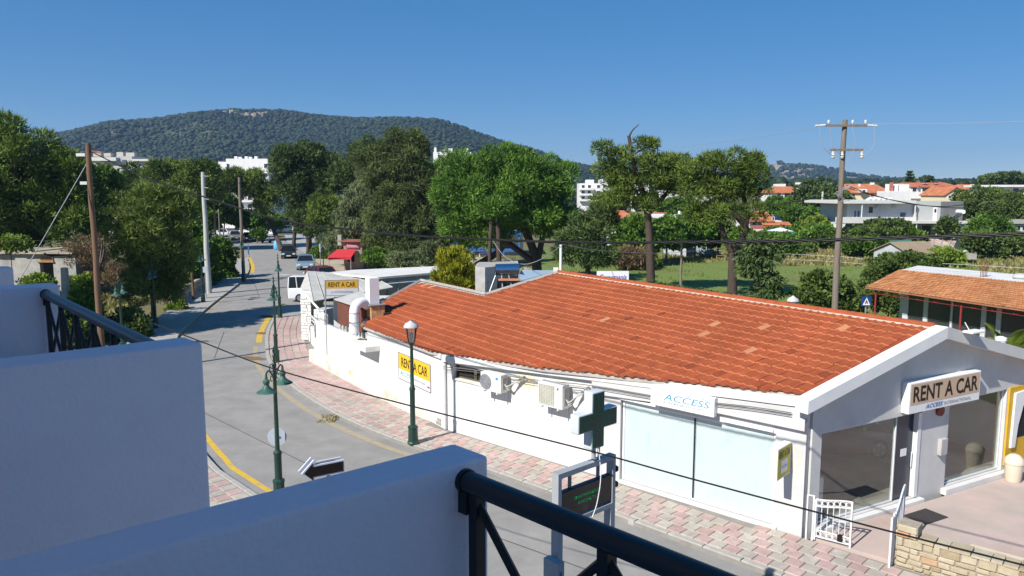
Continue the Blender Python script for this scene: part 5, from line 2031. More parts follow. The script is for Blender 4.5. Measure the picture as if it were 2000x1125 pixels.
t, RP = pole('utility_pole', 'tall grey wooden utility pole with two cross-arms on the right', 1650, 234, 42, 0.19, 0.13, M_WOODG)
def crossarm(t, z, x0, x1, hang):
    q = MB()
    q.box((RP.x + x0, RP.y - 0.24, z - 0.06), (RP.x + x1, RP.y - 0.14, z + 0.06))
    ca = q.build('cross_arm', M_WOODG, t)
    for hx, up in hang:
        q = MB()
        if up:
            q.lathe([(0.02, 0), (0.07, 0.06), (0.05, 0.1), (0.08, 0.14), (0.05, 0.2), (0.03, 0.24)], (RP.x + hx, RP.y - 0.19, z + 0.061), 10)
        else:
            q.lathe([(0.03, -0.42), (0.08, -0.38), (0.10, -0.3), (0.06, -0.26), (0.11, -0.2), (0.06, -0.14), (0.09, -0.08), (0.02, 0)], (RP.x + hx, RP.y - 0.19, z - 0.061), 10)
        q.build('insulator', M_PORC, ca, smooth=True)
crossarm(t, RP.z - 0.32, -1.1, 1.15, [(-0.95, True), (0.35, True), (1.05, True)])
crossarm(t, RP.z - 1.62, -0.8, 1.0, [(-0.62, False), (-0.12, False), (0.95, False)])
for s in (-1, 1):
    q = MB()
    ex = RP.x + s * 1.12
    for k in range(4):
        q.lathe([(0.025, 0), (0.055, 0.03), (0.055, 0.07), (0.025, 0.1)], (0, 0, 0), 8)
    q = MB()
    q.tube([(ex, RP.y - 0.19, RP.z - 0.30), (ex + s * 0.55, RP.y - 0.19, RP.z - 0.34)], 0.055, 8)
    q.build('strain_insulator', M_PORC, t, smooth=True)
q = MB()
for a, b in (((-1.5, -0.3), (-0.6, -2.0)), ((1.5, -0.3), (0.95, -2.0)), ((-0.9, -0.35), (-0.1, -2.0)), ((0.3, -0.3), (0.1, -2.4))):
    q.tube(curve([(RP.x + a[0], RP.y - 0.25, RP.z + a[1]), (RP.x + (a[0] + b[0]) / 2 + 0.25 * (1 if a[0] > 0 else -1), RP.y - 0.4, RP.z - 1.4), (RP.x + b[0], RP.y - 0.25, RP.z + b[1])], 6), 0.012, 4)
q.build('jumper_wire', M_WIREG, t)
q = MB()
for k in range(8):
    a = k * 0.8
    q.tube([(RP.x, RP.y - 0.2, RP.z - 3.7 - 0.1 * k), (RP.x + 0.5 * math.cos(a), RP.y - 0.3, RP.z - 3.5 - 0.12 * k)], 0.03, 5)
q.build('cable_joint', M_WIREG, t)
# cables ----------------------------------------------------------
def cable(name, lab, pts, r, m=M_WIRE, n=6, twist=0):
    c = curve(pts, 8)
    q = MB()
    if twist:
        c = curve(pts, 40)
        for k in range(twist):
            w = []
            for i, p in enumerate(c):
                a = i * 0.5 + k * 6.283 / twist
                w.append(p + Vector((0, math.cos(a), math.sin(a))) * r * 0.9)
            q.tube(w, r * 0.72, 5)
    else:
        q.tube(c, r, n)
    return solo(q, name, m, lab, 'cable', c[0])
def dline(px, a, b):
    (x0, d0), (x1, d1) = a, b
    return 1.0 / (1 / d0 + (1 / d1 - 1 / d0) * (px - x0) / (x1 - x0))
pl_ = [(178, 296), (280, 345), (400, 385), (550, 430), (690, 449), (830, 462), (1100, 473), (1350, 473), (1600, 469), (2000, 457), (2250, 445)]
cable('power_cable', 'thick twisted black cable bundle swinging across the whole view', [P(x, y, dline(x, (178, 33), (2250, 8.5))) for x, y in pl_], 0.018, M_WIRE, 6, 3)
pl_ = [(300, 632), (395, 668), (540, 722), (800, 792), (1150, 880), (1350, 935), (1700, 1028), (2000, 1104), (2200, 1156)]
cable('power_cable', 'black cable running downhill in front of the white wall and stone wall', [P(x, y, dline(x, (300, 14.5), (2200, 8.2))) for x, y in pl_], 0.013)
cable('overhead_wire', 'thin high wire leaving the right pole towards the hill', [P(1592, 251, 42), P(1450, 272, 55), P(1290, 290, 75), P(1080, 303, 120), P(900, 309, 190)], 0.013, M_WIREG, 5)
cable('overhead_wire', 'thin high wire leaving the right pole out of the picture', [P(1704, 242, 42), P(1850, 241, 39), P(2000, 237, 36), P(2200, 230, 33)], 0.011, M_WIREG, 5)
cable('power_cable', 'black cable sagging from the right pole before the white villa', [P(1653, 362, 42), P(1720, 385, 41), P(1800, 401, 40), P(1880, 400, 39), P(2000, 370, 37), P(2150, 320, 35)], 0.022)
cable('power_cable', 'lower black cable sagging from the right pole over the villa wall', [P(1653, 366, 42), P(1740, 390, 42), P(1860, 406, 42), P(2000, 398, 42), P(2150, 380, 42)], 0.02)
cable('power_cable', 'black cable from the right pole to the tall pines', [P(1647, 378, 42), P(1590, 388, 45), P(1500, 402, 52), P(1440, 410, 58)], 0.02)
cable('overhead_wire', 'thin slack wire from the white mast to the pines', [P(1094, 481, 33.5), P(1060, 505, 36), P(1020, 516, 40), P(985, 500, 46), P(962, 470, 52)], 0.02, M_WIREG, 5)
cable('overhead_wire', 'thin wire crossing before the tall pine trunks', [P(1100, 478, 33.5), P(1180, 490, 38), P(1300, 494, 45), P(1420, 484, 55)], 0.012, M_WIREG, 5)
cable('overhead_wire', 'street wire between the concrete pole and the dark wooden pole', sag((CP.x, CP.y, CP.z - 0.4), (WP2.x, WP2.y, WP2.z - 0.5), 0.35), 0.02, M_WIRE, 5)
cable('overhead_wire', 'far street wire beyond the dark wooden pole', sag((WP2.x, WP2.y, WP2.z - 0.5), (WP3.x, WP3.y, WP3.z - 0.5), 0.6), 0.02, M_WIRE, 5)
cable('overhead_wire', 'yellowish wire low across the waste ground on the left', [P(0, 469, 40), P(90, 470, 42), P(182, 470, 44), P(260, 468, 48)], 0.016, mat('yellow_wire', (0.35, 0.30, 0.1), 0.7), 5)

# ================================================================== PHARMACY TOTEM, ARROW, ROUND SIGN
TU = Vector((0.74, 0.672, 0)).normalized()
TN = Vector((0.672, -0.74, 0)).normalized()
M_GFR = mat('grey_sign_frame', (0.34, 0.36, 0.38), 0.45, 0.05, 3, spec=0.4)
M_LED = mat('led_black', (0.008, 0.008, 0.014), 0.3, spec=0.5)
tl = P(1087, 926, 10.55)
TO = Vector((tl.x, tl.y, 0))
ztop = tl.z
wT = 1.28
t = thing('led_board', 'grey framed electronic board with black screen under the green cross', 'sign', (TO.x, TO.y, 0.1))
q = MB()
zb_ = ztop - 0.84
for a, b, c, d in ((0, wT, ztop - 0.08, ztop), (0, wT, zb_, zb_ + 0.07), (0, 0.07, zb_ + 0.07, ztop - 0.08), (wT - 0.07, wT, zb_ + 0.07, ztop - 0.08)):
    q.frame(TO, TU, TN, Z, (a, -0.09, c), (b, 0.04, d))
q.build('frame', M_GFR, t)
q = MB()
q.frame(TO, TU, TN, Z, (0.075, -0.07, zb_ + 0.10), (wT - 0.075, 0.025, ztop - 0.30))
scr = q.build('screen', M_LED, t, bevel=0.015, seg=1)
for s_ in (0.32, 0.95):
    q = MB()
    q.frame(TO, TU, TN, Z, (s_ - 0.02, -0.06, ztop - 0.299), (s_ + 0.02, -0.02, ztop - 0.081))
    q.build('hanger', mat('dark_edge', (0.2, 0.2, 0.2)), t)
M_GLED = emit('green_led', (0.02, 0.6, 0.2), 0.28)
lettering('ΦΑΡΜΑΚΕΙΟ', TO + TN * 0.033 + TU * 0.34 + Z * (zb_ + 0.36), TU, Z, 0.6, 0.055, M_GLED, scr, -0.012)
lettering('ΑΝΟΙΚΤΟ', TO + TN * 0.033 + TU * 0.42 + Z * (zb_ + 0.27), TU, Z, 0.45, 0.05, M_GLED, scr, -0.012)
q = MB()
for s_ in (0.0, wT - 0.1):
    q.frame(TO, TU, TN, Z, (s_, -0.10, 0.1), (s_ + 0.1, 0.04, zb_ - 0.002))
q.build('leg', M_GFR, t)
q = MB()
q.frame(TO, TU, TN, Z, (-0.155, -0.10, 0.1), (-0.03, 0.2, zb_ - 0.42))
q.build('lower_frame', M_GFR, t)
q = MB()
q.frame(TO, TU, TN, Z, (-0.12, 0.201, 0.2), (-0.08, 0.206, zb_ - 0.55))
q.build('lower_slot', mat('slot_grey', (0.13, 0.14, 0.16), 0.6), t)
for zz_ in (ztop - 0.25, ztop - 0.5):
    q = MB()
    q.lathe([(0.02, -0.05), (0.05, -0.03), (0.05, 0.03), (0.02, 0.05)], TO + TU * (wT + 0.04) + Z * zz_, 10)
    q.build('spotlight', M_INK, t, smooth=True)
cc = TO + TU * 0.80
zc = ztop + 0.66
t = thing('pharmacy_cross', 'green pharmacy cross with pale grey edge on top of the electronic board', 'sign', (cc.x, cc.y, ztop))
def plus(a, b):
    return [(-a, -b), (-a, -a), (-b, -a), (-b, a), (-a, a), (-a, b), (a, b), (a, a), (b, a), (b, -a), (a, -a), (a, -b)]
CO = Vector((cc.x, cc.y, zc))
q = MB()
q.plate(plus(0.145, 0.44), CO, TU, Z, TN, -0.085, 0.085)
q.build('casing', mat('cross_casing', (0.58, 0.62, 0.64), 0.4, 0.04, 2, spec=0.4), t, bevel=0.022, seg=3, smooth=True)
for s in (1, -1):
    q = MB()
    if s > 0:
        q.plate(plus(0.124, 0.418), CO, TU, Z, TN, 0.086, 0.091)
    else:
        q.plate(plus(0.124, 0.418), CO, TU, Z, TN, -0.091, -0.086)
    q.build('face', mat('cross_green', (0.006, 0.075, 0.058), 0.25, spec=0.5), t)
q = MB()
for k in range(-4, 5):
    for j in range(-4, 5):
        if abs(k) > 1 and abs(j) > 1:
            continue
        q.frame(CO + TU * k * 0.092 + Z * j * 0.092, TU, TN, Z, (-0.018, 0.092, -0.018), (0.018, 0.094, 0.018))
o = q.build('led_dots', mat('led_off_green', (0.008, 0.095, 0.07), 0.3), t)
o['kind'] = 'stuff'
q = MB()
q.bar(cc + Z * ztop, cc + Z * (zc - 0.44), 0.035, 8)
q.bar(cc + TU * 0.12 + Z * ztop, cc + TU * 0.12 + Z * (zc - 0.42), 0.02, 6)
q.build('stem', M_GFR, t)
q = MB()
q.tube(curve([cc + TN * 0.1 + Z * (zc - 0.44), cc + TN * 0.15 + Z * (ztop - 0.2), cc + TN * 0.13 - TU * 0.05 + Z * (ztop - 0.6), cc + TN * 0.1 - TU * 0.12 + Z * (zb_ + 0.02)], 6), 0.008, 5)
q.build('loose_cable', M_TRIM, t)
# arrow
c = P(630, 916, 14.6)
AU = Vector((0.84, 0.54, 0)).normalized()
AN = Vector((0.54, -0.84, 0)).normalized()
t = thing('arrow_sign', 'black arrow sign with white edge pointing left above the balcony wall', 'sign', (c.x + 0.1, c.y, 0.1))
arrow = [(-0.447, 0.0), (-0.189, 0.241), (-0.189, 0.129), (0.43, 0.129), (0.43, -0.129), (-0.189, -0.129), (-0.189, -0.241)]
arrow2 = [(-0.396, 0.0), (-0.215, 0.176), (-0.215, 0.101), (0.408, 0.101), (0.408, -0.101), (-0.215, -0.101), (-0.215, -0.176)]
M_ARW = mat('arrow_white_edge', (0.62, 0.64, 0.70), 0.5)
q = MB()
q.plate(arrow, c, AU, Z, AN, 0.02, 0.06)
q.build('front_plate', M_ARW, t)
q = MB()
q.plate(arrow2, c, AU, Z, AN, 0.061, 0.066)
q.build('arrow_face', M_INK, t)
q = MB()
q.plate([(a - 0.0, b) for a, b in arrow], c, AU, Z, AN, -0.16, -0.12)
q.build('back_plate', M_ARW, t)
q = MB()
q.frame(c, AU, AN, Z, (-0.12, -0.119, -0.1), (0.3, 0.019, 0.1))
q.build('lamp_case', mat('case_dark', (0.05, 0.05, 0.06), 0.6), t)
q = MB()
q.bar((c.x + 0.1, c.y + 0.05, 0.1), (c.x + 0.1, c.y + 0.05, c.z - 0.1), 0.04, 8)
q.build('post', M_GFR, t)
# round sign seen from behind
pc = lamp_spots[0][0]
c = P(541, 853, pc.y + 0.2)
t = thing('round_sign', 'round grey back of a traffic sign on the nearest lamp pole', 'sign', (c.x, c.y, c.z - 0.25))
q = MB()
q.disc(c, (-0.1, 1, 0), 0.25, 0.0, 0.012, 28)
q.build('disc', mat('sign_back_grey', (0.42, 0.47, 0.54), 0.4, 0.05, 4, spec=0.4), t)
q = MB()
q.frame(c, (1, 0.1, 0), (-0.1, 1, 0), Z, (-0.07, -0.03, -0.02), (0.07, -0.001, 0.02))
q.build('clamp', mat('galvanised', (0.40, 0.41, 0.42)), t)

# small street signs
def post_sign(name, lab, px, pyt, pyb, D, w, h, m, txt=None, mt=None, shape='box'):
    b = P(px, pyb, D)
    tp = P(px, pyt, D)
    t = thing(name, lab, 'sign', (b.x, b.y, 0))
    q = MB()
    q.bar((b.x, b.y + 0.04, 0), (b.x, b.y + 0.04, tp.z), 0.035, 6)
    q.build('post', mat('galvanised', (0.40, 0.41, 0.42)), t)
    q = MB()
    q.box((b.x - w / 2, b.y - 0.02, tp.z - h), (b.x + w / 2, b.y, tp.z))
    q.build('plate', m, t)
    if shape == 'tri':
        q = MB()
        q.plate([(-0.2, -0.2), (0.2, -0.2), (0, 0.2)], Vector((b.x, b.y - 0.021, tp.z - h / 2)), (1, 0, 0), Z, Vector((0, -1, 0)), 0, 0.004)
        q.build('triangle', M_SIGNW, t)
        q = MB()
        q.plate([(-0.09, -0.14), (-0.03, -0.14), (0.0, -0.04), (0.05, -0.14), (0.1, -0.14), (0.03, 0.03), (0.0, 0.1), (-0.03, 0.03)], Vector((b.x, b.y - 0.0255, tp.z - h / 2)), (1, 0, 0), Z, Vector((0, -1, 0)), 0, 0.004)
        q.build('walking_figure', M_INK, t)
    if txt:
        lettering(txt, (b.x - w * 0.22, b.y - 0.022, tp.z - h * 0.78), (1, 0, 0), Z, w * 0.44, h * 0.56, mt, t, 0.02)
M_SBLUE = mat('traffic_blue', (0.015, 0.05, 0.20), 0.5)
post_sign('crossing_sign', 'blue square pedestrian crossing sign behind the tiled ridge', 1690, 579, 625, 40, 0.52, 0.52, M_SBLUE, shape='tri')
post_sign('parking_sign', 'blue parking sign with a white P before the trees', 828, 463, 500, 88, 0.62, 0.62, M_SBLUE, 'P', M_SIGNW)
post_sign('notice_sign', 'small white notice on a post before the blue shop front', 880, 470, 500, 86, 0.45, 0.45, M_SIGNW)
post_sign('street_sign', 'narrow blue sign post at the edge of the left pavement', 487, 478, 528, 79, 0.14, 1.0, mat('sign_back_blue', (0.05, 0.12, 0.25), 0.5))
post_sign('street_sign', 'small grey sign back beside the lamp near the concrete pole', 403, 521, 588, 57.5, 0.28, 0.45, mat('sign_back_grey', (0.34, 0.37, 0.42)))
post_sign('street_sign', 'grey sign post behind the blue-grey parked car', 626, 476, 520, 82, 0.12, 0.9, mat('sign_back_grey', (0.34, 0.37, 0.42)))
t = thing('lantern', 'white box lantern on a thin black post beside the red kiosk', 'street lamp', G(632, 519, 0))
lpz = G(632, 519, 0)
q = MB()
q.bar((lpz.x, lpz.y, 0), (lpz.x, lpz.y, 2.2), 0.05, 6)
q.build('post', M_INK, t)
q = MB()
q.lathe([(0.12, 2.2), (0.3, 2.65), (0.32, 2.68), (0.05, 2.75)], (lpz.x, lpz.y, 0), 4)
q.build('lamp_head', M_SIGNW, t)

# ================================================================== VEHICLES
M_TYRE = mat('tyre_rubber', (0.012, 0.012, 0.012), 0.9)
M_RIM = mat('alloy_rim', (0.45, 0.46, 0.47), 0.35, metal=0.7)
M_CGL = mat('car_glass', (0.012, 0.015, 0.018), 0.16, 0.05, 1, spec=0.4)
M_HL = mat('headlight', (0.72, 0.74, 0.76), 0.15, spec=0.8)
M_PLATE = mat('number_plate', (0.7, 0.7, 0.68), 0.5)
M_BLK = mat('black_plastic', (0.015, 0.015, 0.016), 0.7)
def car(name, lab, cat, loc, head, rgb, L=4.3, W=1.78, H=1.5, van=False, group=None, rough=0.3):
    """head = heading in degrees; built nose along +x"""
    t = thing(name, lab, cat, loc, group)
    OFF[t.name] = Vector((0, 0, 0))
    t.rotation_euler = (0, 0, math.radians(head))
    pm = mat('car_paint_%d_%d_%d' % tuple(int(c * 255) for c in rgb), rgb, rough, 0.02, 1, spec=0.5, coat=0.6)
    h = L / 2
    if van:
        low = [(-h, 0.3), (-h, 1.05), (h - 0.95, 1.12), (h - 0.12, 0.98), (h, 0.8), (h, 0.32), (h - 0.2, 0.24), (-h + 0.1, 0.24)]
        gl = [(-h + 0.04, 1.06), (h - 0.55, 1.1), (h - 1.35, H - 0.06), (-h + 0.1, H - 0.06)]
        rf = [(-h + 0.1, H - 0.06), (h - 1.32, H - 0.06), (h - 1.5, H), (-h + 0.2, H)]
    else:
        low = [(-h, 0.42), (-h + 0.03, 0.78), (-h + 0.15, 0.95), (h * 0.30, 0.95), (h * 0.72, 0.86), (h - 0.1, 0.7), (h, 0.52), (h, 0.3), (h - 0.2, 0.2), (-h + 0.2, 0.22)]
        gl = [(-h + 0.12, 0.951), (h * 0.42, 0.92), (h * 0.02, H - 0.05), (-h + 0.55, H - 0.05)]
        rf = [(-h + 0.5, H - 0.06), (h * 0.04, H - 0.06), (-0.05, H), (-h + 0.75, H - 0.005)]
    Y = Vector((0, 1, 0))
    q = MB()
    q.plate(low, (0, 0, 0), (1, 0, 0), Z, -Y, -W / 2, W / 2)
    body = q.build('body', pm, t, bevel=0.07, seg=3, smooth=True, local=True)
    q = MB()
    b0, b1 = W / 2 - 0.05, W / 2 - (0.1 if van else 0.24)
    vs = []
    for s in (-1, 1):
        for i, (x, z) in enumerate(gl):
            vs.append((x, s * (b0 if i < 2 else b1), z))
    q.add(vs, [(0, 1, 2, 3), (7, 6, 5, 4), (0, 4, 5, 1), (1, 5, 6, 2), (2, 6, 7, 3), (3, 7, 4, 0)])
    q.build('windows', M_CGL, t, local=True)
    q = MB()
    q.plate(rf, (0, 0, 0), (1, 0, 0), Z, -Y, -b1 - 0.02, b1 + 0.02)
    q.build('roof', pm, t, bevel=0.03, seg=2, smooth=True, local=True)
    # pillars
    for s in (-1, 1):
        def on(i, j, k):
            a, b = gl[i], gl[j]
            return None
        ratios = [0.0, 0.45, 1.0] if not van else [0.0, 0.16, 0.62, 1.0]
        for rr in ratios:
            xb = gl[0][0] + (gl[1][0] - gl[0][0]) * rr
            xt = gl[3][0] + (gl[2][0] - gl[3][0]) * rr
            wd = 0.055 if rr in (0.0, 1.0) else 0.04
            q = MB()
            q.tube([(xb, s * (b0 + 0.005), gl[0][1] - 0.02), (xt, s * (b1 + 0.01), gl[2][1])], wd, 5)
            q.build('pillar', pm, t, local=True)
        if van:
            q = MB()
            q.add([(gl[0][0] + 0.05, s * (b0 + 0.006), 1.06), (gl[0][0] + 0.7, s * (b0 + 0.006), 1.06), (gl[0][0] + 0.7, s * (b0 - 0.02), 1.12), (gl[0][0] + 0.05, s * (b0 - 0.02), 1.12)], [(0, 1, 2, 3)])
        q = MB()
        q.frame((gl[1][0] - 0.15, s * (W / 2 + 0.07), 0.97), (1, 0, 0), Y, Z, (-0.06, -0.1, 0), (0.06, 0.1, 0.15))
        q.build('wing_mirror', pm, t, bevel=0.02, seg=1, local=True)
        q = MB()
        hl = [(h - 0.42, 0.72), (h - 0.05, 0.62), (h - 0.03, 0.52), (h - 0.3, 0.58)] if not van else [(h - 0.35, 0.95), (h - 0.02, 0.8), (h - 0.01, 0.66), (h - 0.25, 0.75)]
        q.plate(hl, (0, 0, 0), (1, 0, 0), Z, Vector((0, s, 0)), W / 2 - 0.3, W / 2 + 0.006)
        q.plate([(0, 0), (0.32, 0.03), (0.34, 0.16), (0.06, 0.2)], (h + 0.006, s * (W / 2 - 0.44 if s > 0 else W / 2 - 0.1), 0.54 if not van else 0.66), (0, 1, 0), Z, (1, 0, 0), -0.08, 0.0)
        q.build('headlight', M_HL, t, local=True)
        q = MB()
        q.frame((-h - 0.006, s * (W / 2 - 0.16), 0.7), (1, 0, 0), Y, Z, (0, -0.1, 0), (0.1, 0.1, 0.3 if van else 0.2))
        q.build('tail_light', mat('tail_red', (0.3, 0.01, 0.01), 0.3), t, local=True)
        for xw in (h - 0.82, -h + (0.85 if van else 0.75)):
            q = MB()
            q.disc((xw, s * (W / 2 - 0.1), 0.315), (0, s, 0), 0.315, -0.11, 0.115, 20)
            wl_ = q.build('wheel', M_TYRE, t, bevel=0.02, seg=1, local=True)
            q = MB()
            q.disc((xw, s * (W / 2 - 0.1), 0.315), (0, s, 0), 0.2, 0.116, 0.122, 16)
            q.build('rim', M_RIM, wl_, local=True)
            q = MB()
            for k in range(5):
                a = k * 1.2566
                q.frame((xw, s * (W / 2 - 0.1 + 0.123), 0.315), (math.cos(a), 0, math.sin(a)), (0, s, 0), (-math.sin(a), 0, math.cos(a)), (0.05, 0, -0.018), (0.18, 0.006, 0.018))
            q.build('spokes', M_BLK if not van else M_RIM, wl_, local=True)
    q = MB()
    q.frame((h - 0.04, 0, 0), (1, 0, 0), Y, Z, (0, -W * 0.3, 0.3), (0.05, W * 0.3, 0.46))
    q.build('grille', M_BLK, t, local=True)
    q = MB()
    q.frame((h + 0.012, 0, 0), (1, 0, 0), Y, Z, (0, -0.26, 0.34), (0.012, 0.26, 0.45))
    q.build('number_plate', M_PLATE, t, local=True)
    q = MB()
    q.frame((-h - 0.02, 0, 0), (1, 0, 0), Y, Z, (0, -W / 2 + 0.05, 0.3), (0.06, W / 2 - 0.05, 0.5))
    q.build('rear_bumper', M_BLK if van else pm, t, bevel=0.015, seg=1, local=True)
    return t
rd = math.degrees(math.atan2(-0.94, 0.33))
car('parked_car', 'blue-grey hatchback parked nose-on at the right kerb', 'car', (-22.2, 81.3, 0), rd - 6, (0.16, 0.25, 0.33), 4.3, 1.8, 1.5)
car('parked_car', 'black hatchback parked behind the blue-grey car', 'car', (-28.1, 95.2, 0), rd - 4, (0.02, 0.02, 0.024), 4.2, 1.8, 1.52)
car('parked_car', 'dark red car half hidden behind the sheet canopy', 'car', (-17.9, 70.2, 0.006), 125, (0.16, 0.015, 0.02), 4.1, 1.75, 1.42)
car('delivery_van', 'white van half hidden behind the stone pillar', 'van', (-14.5, 57.3, 0.004), 4, (0.78, 0.79, 0.8), 4.7, 1.9, 1.95, True)
car('parked_car', 'grey car parked under the far street trees', 'car', (-48.2, 132, 0.0), rd + 8, (0.17, 0.18, 0.19), 4.3, 1.8, 1.5)
car('parked_car', 'dark car parked just right of the dark wooden pole', 'car', (-44.0, 127, 0.0), rd + 4, (0.03, 0.035, 0.045), 4.3, 1.8, 1.5)
car('parked_car', 'white car parked behind the grey car under the trees', 'car', (-53.5, 140, 0.0), rd + 10, (0.75, 0.76, 0.77), 4.2, 1.8, 1.5)
car('parked_car', 'white van parked farthest left up the street', 'van', (-58.2, 147, 0.0), rd + 10, (0.76, 0.76, 0.76), 4.6, 1.9, 1.95, True)
car('parked_car', 'white car standing in the sunny yard behind the leaning trunk', 'car', (-46.0, 154, 0.0), 175, (0.76, 0.76, 0.76), 4.3, 1.8, 1.5)
sc_ = Vector((9.5, 22.6, 0))
car('showroom_car', 'dark blue car standing inside the showroom behind the glass', 'car', (sc_.x, sc_.y, 0.241), math.degrees(math.atan2(F_DIR.y, F_DIR.x)) - 22, (0.05, 0.085, 0.15), 4.4, 1.8, 1.65)
p = A0 + F_DIR * 0.85 - F_N * 0.5
t = thing('cabinet', 'small white cabinet inside the display window', 'cabinet', (p.x, p.y, 0.241))
q = MB()
q.frame(Vector((p.x, p.y, 0.241)), F_DIR, F_N, Z, (-0.2, -0.2, 0.0), (0.2, 0.2, 1.05))
q.build('carcass', M_TRIM, t, bevel=0.01, seg=1)
q = MB()
q.frame(Vector((p.x, p.y, 0.241)), F_DIR, F_N, Z, (-0.18, 0.201, 0.08), (0.18, 0.212, 0.95))
q.build('door', M_SIGNW, t)
# igloo recycling bin
c = G(543, 487, 0)
t = thing('recycling_igloo', 'pale blue domed recycling container at the far road bend', 'bin', c)
q = MB()
q.lathe([(0.58, 0.05), (0.62, 0.1), (0.62, 0.75), (0.55, 1.05), (0.38, 1.3), (0.15, 1.42), (0.04, 1.44)], c, 18)
q.build('shell', mat('igloo_blue', (0.13, 0.40, 0.66), 0.5, 0.06, 2), t, smooth=True)
q = MB()
q.disc(c + Vector((0.1, -0.5, 1.02)), (0.15, -0.8, 0.55), 0.14, 0.0, 0.05, 12)
q.build('opening', M_INK, t)
# scooter by the bin
c = G(520, 474, 0)
t = thing('parked_scooter', 'small white scooter parked by the far road bend', 'scooter', c)
q = MB()
q.tube(curve([c + Vector((-0.55, 0, 0.55)), c + Vector((-0.2, 0, 0.7)), c + Vector((0.1, 0, 0.35)), c + Vector((0.45, 0, 0.4)), c + Vector((0.6, 0, 0.95))], 4), 0.13, 8)
q.build('body', M_SIGNW, t, smooth=True)
for s in (-0.6, 0.62):
    q = MB()
    q.disc(c + Vector((s, 0, 0.25)), (0, 1, 0), 0.25, -0.06, 0.06, 14)
    q.build('wheel', M_TYRE, t)
q = MB()
q.bar(c + Vector((0.58, -0.3, 1.0)), c + Vector((0.58, 0.3, 1.0)), 0.03)
q.build('handlebar', M_BLK, t)

# ================================================================== KIOSK AND BLUE SHOP
kb = Vector((-17.9, 79.5, 0))
t = thing('kiosk', 'small stone kiosk with bright red awning and flat rusty roof', 'kiosk', kb)
q = MB()
wall_cells(q, kb + Vector((0.2, 0, 0)), Vector((1, 0.1, 0)).normalized(), Vector((0.1, -1, 0)).normalized(), 0, 1.9, 0.2, 0.0, lambda s: 3.0, [(0.2, 1.1, 0.9, 2.1)])
wall_cells(q, kb + Vector((2.1, 0.2, 0)), Vector((-0.1, 1, 0)).normalized(), Vector((1, 0.1, 0)).normalized(), 0, 2.2, 0.2, 0.0, lambda s: 3.0, [])
wall_cells(q, kb + Vector((0.2, 2.2, 0)), Vector((0.1, -1, 0)).normalized(), Vector((-1, -0.1, 0)).normalized(), 0, 2.2, 0.2, 0.0, lambda s: 3.0, [])
wall_cells(q, kb + Vector((0.2, 2.3, 0)), Vector((1, 0.1, 0)).normalized(), Vector((0.1, -1, 0)).normalized(), 0, 1.9, 0.2, 0.0, lambda s: 3.0, [])
q.build('wall', mat('kiosk_stone', (0.34, 0.26, 0.22), 0.9, 0.2, 3), t)
q = MB()
q.box((kb.x - 0.25, kb.y - 0.35, 3.02), (kb.x + 2.6, kb.y + 2.6, 3.14))
q.build('roof', mat('kiosk_roof', (0.30, 0.12, 0.08), 0.8, 0.2, 1), t)
q = MB()
a_, b_ = kb + Vector((-0.4, -0.2, 2.25)), kb + Vector((1.55, -0.02, 2.25))
q.add([a_, b_, b_ + Vector((-0.25, -1.5, -0.75)), a_ + Vector((-0.75, -1.5, -0.75)), a_ - Z * .03, b_ - Z * .03, b_ + Vector((-0.25, -1.5, -0.78)), a_ + Vector((-0.75, -1.5, -0.78))], [(0, 1, 2, 3), (7, 6, 5, 4), (0, 4, 5, 1), (1, 5, 6, 2), (2, 6, 7, 3), (3, 7, 4, 0)])
M_RED = mat('red_awning', (0.50, 0.035, 0.045), 0.8, 0.08, 2)
aw = q.build('awning', M_RED, t)
q = MB()
q.frame(b_ + Vector((-0.27, -1.52, -0.98)), Vector((-1.0, 0.0, 0)), Vector((0, 1, 0)), Z, (0, 0, 0), (2.4, 0.03, 0.2))
q.build('valance', M_RED, aw)
q = MB()
q.frame(kb + Vector((0.5, -0.06, 2.35)), (1, 0.1, 0), (-0.1, 1, 0), Z, (0, -0.05, 0), (1.3, 0.05, 0.62))
fs = q.build('fascia_sign', mat('pink_sign', (0.52, 0.12, 0.17), 0.6, 0.1, 2), t)
lettering('TAVERNA', kb + Vector((0.62, -0.115, 2.5)), (1, 0.1, 0), Z, 1.0, 0.22, M_SIGNW, fs, 0.01)
q = MB()
q.box((kb.x - 0.5, kb.y + 0.4, 2.6), (kb.x - 0.1, kb.y + 1.0, 3.7))
q.build('chimney', M_CONC, t)
q = MB()
for xx in (-1.0, 1.25):
    q.bar(kb + Vector((xx, -1.5, 0)), kb + Vector((xx, -1.5, 1.5)), 0.035, 6)
q.build('awning_post', mat('grey_steel', (0.36, 0.37, 0.38)), t)
# blue shop front under the trees
bs = Vector((-11.5, 100.0, 0))
t = thing('beach_shop', 'white single-storey shop with bright blue posts under the trees', 'shop', bs)
q = MB()
wall_cells(q, bs, Vector((1, 0.03, 0)).normalized(), Vector((0.03, -1, 0)), 0, 13, 0.2, 0.0, lambda s: 3.1, [(0.9, 3.6, 0.5, 2.4), (4.4, 7.4, 0.2, 2.4), (8.2, 11.5, 0.5, 2.4)])
q.build('wall', M_WHITE, t)
q = MB()
q.box((bs.x - 0.3, bs.y - 2.4, 3.1), (bs.x + 13.3, bs.y + 5, 3.3))
q.build('roof', M_WHITE, t)
q = MB()
q.box((bs.x, bs.y + 1.5, 0), (bs.x + 13, bs.y + 1.7, 3.0))
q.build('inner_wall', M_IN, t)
M_BLP = mat('bright_blue_paint', (0.035, 0.14, 0.40), 0.6, 0.08, 2)
for k in range(7):
    q = MB()
    q.box((bs.x + 0.3 + k * 2.0, bs.y - 2.2, 0), (bs.x + 0.5 + k * 2.0, bs.y - 2.0, 3.09))
    q.build('post', M_BLP, t)
q = MB()
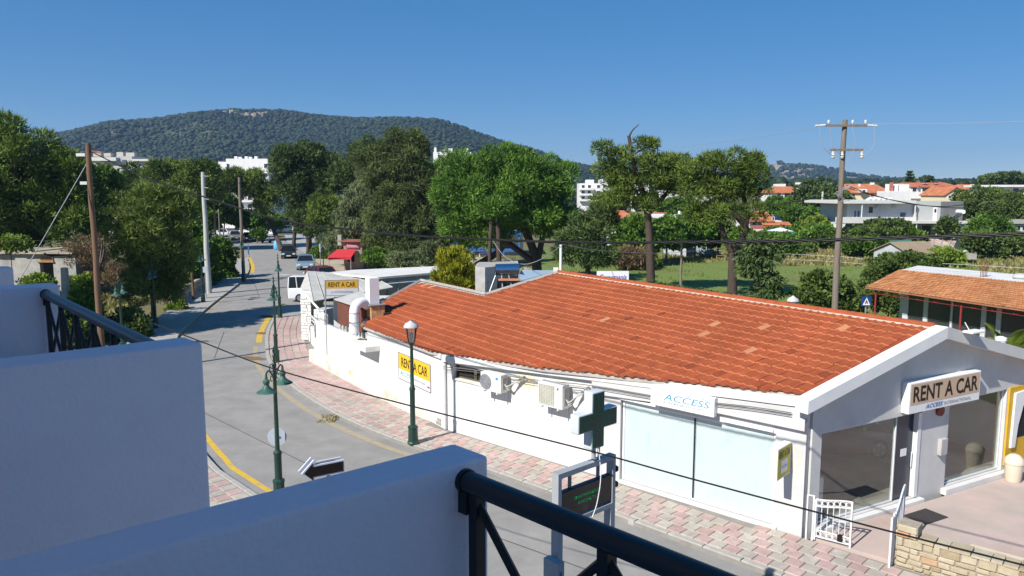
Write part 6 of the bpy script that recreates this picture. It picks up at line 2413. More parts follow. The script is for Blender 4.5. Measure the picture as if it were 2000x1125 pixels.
q.box((bs.x + 0.3, bs.y - 2.21, 0.55), (bs.x + 12.5, bs.y - 2.12, 0.95))
q.build('balustrade', M_BLP, t)
q = MB()
q.box((bs.x + 0.1, bs.y - 2.45, 2.75), (bs.x + 12.8, bs.y - 2.41, 3.25))
q.build('fascia', M_BLP, t)
for k, (xx, lab) in enumerate([(2.2, 'pink folded sunshade before the blue shop posts'), (8.2, 'purple stack of beach chairs right of the blue shop front')]):
    c = bs + Vector((xx, -4.2, 0))
    q = MB()
    if k == 0:
        q.lathe([(0.04, 0), (0.04, 0.7), (0.3, 0.75), (0.34, 1.6), (0.26, 2.0), (0.03, 2.25)], c, 10)
        solo(q, 'folded_parasol', mat('pale_pink', (0.62, 0.36, 0.40), 0.8), lab, 'parasol', c, smooth=True)
    else:
        tt = thing('chair_stack', lab, 'chairs', c)
        for j in range(4):
            q = MB()
            q.frame(c, (1, 0, 0), (0, 1, 0), Z, (-0.9, -0.4, 0.45 + j * 0.22), (0.9, 0.4, 0.53 + j * 0.22))
            q.build('chair', mat('purple_plastic', (0.10, 0.09, 0.34), 0.5), tt)
        q = MB()
        for sx in (-0.8, 0.8):
            for sy in (-0.35, 0.35):
                q.bar(c + Vector((sx, sy, 0)), c + Vector((sx, sy, 0.46)), 0.04)
        q.build('leg', M_TRIM, tt)
# ================================================================== TREES AND SHRUBS
M_BARK = mat('pine_bark', (0.075, 0.054, 0.042), 0.95, 0.3, 4, 0.8, 14, stretch=(3, 3, 0.6))
M_BARKG = mat('grey_bark', (0.16, 0.14, 0.115), 0.95, 0.25, 4, 0.6, 14)
LEAF = {
    'pine': leafmat('pine_needles', (0.038, 0.076, 0.012), (0.194, 0.260, 0.042), 0.15),
    'stone': leafmat('stone_pine_needles', (0.036, 0.093, 0.013), (0.166, 0.294, 0.038), 0.15),
    'stoned': leafmat('left_pine_needles', (0.040, 0.081, 0.010), (0.162, 0.232, 0.032), 0.15),
    'dark': leafmat('dark_needles', (0.031, 0.061, 0.019), (0.126, 0.179, 0.050), 0.12),
    'casu': leafmat('casuarina_twigs', (0.046, 0.068, 0.022), (0.173, 0.217, 0.069), 0.18),
    'euca': leafmat('grey_green_leaves', (0.071, 0.105, 0.048), (0.231, 0.273, 0.119), 0.25),
    'broad': leafmat('broad_leaves', (0.040, 0.091, 0.012), (0.169, 0.293, 0.039), 0.3),
    'lime': leafmat('lime_leaves', (0.083, 0.143, 0.017), (0.266, 0.357, 0.049), 0.3),
    'tama': leafmat('tamarisk_sprays', (0.070, 0.113, 0.023), (0.227, 0.294, 0.069), 0.25),
    'gold': leafmat('golden_thuja', (0.083, 0.112, 0.008), (0.425, 0.414, 0.025), 0.2),
    'hedge': leafmat('hedge_leaves', (0.040, 0.072, 0.017), (0.154, 0.216, 0.048), 0.25),
    'dry': leafmat('dry_twigs', (0.117, 0.078, 0.039), (0.299, 0.218, 0.115), 0.2),
    'palm': leafmat('palm_leaves', (0.068, 0.117, 0.012), (0.253, 0.310, 0.034), 0.3),
}
def make_crown(parent, ells, style, cr, dens, L_, w_, m, seed, up=0.25, droop=0.0, flat=0.8, fill=0.25, bottom=-0.75, rag=1.17, sparse=1.0, stuffname='crown'):
    """leaf blades gathered in clumps over and inside the ellipsoids (centre, radii)"""
    r = np.random.default_rng(seed)
    Cs, Rs, Os = [], [], []
    for c, ra in ells:
        c, ra = np.array(c), np.array(ra)
        area = 4 * np.pi * ((ra[0] * ra[1]) ** 1.6 / 3 + (ra[0] * ra[2]) ** 1.6 / 3 + (ra[1] * ra[2]) ** 1.6 / 3) ** (1 / 1.6)
        n = max(5, int(area / (cr * cr * 2.0 * sparse)))
        d = r.normal(size=(n * 2, 3))
        d /= np.linalg.norm(d, axis=1)[:, None]
        d = d[d[:, 2] > bottom][:n]
        k = r.uniform(0.72, rag, len(d))
        inn = r.random(len(d)) < fill
        k[inn] = r.uniform(0.2, 0.75, inn.sum())
        Rk = cr * r.uniform(0.45, 1.45, len(d))
        p = c + d * np.maximum(0.05, (ra * k[:, None]) - 0.55 * Rk[:, None])
        Cs.append(p)
        Rs.append(Rk)
        Os.append(d)
    C = np.concatenate(Cs)
    R = np.concatenate(Rs)
    O = np.concatenate(Os)
    cnt = np.maximum(8, (dens * R * R * 9).astype(int))
    idx = np.repeat(np.arange(len(C)), cnt)
    n = len(idx)
    d = r.normal(size=(n, 3))
    d[:, 2] += up
    d += O[idx] * 0.45
    d /= np.linalg.norm(d, axis=1)[:, None]
    pos = C[idx] + d * (R[idx] * (r.uniform(0.35, 1.0, n) ** 0.6))[:, None] * np.array([1, 1, flat])
    ld = d * 0.7 + r.normal(size=(n, 3)) * 0.45 + np.array([0, 0, up - droop])
    ld /= np.linalg.norm(ld, axis=1)[:, None]
    sd = np.cross(ld, r.normal(size=(n, 3)))
    sd /= np.linalg.norm(sd, axis=1)[:, None] + 1e-9
    Ls = (L_ * r.uniform(0.6, 1.3, n))[:, None]
    ws = (w_ * r.uniform(0.7, 1.3, n))[:, None]
    ct = r.uniform(0.12, 0.88, len(C))
    tint = np.clip(ct[idx] + r.uniform(-0.28, 0.28, n), 0, 1)
    if style == 'needle':
        V = np.stack([pos - sd * ws, pos + sd * ws, pos + ld * Ls], 1)
        F = np.arange(n * 3).reshape(-1, 3)
        T = np.repeat(tint, 3)
    else:
        V = np.stack([pos, pos + ld * Ls * 0.5 + sd * ws, pos + ld * Ls, pos + ld * Ls * 0.5 - sd * ws], 1)
        F = np.arange(n * 4).reshape(-1, 4)
        T = np.repeat(tint, 4)
    bulk(stuffname, V.reshape(-1, 3), F, m, parent, T)
    return C, R
NLEAF = [0]
def tree(name, lab, cat, D, crown, trunk, style='needle', leaf='pine', cr=0.9, dens=11, L_=0.34, w_=0.06, bark=None, limbs=8, seed=0, group=None, depth=0.9, base=None, r0=0.3, r1=0.12, **kw):
    """crown: [(px, py, rx, ry[, dD])] ; trunk: [[(px, py), ...], ...] in photo pixels at distance D"""
    ells = []
    for e in crown:
        dd = e[4] if len(e) > 4 else 0.0
        c = P(e[0], e[1], D + dd)
        s = (D + dd) / FPX
        ells.append(((c.x, c.y, c.z), (e[2] * s, e[2] * s * depth, e[3] * s)))
    if base is None:
        px = trunk[0][0][0] if trunk else crown[0][0]
        b = P(px, 560, D)
        base = Vector((b.x, b.y, rise(b.x, b.y)))
    if not trunk:
        c0, r0_ = min(ells, key=lambda e: e[0][2] - e[1][2])
        lowz = c0[2] - r0_[2] - base[2]
        if 0.25 < lowz < (2.4 if cat != 'tree' else 1.0) and name != 'street_tree':
            ells.append(((c0[0], c0[1], base[2] + lowz * 0.6), (ells[0][1][0] * 0.8, ells[0][1][1] * 0.8, lowz * 0.6)))
    t = thing(name, lab, cat, base, group)
    C, R = make_crown(t, ells, style, cr, dens, L_, w_, LEAF[leaf], seed + 100, **kw)
    q = MB()
    tops = []
    for tr in trunk:
        pts = [P(x, y, D) for x, y in tr]
        if tr is trunk[0]:
            pts[0] = Vector((base[0], base[1], base[2] - 0.1))
        pts = curve(pts, 5) if len(pts) > 2 else [pts[0], (pts[0] + pts[1]) / 2, pts[1]]
        n = len(pts)
        thin = tr in trunk[3:] and name == 'aleppo_pine' and seed == 90
        rr = [(r0 if tr is trunk[0] else r0 * (0.22 if thin else 0.6)) * (1 - k / (n - 1)) + (0.03 if thin else r1) * k / (n - 1) for k in range(n)]
        if tr is trunk[0]:
            rr[0] *= 1.3
        q.tube(pts, rr, 9)
        tops += pts[int(n * 0.55):]
    if not trunk:
        top = Vector(ells[0][0])
        q.tube([base, (Vector(base) + top) / 2 + Vector((0.1, 0, 0)), top], [r0, (r0 + r1) / 2, r1], 7)
        tops = [(Vector(base) + top) / 2, top]
    rs = random.Random(seed)
    order = list(range(len(C)))
    rs.shuffle(order)
    for k in order[:limbs]:
        e = Vector(C[k])
        s = min(tops, key=lambda p: (p - e).length + max(0, p.z - e.z) * 1.5)
        mid = (s + e) / 2 + Vector((rs.uniform(-.3, .3), rs.uniform(-.3, .3), -0.08 * (e - s).length))
        q.tube(curve([s, mid, e], 4), [r1 * 0.9 - (r1 * 0.65) * i / 8 for i in range(9)], 6)
    q.build('trunk', bark or M_BARK, t, smooth=True)
    return t
PINE = dict(style='needle', cr=0.85, dens=26, L_=0.42, w_=0.05)
# --- left side of the street
tree('stone_pine', 'huge dense pine filling the left edge behind the ruined hut', 'tree', 70, [(25, 345, 110, 100), (128, 375, 58, 74), (20, 430, 100, 70), (110, 440, 80, 55), (-120, 370, 130, 110), (-60, 450, 120, 65)], [[(60, 560), (58, 470), (50, 380)], [(58, 500), (100, 440), (140, 380)]], leaf='stoned', seed=1, r0=0.5, r1=0.2, limbs=14, **{**PINE, 'cr': 1.25, 'L_': 0.5, 'w_': 0.07, 'dens': 20})
tree('leafy_tree', 'bright leafy tree between the wooden pole and the grey flats', 'tree', 80, [(208, 372, 34, 46), (196, 420, 30, 40), (180, 350, 20, 26)], [[(203, 500), (204, 430), (206, 380)]], style='leaf', leaf='broad', cr=0.8, dens=16, L_=0.42, w_=0.15, seed=2, bark=M_BARKG)
tree('tamarisk', 'big feathery tamarisk beside the left pavement', 'tree', 46.5, [(292, 432, 68, 64), (330, 400, 46, 36), (255, 470, 46, 66), (318, 490, 54, 66), (292, 555, 56, 46), (285, 395, 40, 28)], [[(296, 610), (298, 540), (292, 470), (294, 420)], [(298, 560), (318, 500), (330, 440)], [(296, 560), (270, 500), (256, 460)]], style='needle', leaf='tama', cr=0.62, dens=60, L_=0.34, w_=0.035, seed=3, r0=0.16, r1=0.06, bark=M_BARKG, up=0.4, droop=0.1, limbs=16)
tree('dead_sapling', 'bare pale sapling stem right of the reddish pole', 'tree', 48, [(195, 470, 8, 10)], [[(190, 600), (193, 540), (199, 480), (196, 455)], [(195, 520), (203, 490), (202, 462)]], style='needle', leaf='dry', cr=0.4, dens=10, seed=4, r0=0.07, r1=0.03, bark=M_BARKG, limbs=3)
for k, (px, py, rx, ry, D, lab) in enumerate([
        (382, 480, 34, 38, 66, 'glossy green shrub leaning behind the concrete pole'),
        (428, 500, 28, 30, 72, 'glossy green shrub above the far end of the low wall'),
        (358, 525, 26, 32, 63, 'dark green shrub at the near end of the low wall'),
        (402, 530, 26, 24, 68, 'dark shrub spilling over the middle of the low wall'),
        (350, 455, 32, 36, 66, 'pale green bush behind the feathery tamarisk')]):
    tree('shrub', lab, 'shrub', D, [(px, py, rx, ry), (px + rx * 0.4, py + ry * 0.4, rx * 0.7, ry * 0.6), (px - rx * 0.5, py + ry * 0.3, rx * 0.6, ry * 0.6)], [], style='leaf', leaf='broad', cr=0.5, dens=34, L_=0.3, w_=0.1, seed=20 + k, r0=0.08, r1=0.03, bark=M_BARKG, group='shrubs behind the low wall', limbs=6)
for k, (px, py, rx, ry, D, lf, lab) in enumerate([
        (155, 560, 26, 24, 47, 'lime', 'yellow-green weed bush in front of the ruined hut'),
        (75, 552, 30, 14, 50, 'lime', 'low bright weeds under the hut doorway'),
        (165, 600, 30, 30, 42, 'broad', 'dark bush below the balcony rail'),
        (245, 640, 40, 34, 42, 'hedge', 'shadowed bush between rail and tamarisk'),
        (232, 530, 24, 30, 58, 'dry', 'dry brown scrub left of the tamarisk'),
        (170, 495, 40, 34, 62, 'dry', 'tall dry scrub behind the ruined hut'),
        (345, 605, 16, 18, 52, 'lime', 'low green weed at the edge of the left pavement'),
        (330, 560, 18, 26, 54, 'dry', 'rusty dry scrub beside the wooden fence post'),
        (120, 640, 50, 40, 40, 'hedge', 'dark undergrowth seen through the balcony bars'),
        (20, 475, 34, 14, 57, 'lime', 'bright bush behind the roof of the ruined hut')]):
    tree('bush', lab, 'bush', D, [(px, py, rx, ry), (px + rx * .5, py + ry * .4, rx * .6, ry * .6)], [], style='leaf' if lf != 'dry' else 'needle', leaf=lf, cr=0.4, dens=36, L_=0.24, w_=0.075 if lf != 'dry' else 0.03, seed=40 + k, r0=0.05, r1=0.02, group='bushes on the waste ground', limbs=5)
# --- far left and street trees
tree('umbrella_pine', 'flat-topped pine left of the concrete pole', 'tree', 105, [(335, 340, 48, 26), (385, 340, 40, 26), (310, 356, 34, 26), (360, 372, 50, 30), (395, 372, 34, 26)], [[(352, 470), (352, 400), (348, 350)]], leaf='pine', seed=60, r0=0.3, r1=0.14, **{**PINE, 'cr': 1.1, 'dens': 20, 'L_': 0.5, 'w_': 0.07})
tree('umbrella_pine', 'round pine below the grey flats', 'tree', 118, [(250, 355, 34, 30), (262, 385, 40, 30)], [[(256, 470), (255, 370)]], leaf='pine', seed=61, **{**PINE, 'cr': 1.2, 'dens': 16, 'L_': 0.6, 'w_': 0.09})
tree('umbrella_pine', 'thin-crowned pine in front of the far white flats', 'tree', 112, [(480, 350, 44, 24), (505, 372, 38, 22), (450, 360, 32, 26), (520, 395, 26, 18)], [[(545, 495), (530, 440), (500, 390), (480, 355)]], leaf='pine', seed=62, r0=0.36, r1=0.16, base=Vector(tuple(G(551, 490, 0))), **{**PINE, 'cr': 1.0, 'dens': 17, 'L_': 0.55, 'w_': 0.06})
for k, (px, py, rx, ry, D, lab) in enumerate([
        (415, 395, 34, 34, 124, 'green street tree behind the concrete pole'),
        (440, 410, 30, 30, 135, 'green street tree over the grey parked car'),
        (490, 430, 36, 18, 128, 'clipped street tree over the dark parked car'),
        (520, 432, 28, 18, 131, 'clipped street tree nearest the leaning pine'),
        (400, 430, 26, 26, 120, 'green street tree nearest the hedge'),
        (505, 455, 12, 8, 122, 'low spiky plant beside the dark parked car')]):
    tree('street_tree', lab, 'tree', D, [(px, py, rx, ry), (px + rx * .4, py + ry * .3, rx * .7, ry * .7), (px - rx * .4, py + ry * .2, rx * .6, ry * .7)], [], style='leaf', leaf='broad', cr=0.7, dens=18, L_=0.45, w_=0.16, seed=70 + k, r0=0.14, r1=0.07, bark=M_BARKG, group='street trees far up the road', limbs=5)
# --- the belt of tall trees behind the office
tree('aleppo_pine', 'tall dark pine above the far parked cars', 'tree', 100, [(585, 312, 56, 34), (572, 350, 44, 42), (620, 342, 44, 40), (650, 360, 40, 34), (600, 400, 38, 44), (602, 435, 24, 22), (640, 325, 34, 26)], [[(607, 500), (602, 440), (598, 380), (592, 320)], [(600, 420), (630, 380), (650, 350)]], leaf='dark', seed=80, r0=0.42, r1=0.16, limbs=14, **{**PINE, 'cr': 1.0, 'dens': 22, 'L_': 0.5, 'w_': 0.07})
tree('aleppo_pine', 'second dark pine trunk right behind the black car', 'tree', 98, [(590, 438, 20, 24), (620, 440, 26, 28)], [[(574, 500), (576, 450), (580, 410)]], leaf='dark', seed=81, r0=0.3, r1=0.14, **{**PINE, 'cr': 0.9, 'dens': 20, 'L_': 0.5, 'w_': 0.07})
tree('young_pine', 'light green pine above the red kiosk', 'tree', 92, [(640, 410, 38, 32), (660, 430, 34, 26), (628, 428, 26, 22)], [[(646, 500), (644, 450), (642, 400)]], leaf='pine', seed=82, r0=0.2, r1=0.1, **{**PINE, 'cr': 0.8, 'dens': 24, 'L_': 0.45, 'w_': 0.06})
tree('pepper_tree', 'pale grey-green drooping tree beside the kiosk', 'tree', 84, [(715, 385, 44, 44), (700, 440, 44, 52), (735, 450, 40, 56), (725, 350, 28, 26), (660, 470, 30, 26)], [[(718, 520), (714, 450), (718, 390)]], style='needle', leaf='euca', cr=0.8, dens=38, L_=0.5, w_=0.045, seed=83, r0=0.26, r1=0.1, droop=0.9, up=0.0)
tree('casuarina', 'tallest dark feathery tree with spiky tops behind the canopy', 'tree', 76, [(800, 335, 36, 62), (775, 300, 18, 44), (812, 300, 22, 46), (745, 330, 38, 44), (785, 400, 56, 62), (840, 400, 40, 62), (760, 440, 44, 56), (820, 460, 56, 46), (720, 310, 26, 30), (770, 490, 34, 30)], [[(795, 540), (794, 440), (795, 340), (796, 280)]], style='needle', leaf='casu', cr=0.72, dens=44, L_=0.5, w_=0.04, seed=84, r0=0.42, r1=0.1, droop=0.55, up=0.2, limbs=16)
tree('aleppo_pine', 'dark pine top behind the feathery tree', 'tree', 96, [(730, 300, 40, 30), (700, 330, 40, 30), (672, 340, 30, 28)], [[(720, 480), (716, 380), (720, 310)]], leaf='dark', seed=85, r0=0.3, **{**PINE, 'cr': 1.0, 'dens': 20, 'L_': 0.5, 'w_': 0.07})
tree('stone_pine', 'broad dense bright green pine with many trunks behind the roof', 'tree', 66, [(985, 375, 100, 78), (1065, 390, 70, 74), (905, 375, 56, 62), (940, 430, 64, 46), (1000, 330, 70, 40), (1090, 440, 50, 34), (900, 440, 40, 40), (1000, 425, 66, 34), (940, 462, 44, 20)], [[(1050, 545), (1045, 500), (1020, 440), (998, 395)], [(1048, 520), (1060, 460), (1072, 400)], [(1046, 515), (1000, 480), (950, 440), (930, 400)], [(1052, 530), (1035, 470), (1030, 400)]], leaf='stone', seed=86, r0=0.5, r1=0.2, limbs=18, bottom=-0.85, **{**PINE, 'cr': 0.95, 'dens': 30, 'L_': 0.42, 'w_': 0.05})
tree('aleppo_pine', 'dark pine in shade between feathery tree and bright pine', 'tree', 82, [(865, 370, 34, 62), (870, 430, 30, 44), (890, 330, 34, 32)], [[(985, 560), (984, 480), (980, 420)]], leaf='stone', seed=87, r0=0.4, r1=0.25, base=Vector((-4.4, 82, 0)), **{**PINE, 'dens': 22, 'L_': 0.5, 'w_': 0.06})
tree('aleppo_pine', 'thick bare double trunk left of the many-stemmed pine', 'tree', 62, [(965, 410, 40, 26)], [[(975, 545), (974, 480), (972, 420)], [(956, 545), (957, 480), (960, 430)]], leaf='stone', seed=88, r0=0.24, r1=0.18, limbs=4, **{**PINE, 'dens': 22})
tree('dark_pine', 'low dark green pine right of the broad bright pine', 'tree', 60, [(1145, 450, 46, 42), (1175, 430, 30, 34), (1150, 500, 52, 36), (1115, 490, 34, 40)], [[(1148, 560), (1148, 500), (1146, 450)]], leaf='dark', seed=89, r0=0.25, **{**PINE, 'cr': 0.8, 'dens': 30})
tree('aleppo_pine', 'tall ragged pine with a broken dead top', 'tree', 60, [(1195, 305, 35, 25), (1215, 345, 37, 30), (1200, 385, 35, 25), (1258, 285, 21, 15), (1290, 320, 42, 21), (1300, 345, 48, 21), (1330, 330, 32, 20), (1245, 395, 29, 16), (1190, 345, 27, 25), (1270, 360, 35, 20), (1330, 370, 32, 18)], [[(1272, 585), (1269, 480), (1262, 400), (1240, 330), (1228, 265)], [(1264, 420), (1300, 380), (1335, 345)], [(1240, 340), (1205, 320), (1185, 300)], [(1228, 268), (1236, 254), (1248, 243)], [(1240, 300), (1262, 288), (1283, 286), (1284, 305)]], leaf='pine', seed=90, r0=0.37, r1=0.13, limbs=22, **{**PINE, 'cr': 0.62, 'dens': 40, 'L_': 0.34, 'w_': 0.04, 'fill': 0.1, 'rag': 1.45, 'sparse': 1.35, 'bottom': -0.5})
tree('aleppo_pine', 'forked pine standing right of the broken-topped pine', 'tree', 56, [(1400, 325, 50, 25), (1460, 345, 38, 26), (1375, 370, 35, 28), (1430, 375, 48, 25), (1420, 415, 53, 21), (1470, 320, 19, 15), (1385, 420, 29, 21), (1350, 350, 27, 20)], [[(1432, 600), (1430, 520), (1428, 480)], [(1428, 490), (1412, 455), (1408, 420)], [(1430, 490), (1452, 460), (1458, 420), (1450, 370)], [(1455, 440), (1420, 400), (1390, 370)]], leaf='pine', seed=91, r0=0.42, r1=0.16, limbs=22, **{**PINE, 'cr': 0.62, 'dens': 42, 'L_': 0.34, 'w_': 0.04, 'fill': 0.1, 'rag': 1.45, 'sparse': 1.35, 'bottom': -0.5})
# shade tree just outside the picture whose shadow lies on the road
tree('roadside_tree', 'tall tree left of the picture that shades the road', 'tree', 37, [(-255, 250, 150, 110), (-300, 320, 130, 90), (-190, 300, 90, 60)], [[(-250, 560), (-250, 450), (-250, 300)]], leaf='stone', seed=190, r0=0.4, r1=0.2, **{**PINE, 'dens': 16, 'L_': 0.5, 'w_': 0.09, 'cr': 1.0})
# --- near things round the office
tree('golden_thuja', 'round golden green thuja behind the roof', 'shrub', 39.5, [(892, 535, 44, 42), (886, 510, 30, 24), (905, 560, 36, 30)], [], style='needle', leaf='gold', cr=0.26, dens=130, L_=0.2, w_=0.035, seed=92, r0=0.1, r1=0.04, up=0.9)
tree('sumac_sapling', 'open sapling with drooping leaf tufts behind the ridge', 'tree', 46, [(1490, 500, 34, 26), (1465, 525, 22, 16), (1505, 545, 22, 18), (1482, 475, 24, 14), (1500, 570, 30, 14), (1455, 500, 12, 10)], [[(1488, 610), (1490, 560), (1485, 500)], [(1490, 580), (1470, 540), (1460, 510)], [(1490, 570), (1508, 530), (1510, 490)]], style='leaf', leaf='dark', cr=0.36, dens=26, L_=0.4, w_=0.06, seed=93, r0=0.07, r1=0.03, bark=M_BARKG, droop=0.6, up=0)
tree('citrus_tree', 'dark leafy citrus tree at the foot of the right pole', 'tree', 46, [(1615, 570, 46, 38), (1650, 590, 34, 30), (1580, 585, 28, 26), (1600, 545, 26, 20)], [], style='leaf', leaf='hedge', cr=0.45, dens=44, L_=0.26, w_=0.09, seed=94, r0=0.12, r1=0.05, bark=M_BARKG)
tree('bush', 'dark bush behind the left post of the tiled canopy', 'bush', 47, [(1735, 595, 26, 34), (1705, 585, 16, 22)], [], style='leaf', leaf='hedge', cr=0.4, dens=44, L_=0.24, w_=0.08, seed=95, r0=0.06, r1=0.03)
tree('bush', 'low thicket between the field and the tiled canopy', 'bush', 62, [(1740, 515, 40, 20), (1790, 510, 40, 16), (1710, 530, 24, 18), (1780, 522, 46, 14)], [], style='leaf', leaf='hedge', cr=0.45, dens=40, L_=0.28, w_=0.09, seed=96, r0=0.06, r1=0.03)
tree('bush', 'green bush beside the red kiosk', 'bush', 74, [(735, 504, 28, 18), (755, 508, 22, 14)], [], style='leaf', leaf='broad', cr=0.4, dens=44, L_=0.24, w_=0.08, seed=97, r0=0.06, r1=0.03)
tree('bush', 'grey-green bushes under the feathery tree', 'bush', 72, [(800, 510, 40, 20), (840, 500, 22, 26)], [], style='needle', leaf='euca', cr=0.5, dens=40, L_=0.35, w_=0.05, seed=98, r0=0.06, r1=0.03)
tree('bush', 'light green bush at the roadside by the black car', 'bush', 94, [(618, 492, 13, 9), (636, 499, 13, 8)], [], style='leaf', leaf='broad', cr=0.4, dens=40, L_=0.28, w_=0.1, seed=99, r0=0.05, r1=0.02)
# low hedge along the field edge just behind the ridge
for k in range(7):
    px = 1285 + k * 33
    tree('hedge_bush', ['first', 'second', 'third', 'fourth', 'fifth', 'sixth', 'last'][k] + ' low hedge bush from the left, just behind the tiled ridge', 'bush', 58 - k * 1.1, [(px, 561 + k * 5.5, 19, 8)], [], style='leaf', leaf='dark', cr=0.32, dens=50, L_=0.2, w_=0.07, seed=110 + k, r0=0.04, r1=0.02, group='low hedge behind the ridge', limbs=3)
# --- right middle distance
for k, (px, py, rx, ry, D, lf, lab) in enumerate([
        (1603, 395, 50, 40, 128, 'dark', 'big round dark tree left of the white villa'),
        (1240, 470, 46, 44, 84, 'broad', 'leafy tree behind the broken-topped pine'),
        (1300, 455, 36, 36, 88, 'broad', 'green tree between the two pine trunks'),
        (1355, 450, 34, 36, 92, 'broad', 'green tree right of the metal shed'),
        (1400, 455, 30, 30, 94, 'hedge', 'dark tree behind the forked pine trunk'),
        (1235, 500, 36, 22, 80, 'dry', 'brown dry bush at the field corner'),
        (1560, 425, 44, 20, 118, 'broad', 'pale orchard trees below the round dark tree'),
        (1530, 465, 44, 22, 104, 'broad', 'dense shrubs right of the red-roofed cottage'),
        (1600, 462, 44, 22, 106, 'broad', 'dense shrubs left of the right pole'),
        (1590, 440, 24, 18, 110, 'lime', 'yellow-green tree before the round dark tree'),
        (1640, 470, 30, 22, 104, 'hedge', 'dark shrubs behind the right pole'),
        (1715, 458, 46, 26, 98, 'hedge', 'wide fig tree before the white villa'),
        (1752, 452, 32, 22, 99, 'hedge', 'dark tree right of the fig before the villa'),
        (1785, 462, 20, 18, 97, 'broad', 'small tree before the villa doors'),
        (1850, 445, 16, 18, 97, 'hedge', 'small round tree before the villa terrace'),
        (1915, 405, 50, 34, 116, 'hedge', 'big hedge tree right of the white villa'),
        (1975, 415, 50, 36, 112, 'hedge', 'dark hedge tree at the right edge'),
        (1930, 450, 40, 26, 100, 'broad', 'leafy tree before the low grey building'),
        (1985, 475, 34, 18, 95, 'hedge', 'leafy bush at the right edge below the low grey building'),
        (1920, 470, 36, 16, 92, 'hedge', 'bush right of the rusty shed'),
        (1690, 480, 36, 14, 92, 'broad', 'low shrubs left of the grey shed'),
        (1545, 488, 40, 12, 100, 'hedge', 'low shrubs at the top of the dry grass'),
        (1450, 470, 30, 22, 90, 'broad', 'shrub right of the forked pine trunk'),
        (1845, 500, 34, 14, 84, 'lime', 'yellowish bush right of the grey shed'),
        (1535, 400, 40, 16, 150, 'broad', 'orchard slope below the far red-roofed house'),
        (1180, 415, 24, 18, 120, 'broad', 'tree below the far white flats'),
        (1325, 404, 42, 18, 150, 'broad', 'leafy tree crown under the pine branches'),
        (1522, 470, 34, 14, 94, 'broad', 'low shrub in front of the white tent')]):
    tree('leafy_tree' if ry > 17 else 'bush', lab, 'tree' if ry > 17 else 'bush', D, [(px, py, rx, ry), (px + rx * .45, py + ry * .3, rx * .6, ry * .7), (px - rx * .45, py + ry * .25, rx * .6, ry * .75)], [], style='leaf' if lf != 'dry' else 'needle', leaf=lf, cr=0.75, dens=19, L_=0.42, w_=0.15 if lf != 'dry' else 0.05, seed=130 + k, r0=0.16, r1=0.06, bark=M_BARKG, limbs=6)
# far right skyline trees
for k, (px, py, rx, ry, D, lab) in enumerate([(1940, 352, 26, 9, 210, 'skyline tree left of the far right trees'), (1972, 349, 26, 10, 210, 'tallest skyline tree at the far right'), (1810, 356, 8, 6, 190, 'little dark tree behind the red roofs')]):
    tree('leafy_tree', lab, 'tree', D, [(px, py, rx, ry)], [], style='leaf', leaf='dark', cr=1.2, dens=8, L_=0.8, w_=0.3, seed=170 + k, r0=0.2, r1=0.1)
# araucaria
D = 175
b = P(1775, 372, D)
t = thing('norfolk_pine', 'tiered conifer on the skyline above the red roofs', 'tree', (b.x, b.y, rise(b.x, b.y)))
tp = P(1775, 335, D)
q = MB()
q.bar((b.x, b.y, rise(b.x, b.y)), tp, 0.12, 6)
q.build('trunk', M_BARK, t)
r = np.random.default_rng(5)
V, T = [], []
for j in range(7):
    z = tp.z - 0.3 - j * 0.62
    for k in range(9):
        a = k * 0.698 + j
        R_ = 0.35 + 0.27 * j
        for m2 in range(14):
            f = r.uniform(0.2, 1)
            c = np.array([b.x + math.cos(a) * R_ * f, b.y + math.sin(a) * R_ * f, z + 0.15 * f])
            e = r.normal(size=3) * 0.2
            V += [c - e, c + e, c + np.array([math.cos(a) * .4, math.sin(a) * .4, 0.25])]
            T += [r.random()] * 3
bulk('crown', np.array(V), np.arange(len(V)).reshape(-1, 3), LEAF['dark'], t, T)
# palm behind the gable
pb = P(1968, 680, 27)
t = thing('palm', 'young yellow-green palm behind the gable on the right edge', 'palm', (pb.x, pb.y, 0))
q = MB()
q.tube([(pb.x, pb.y, 0), (pb.x, pb.y, 1.0), (pb.x + 0.05, pb.y, 2.3)], [0.2, 0.17, 0.14], 9)
q.build('trunk', M_BARKG, t, smooth=True)
V, T = [], []
rs = random.Random(3)
for k in range(20):
    a = k * 2.4
    el = rs.uniform(0.35, 1.25)
    L_ = rs.uniform(1.5, 2.1)
    o_ = np.array([pb.x + 0.05, pb.y, 2.3])
    d = np.array([math.cos(a) * math.cos(el), math.sin(a) * math.cos(el), math.sin(el)])
    sd = np.cross(d, [0, 0, 1])
    sd /= np.linalg.norm(sd)
    up_ = np.cross(sd, d)
    tt = rs.uniform(0.2, 1)
    prev = None
    for i in range(26):
        f = (i + 1) / 26
        p = o_ + d * L_ * f - np.array([0, 0, 1]) * 0.75 * f * f * L_ * (1.2 - el * 0.6)
        for s in (-1, 1):
            ll = 0.42 * math.sin(math.pi * min(1, 0.15 + f * 0.85)) + 0.08
            tip = p + sd * s * ll * 0.8 + d * ll * 0.55 - np.array([0, 0, 0.25 * ll])
            V += [p - d * 0.022, p + d * 0.022, tip]
            T += [min(1, max(0, tt + rs.uniform(-.2, .2)))] * 3
        if prev is not None:
            V += [prev - sd * 0.012, prev + sd * 0.012, p]
            T += [tt] * 3
        prev = p
bulk('fronds', np.array(V), np.arange(len(V)).reshape(-1, 3), LEAF['palm'], t, T)
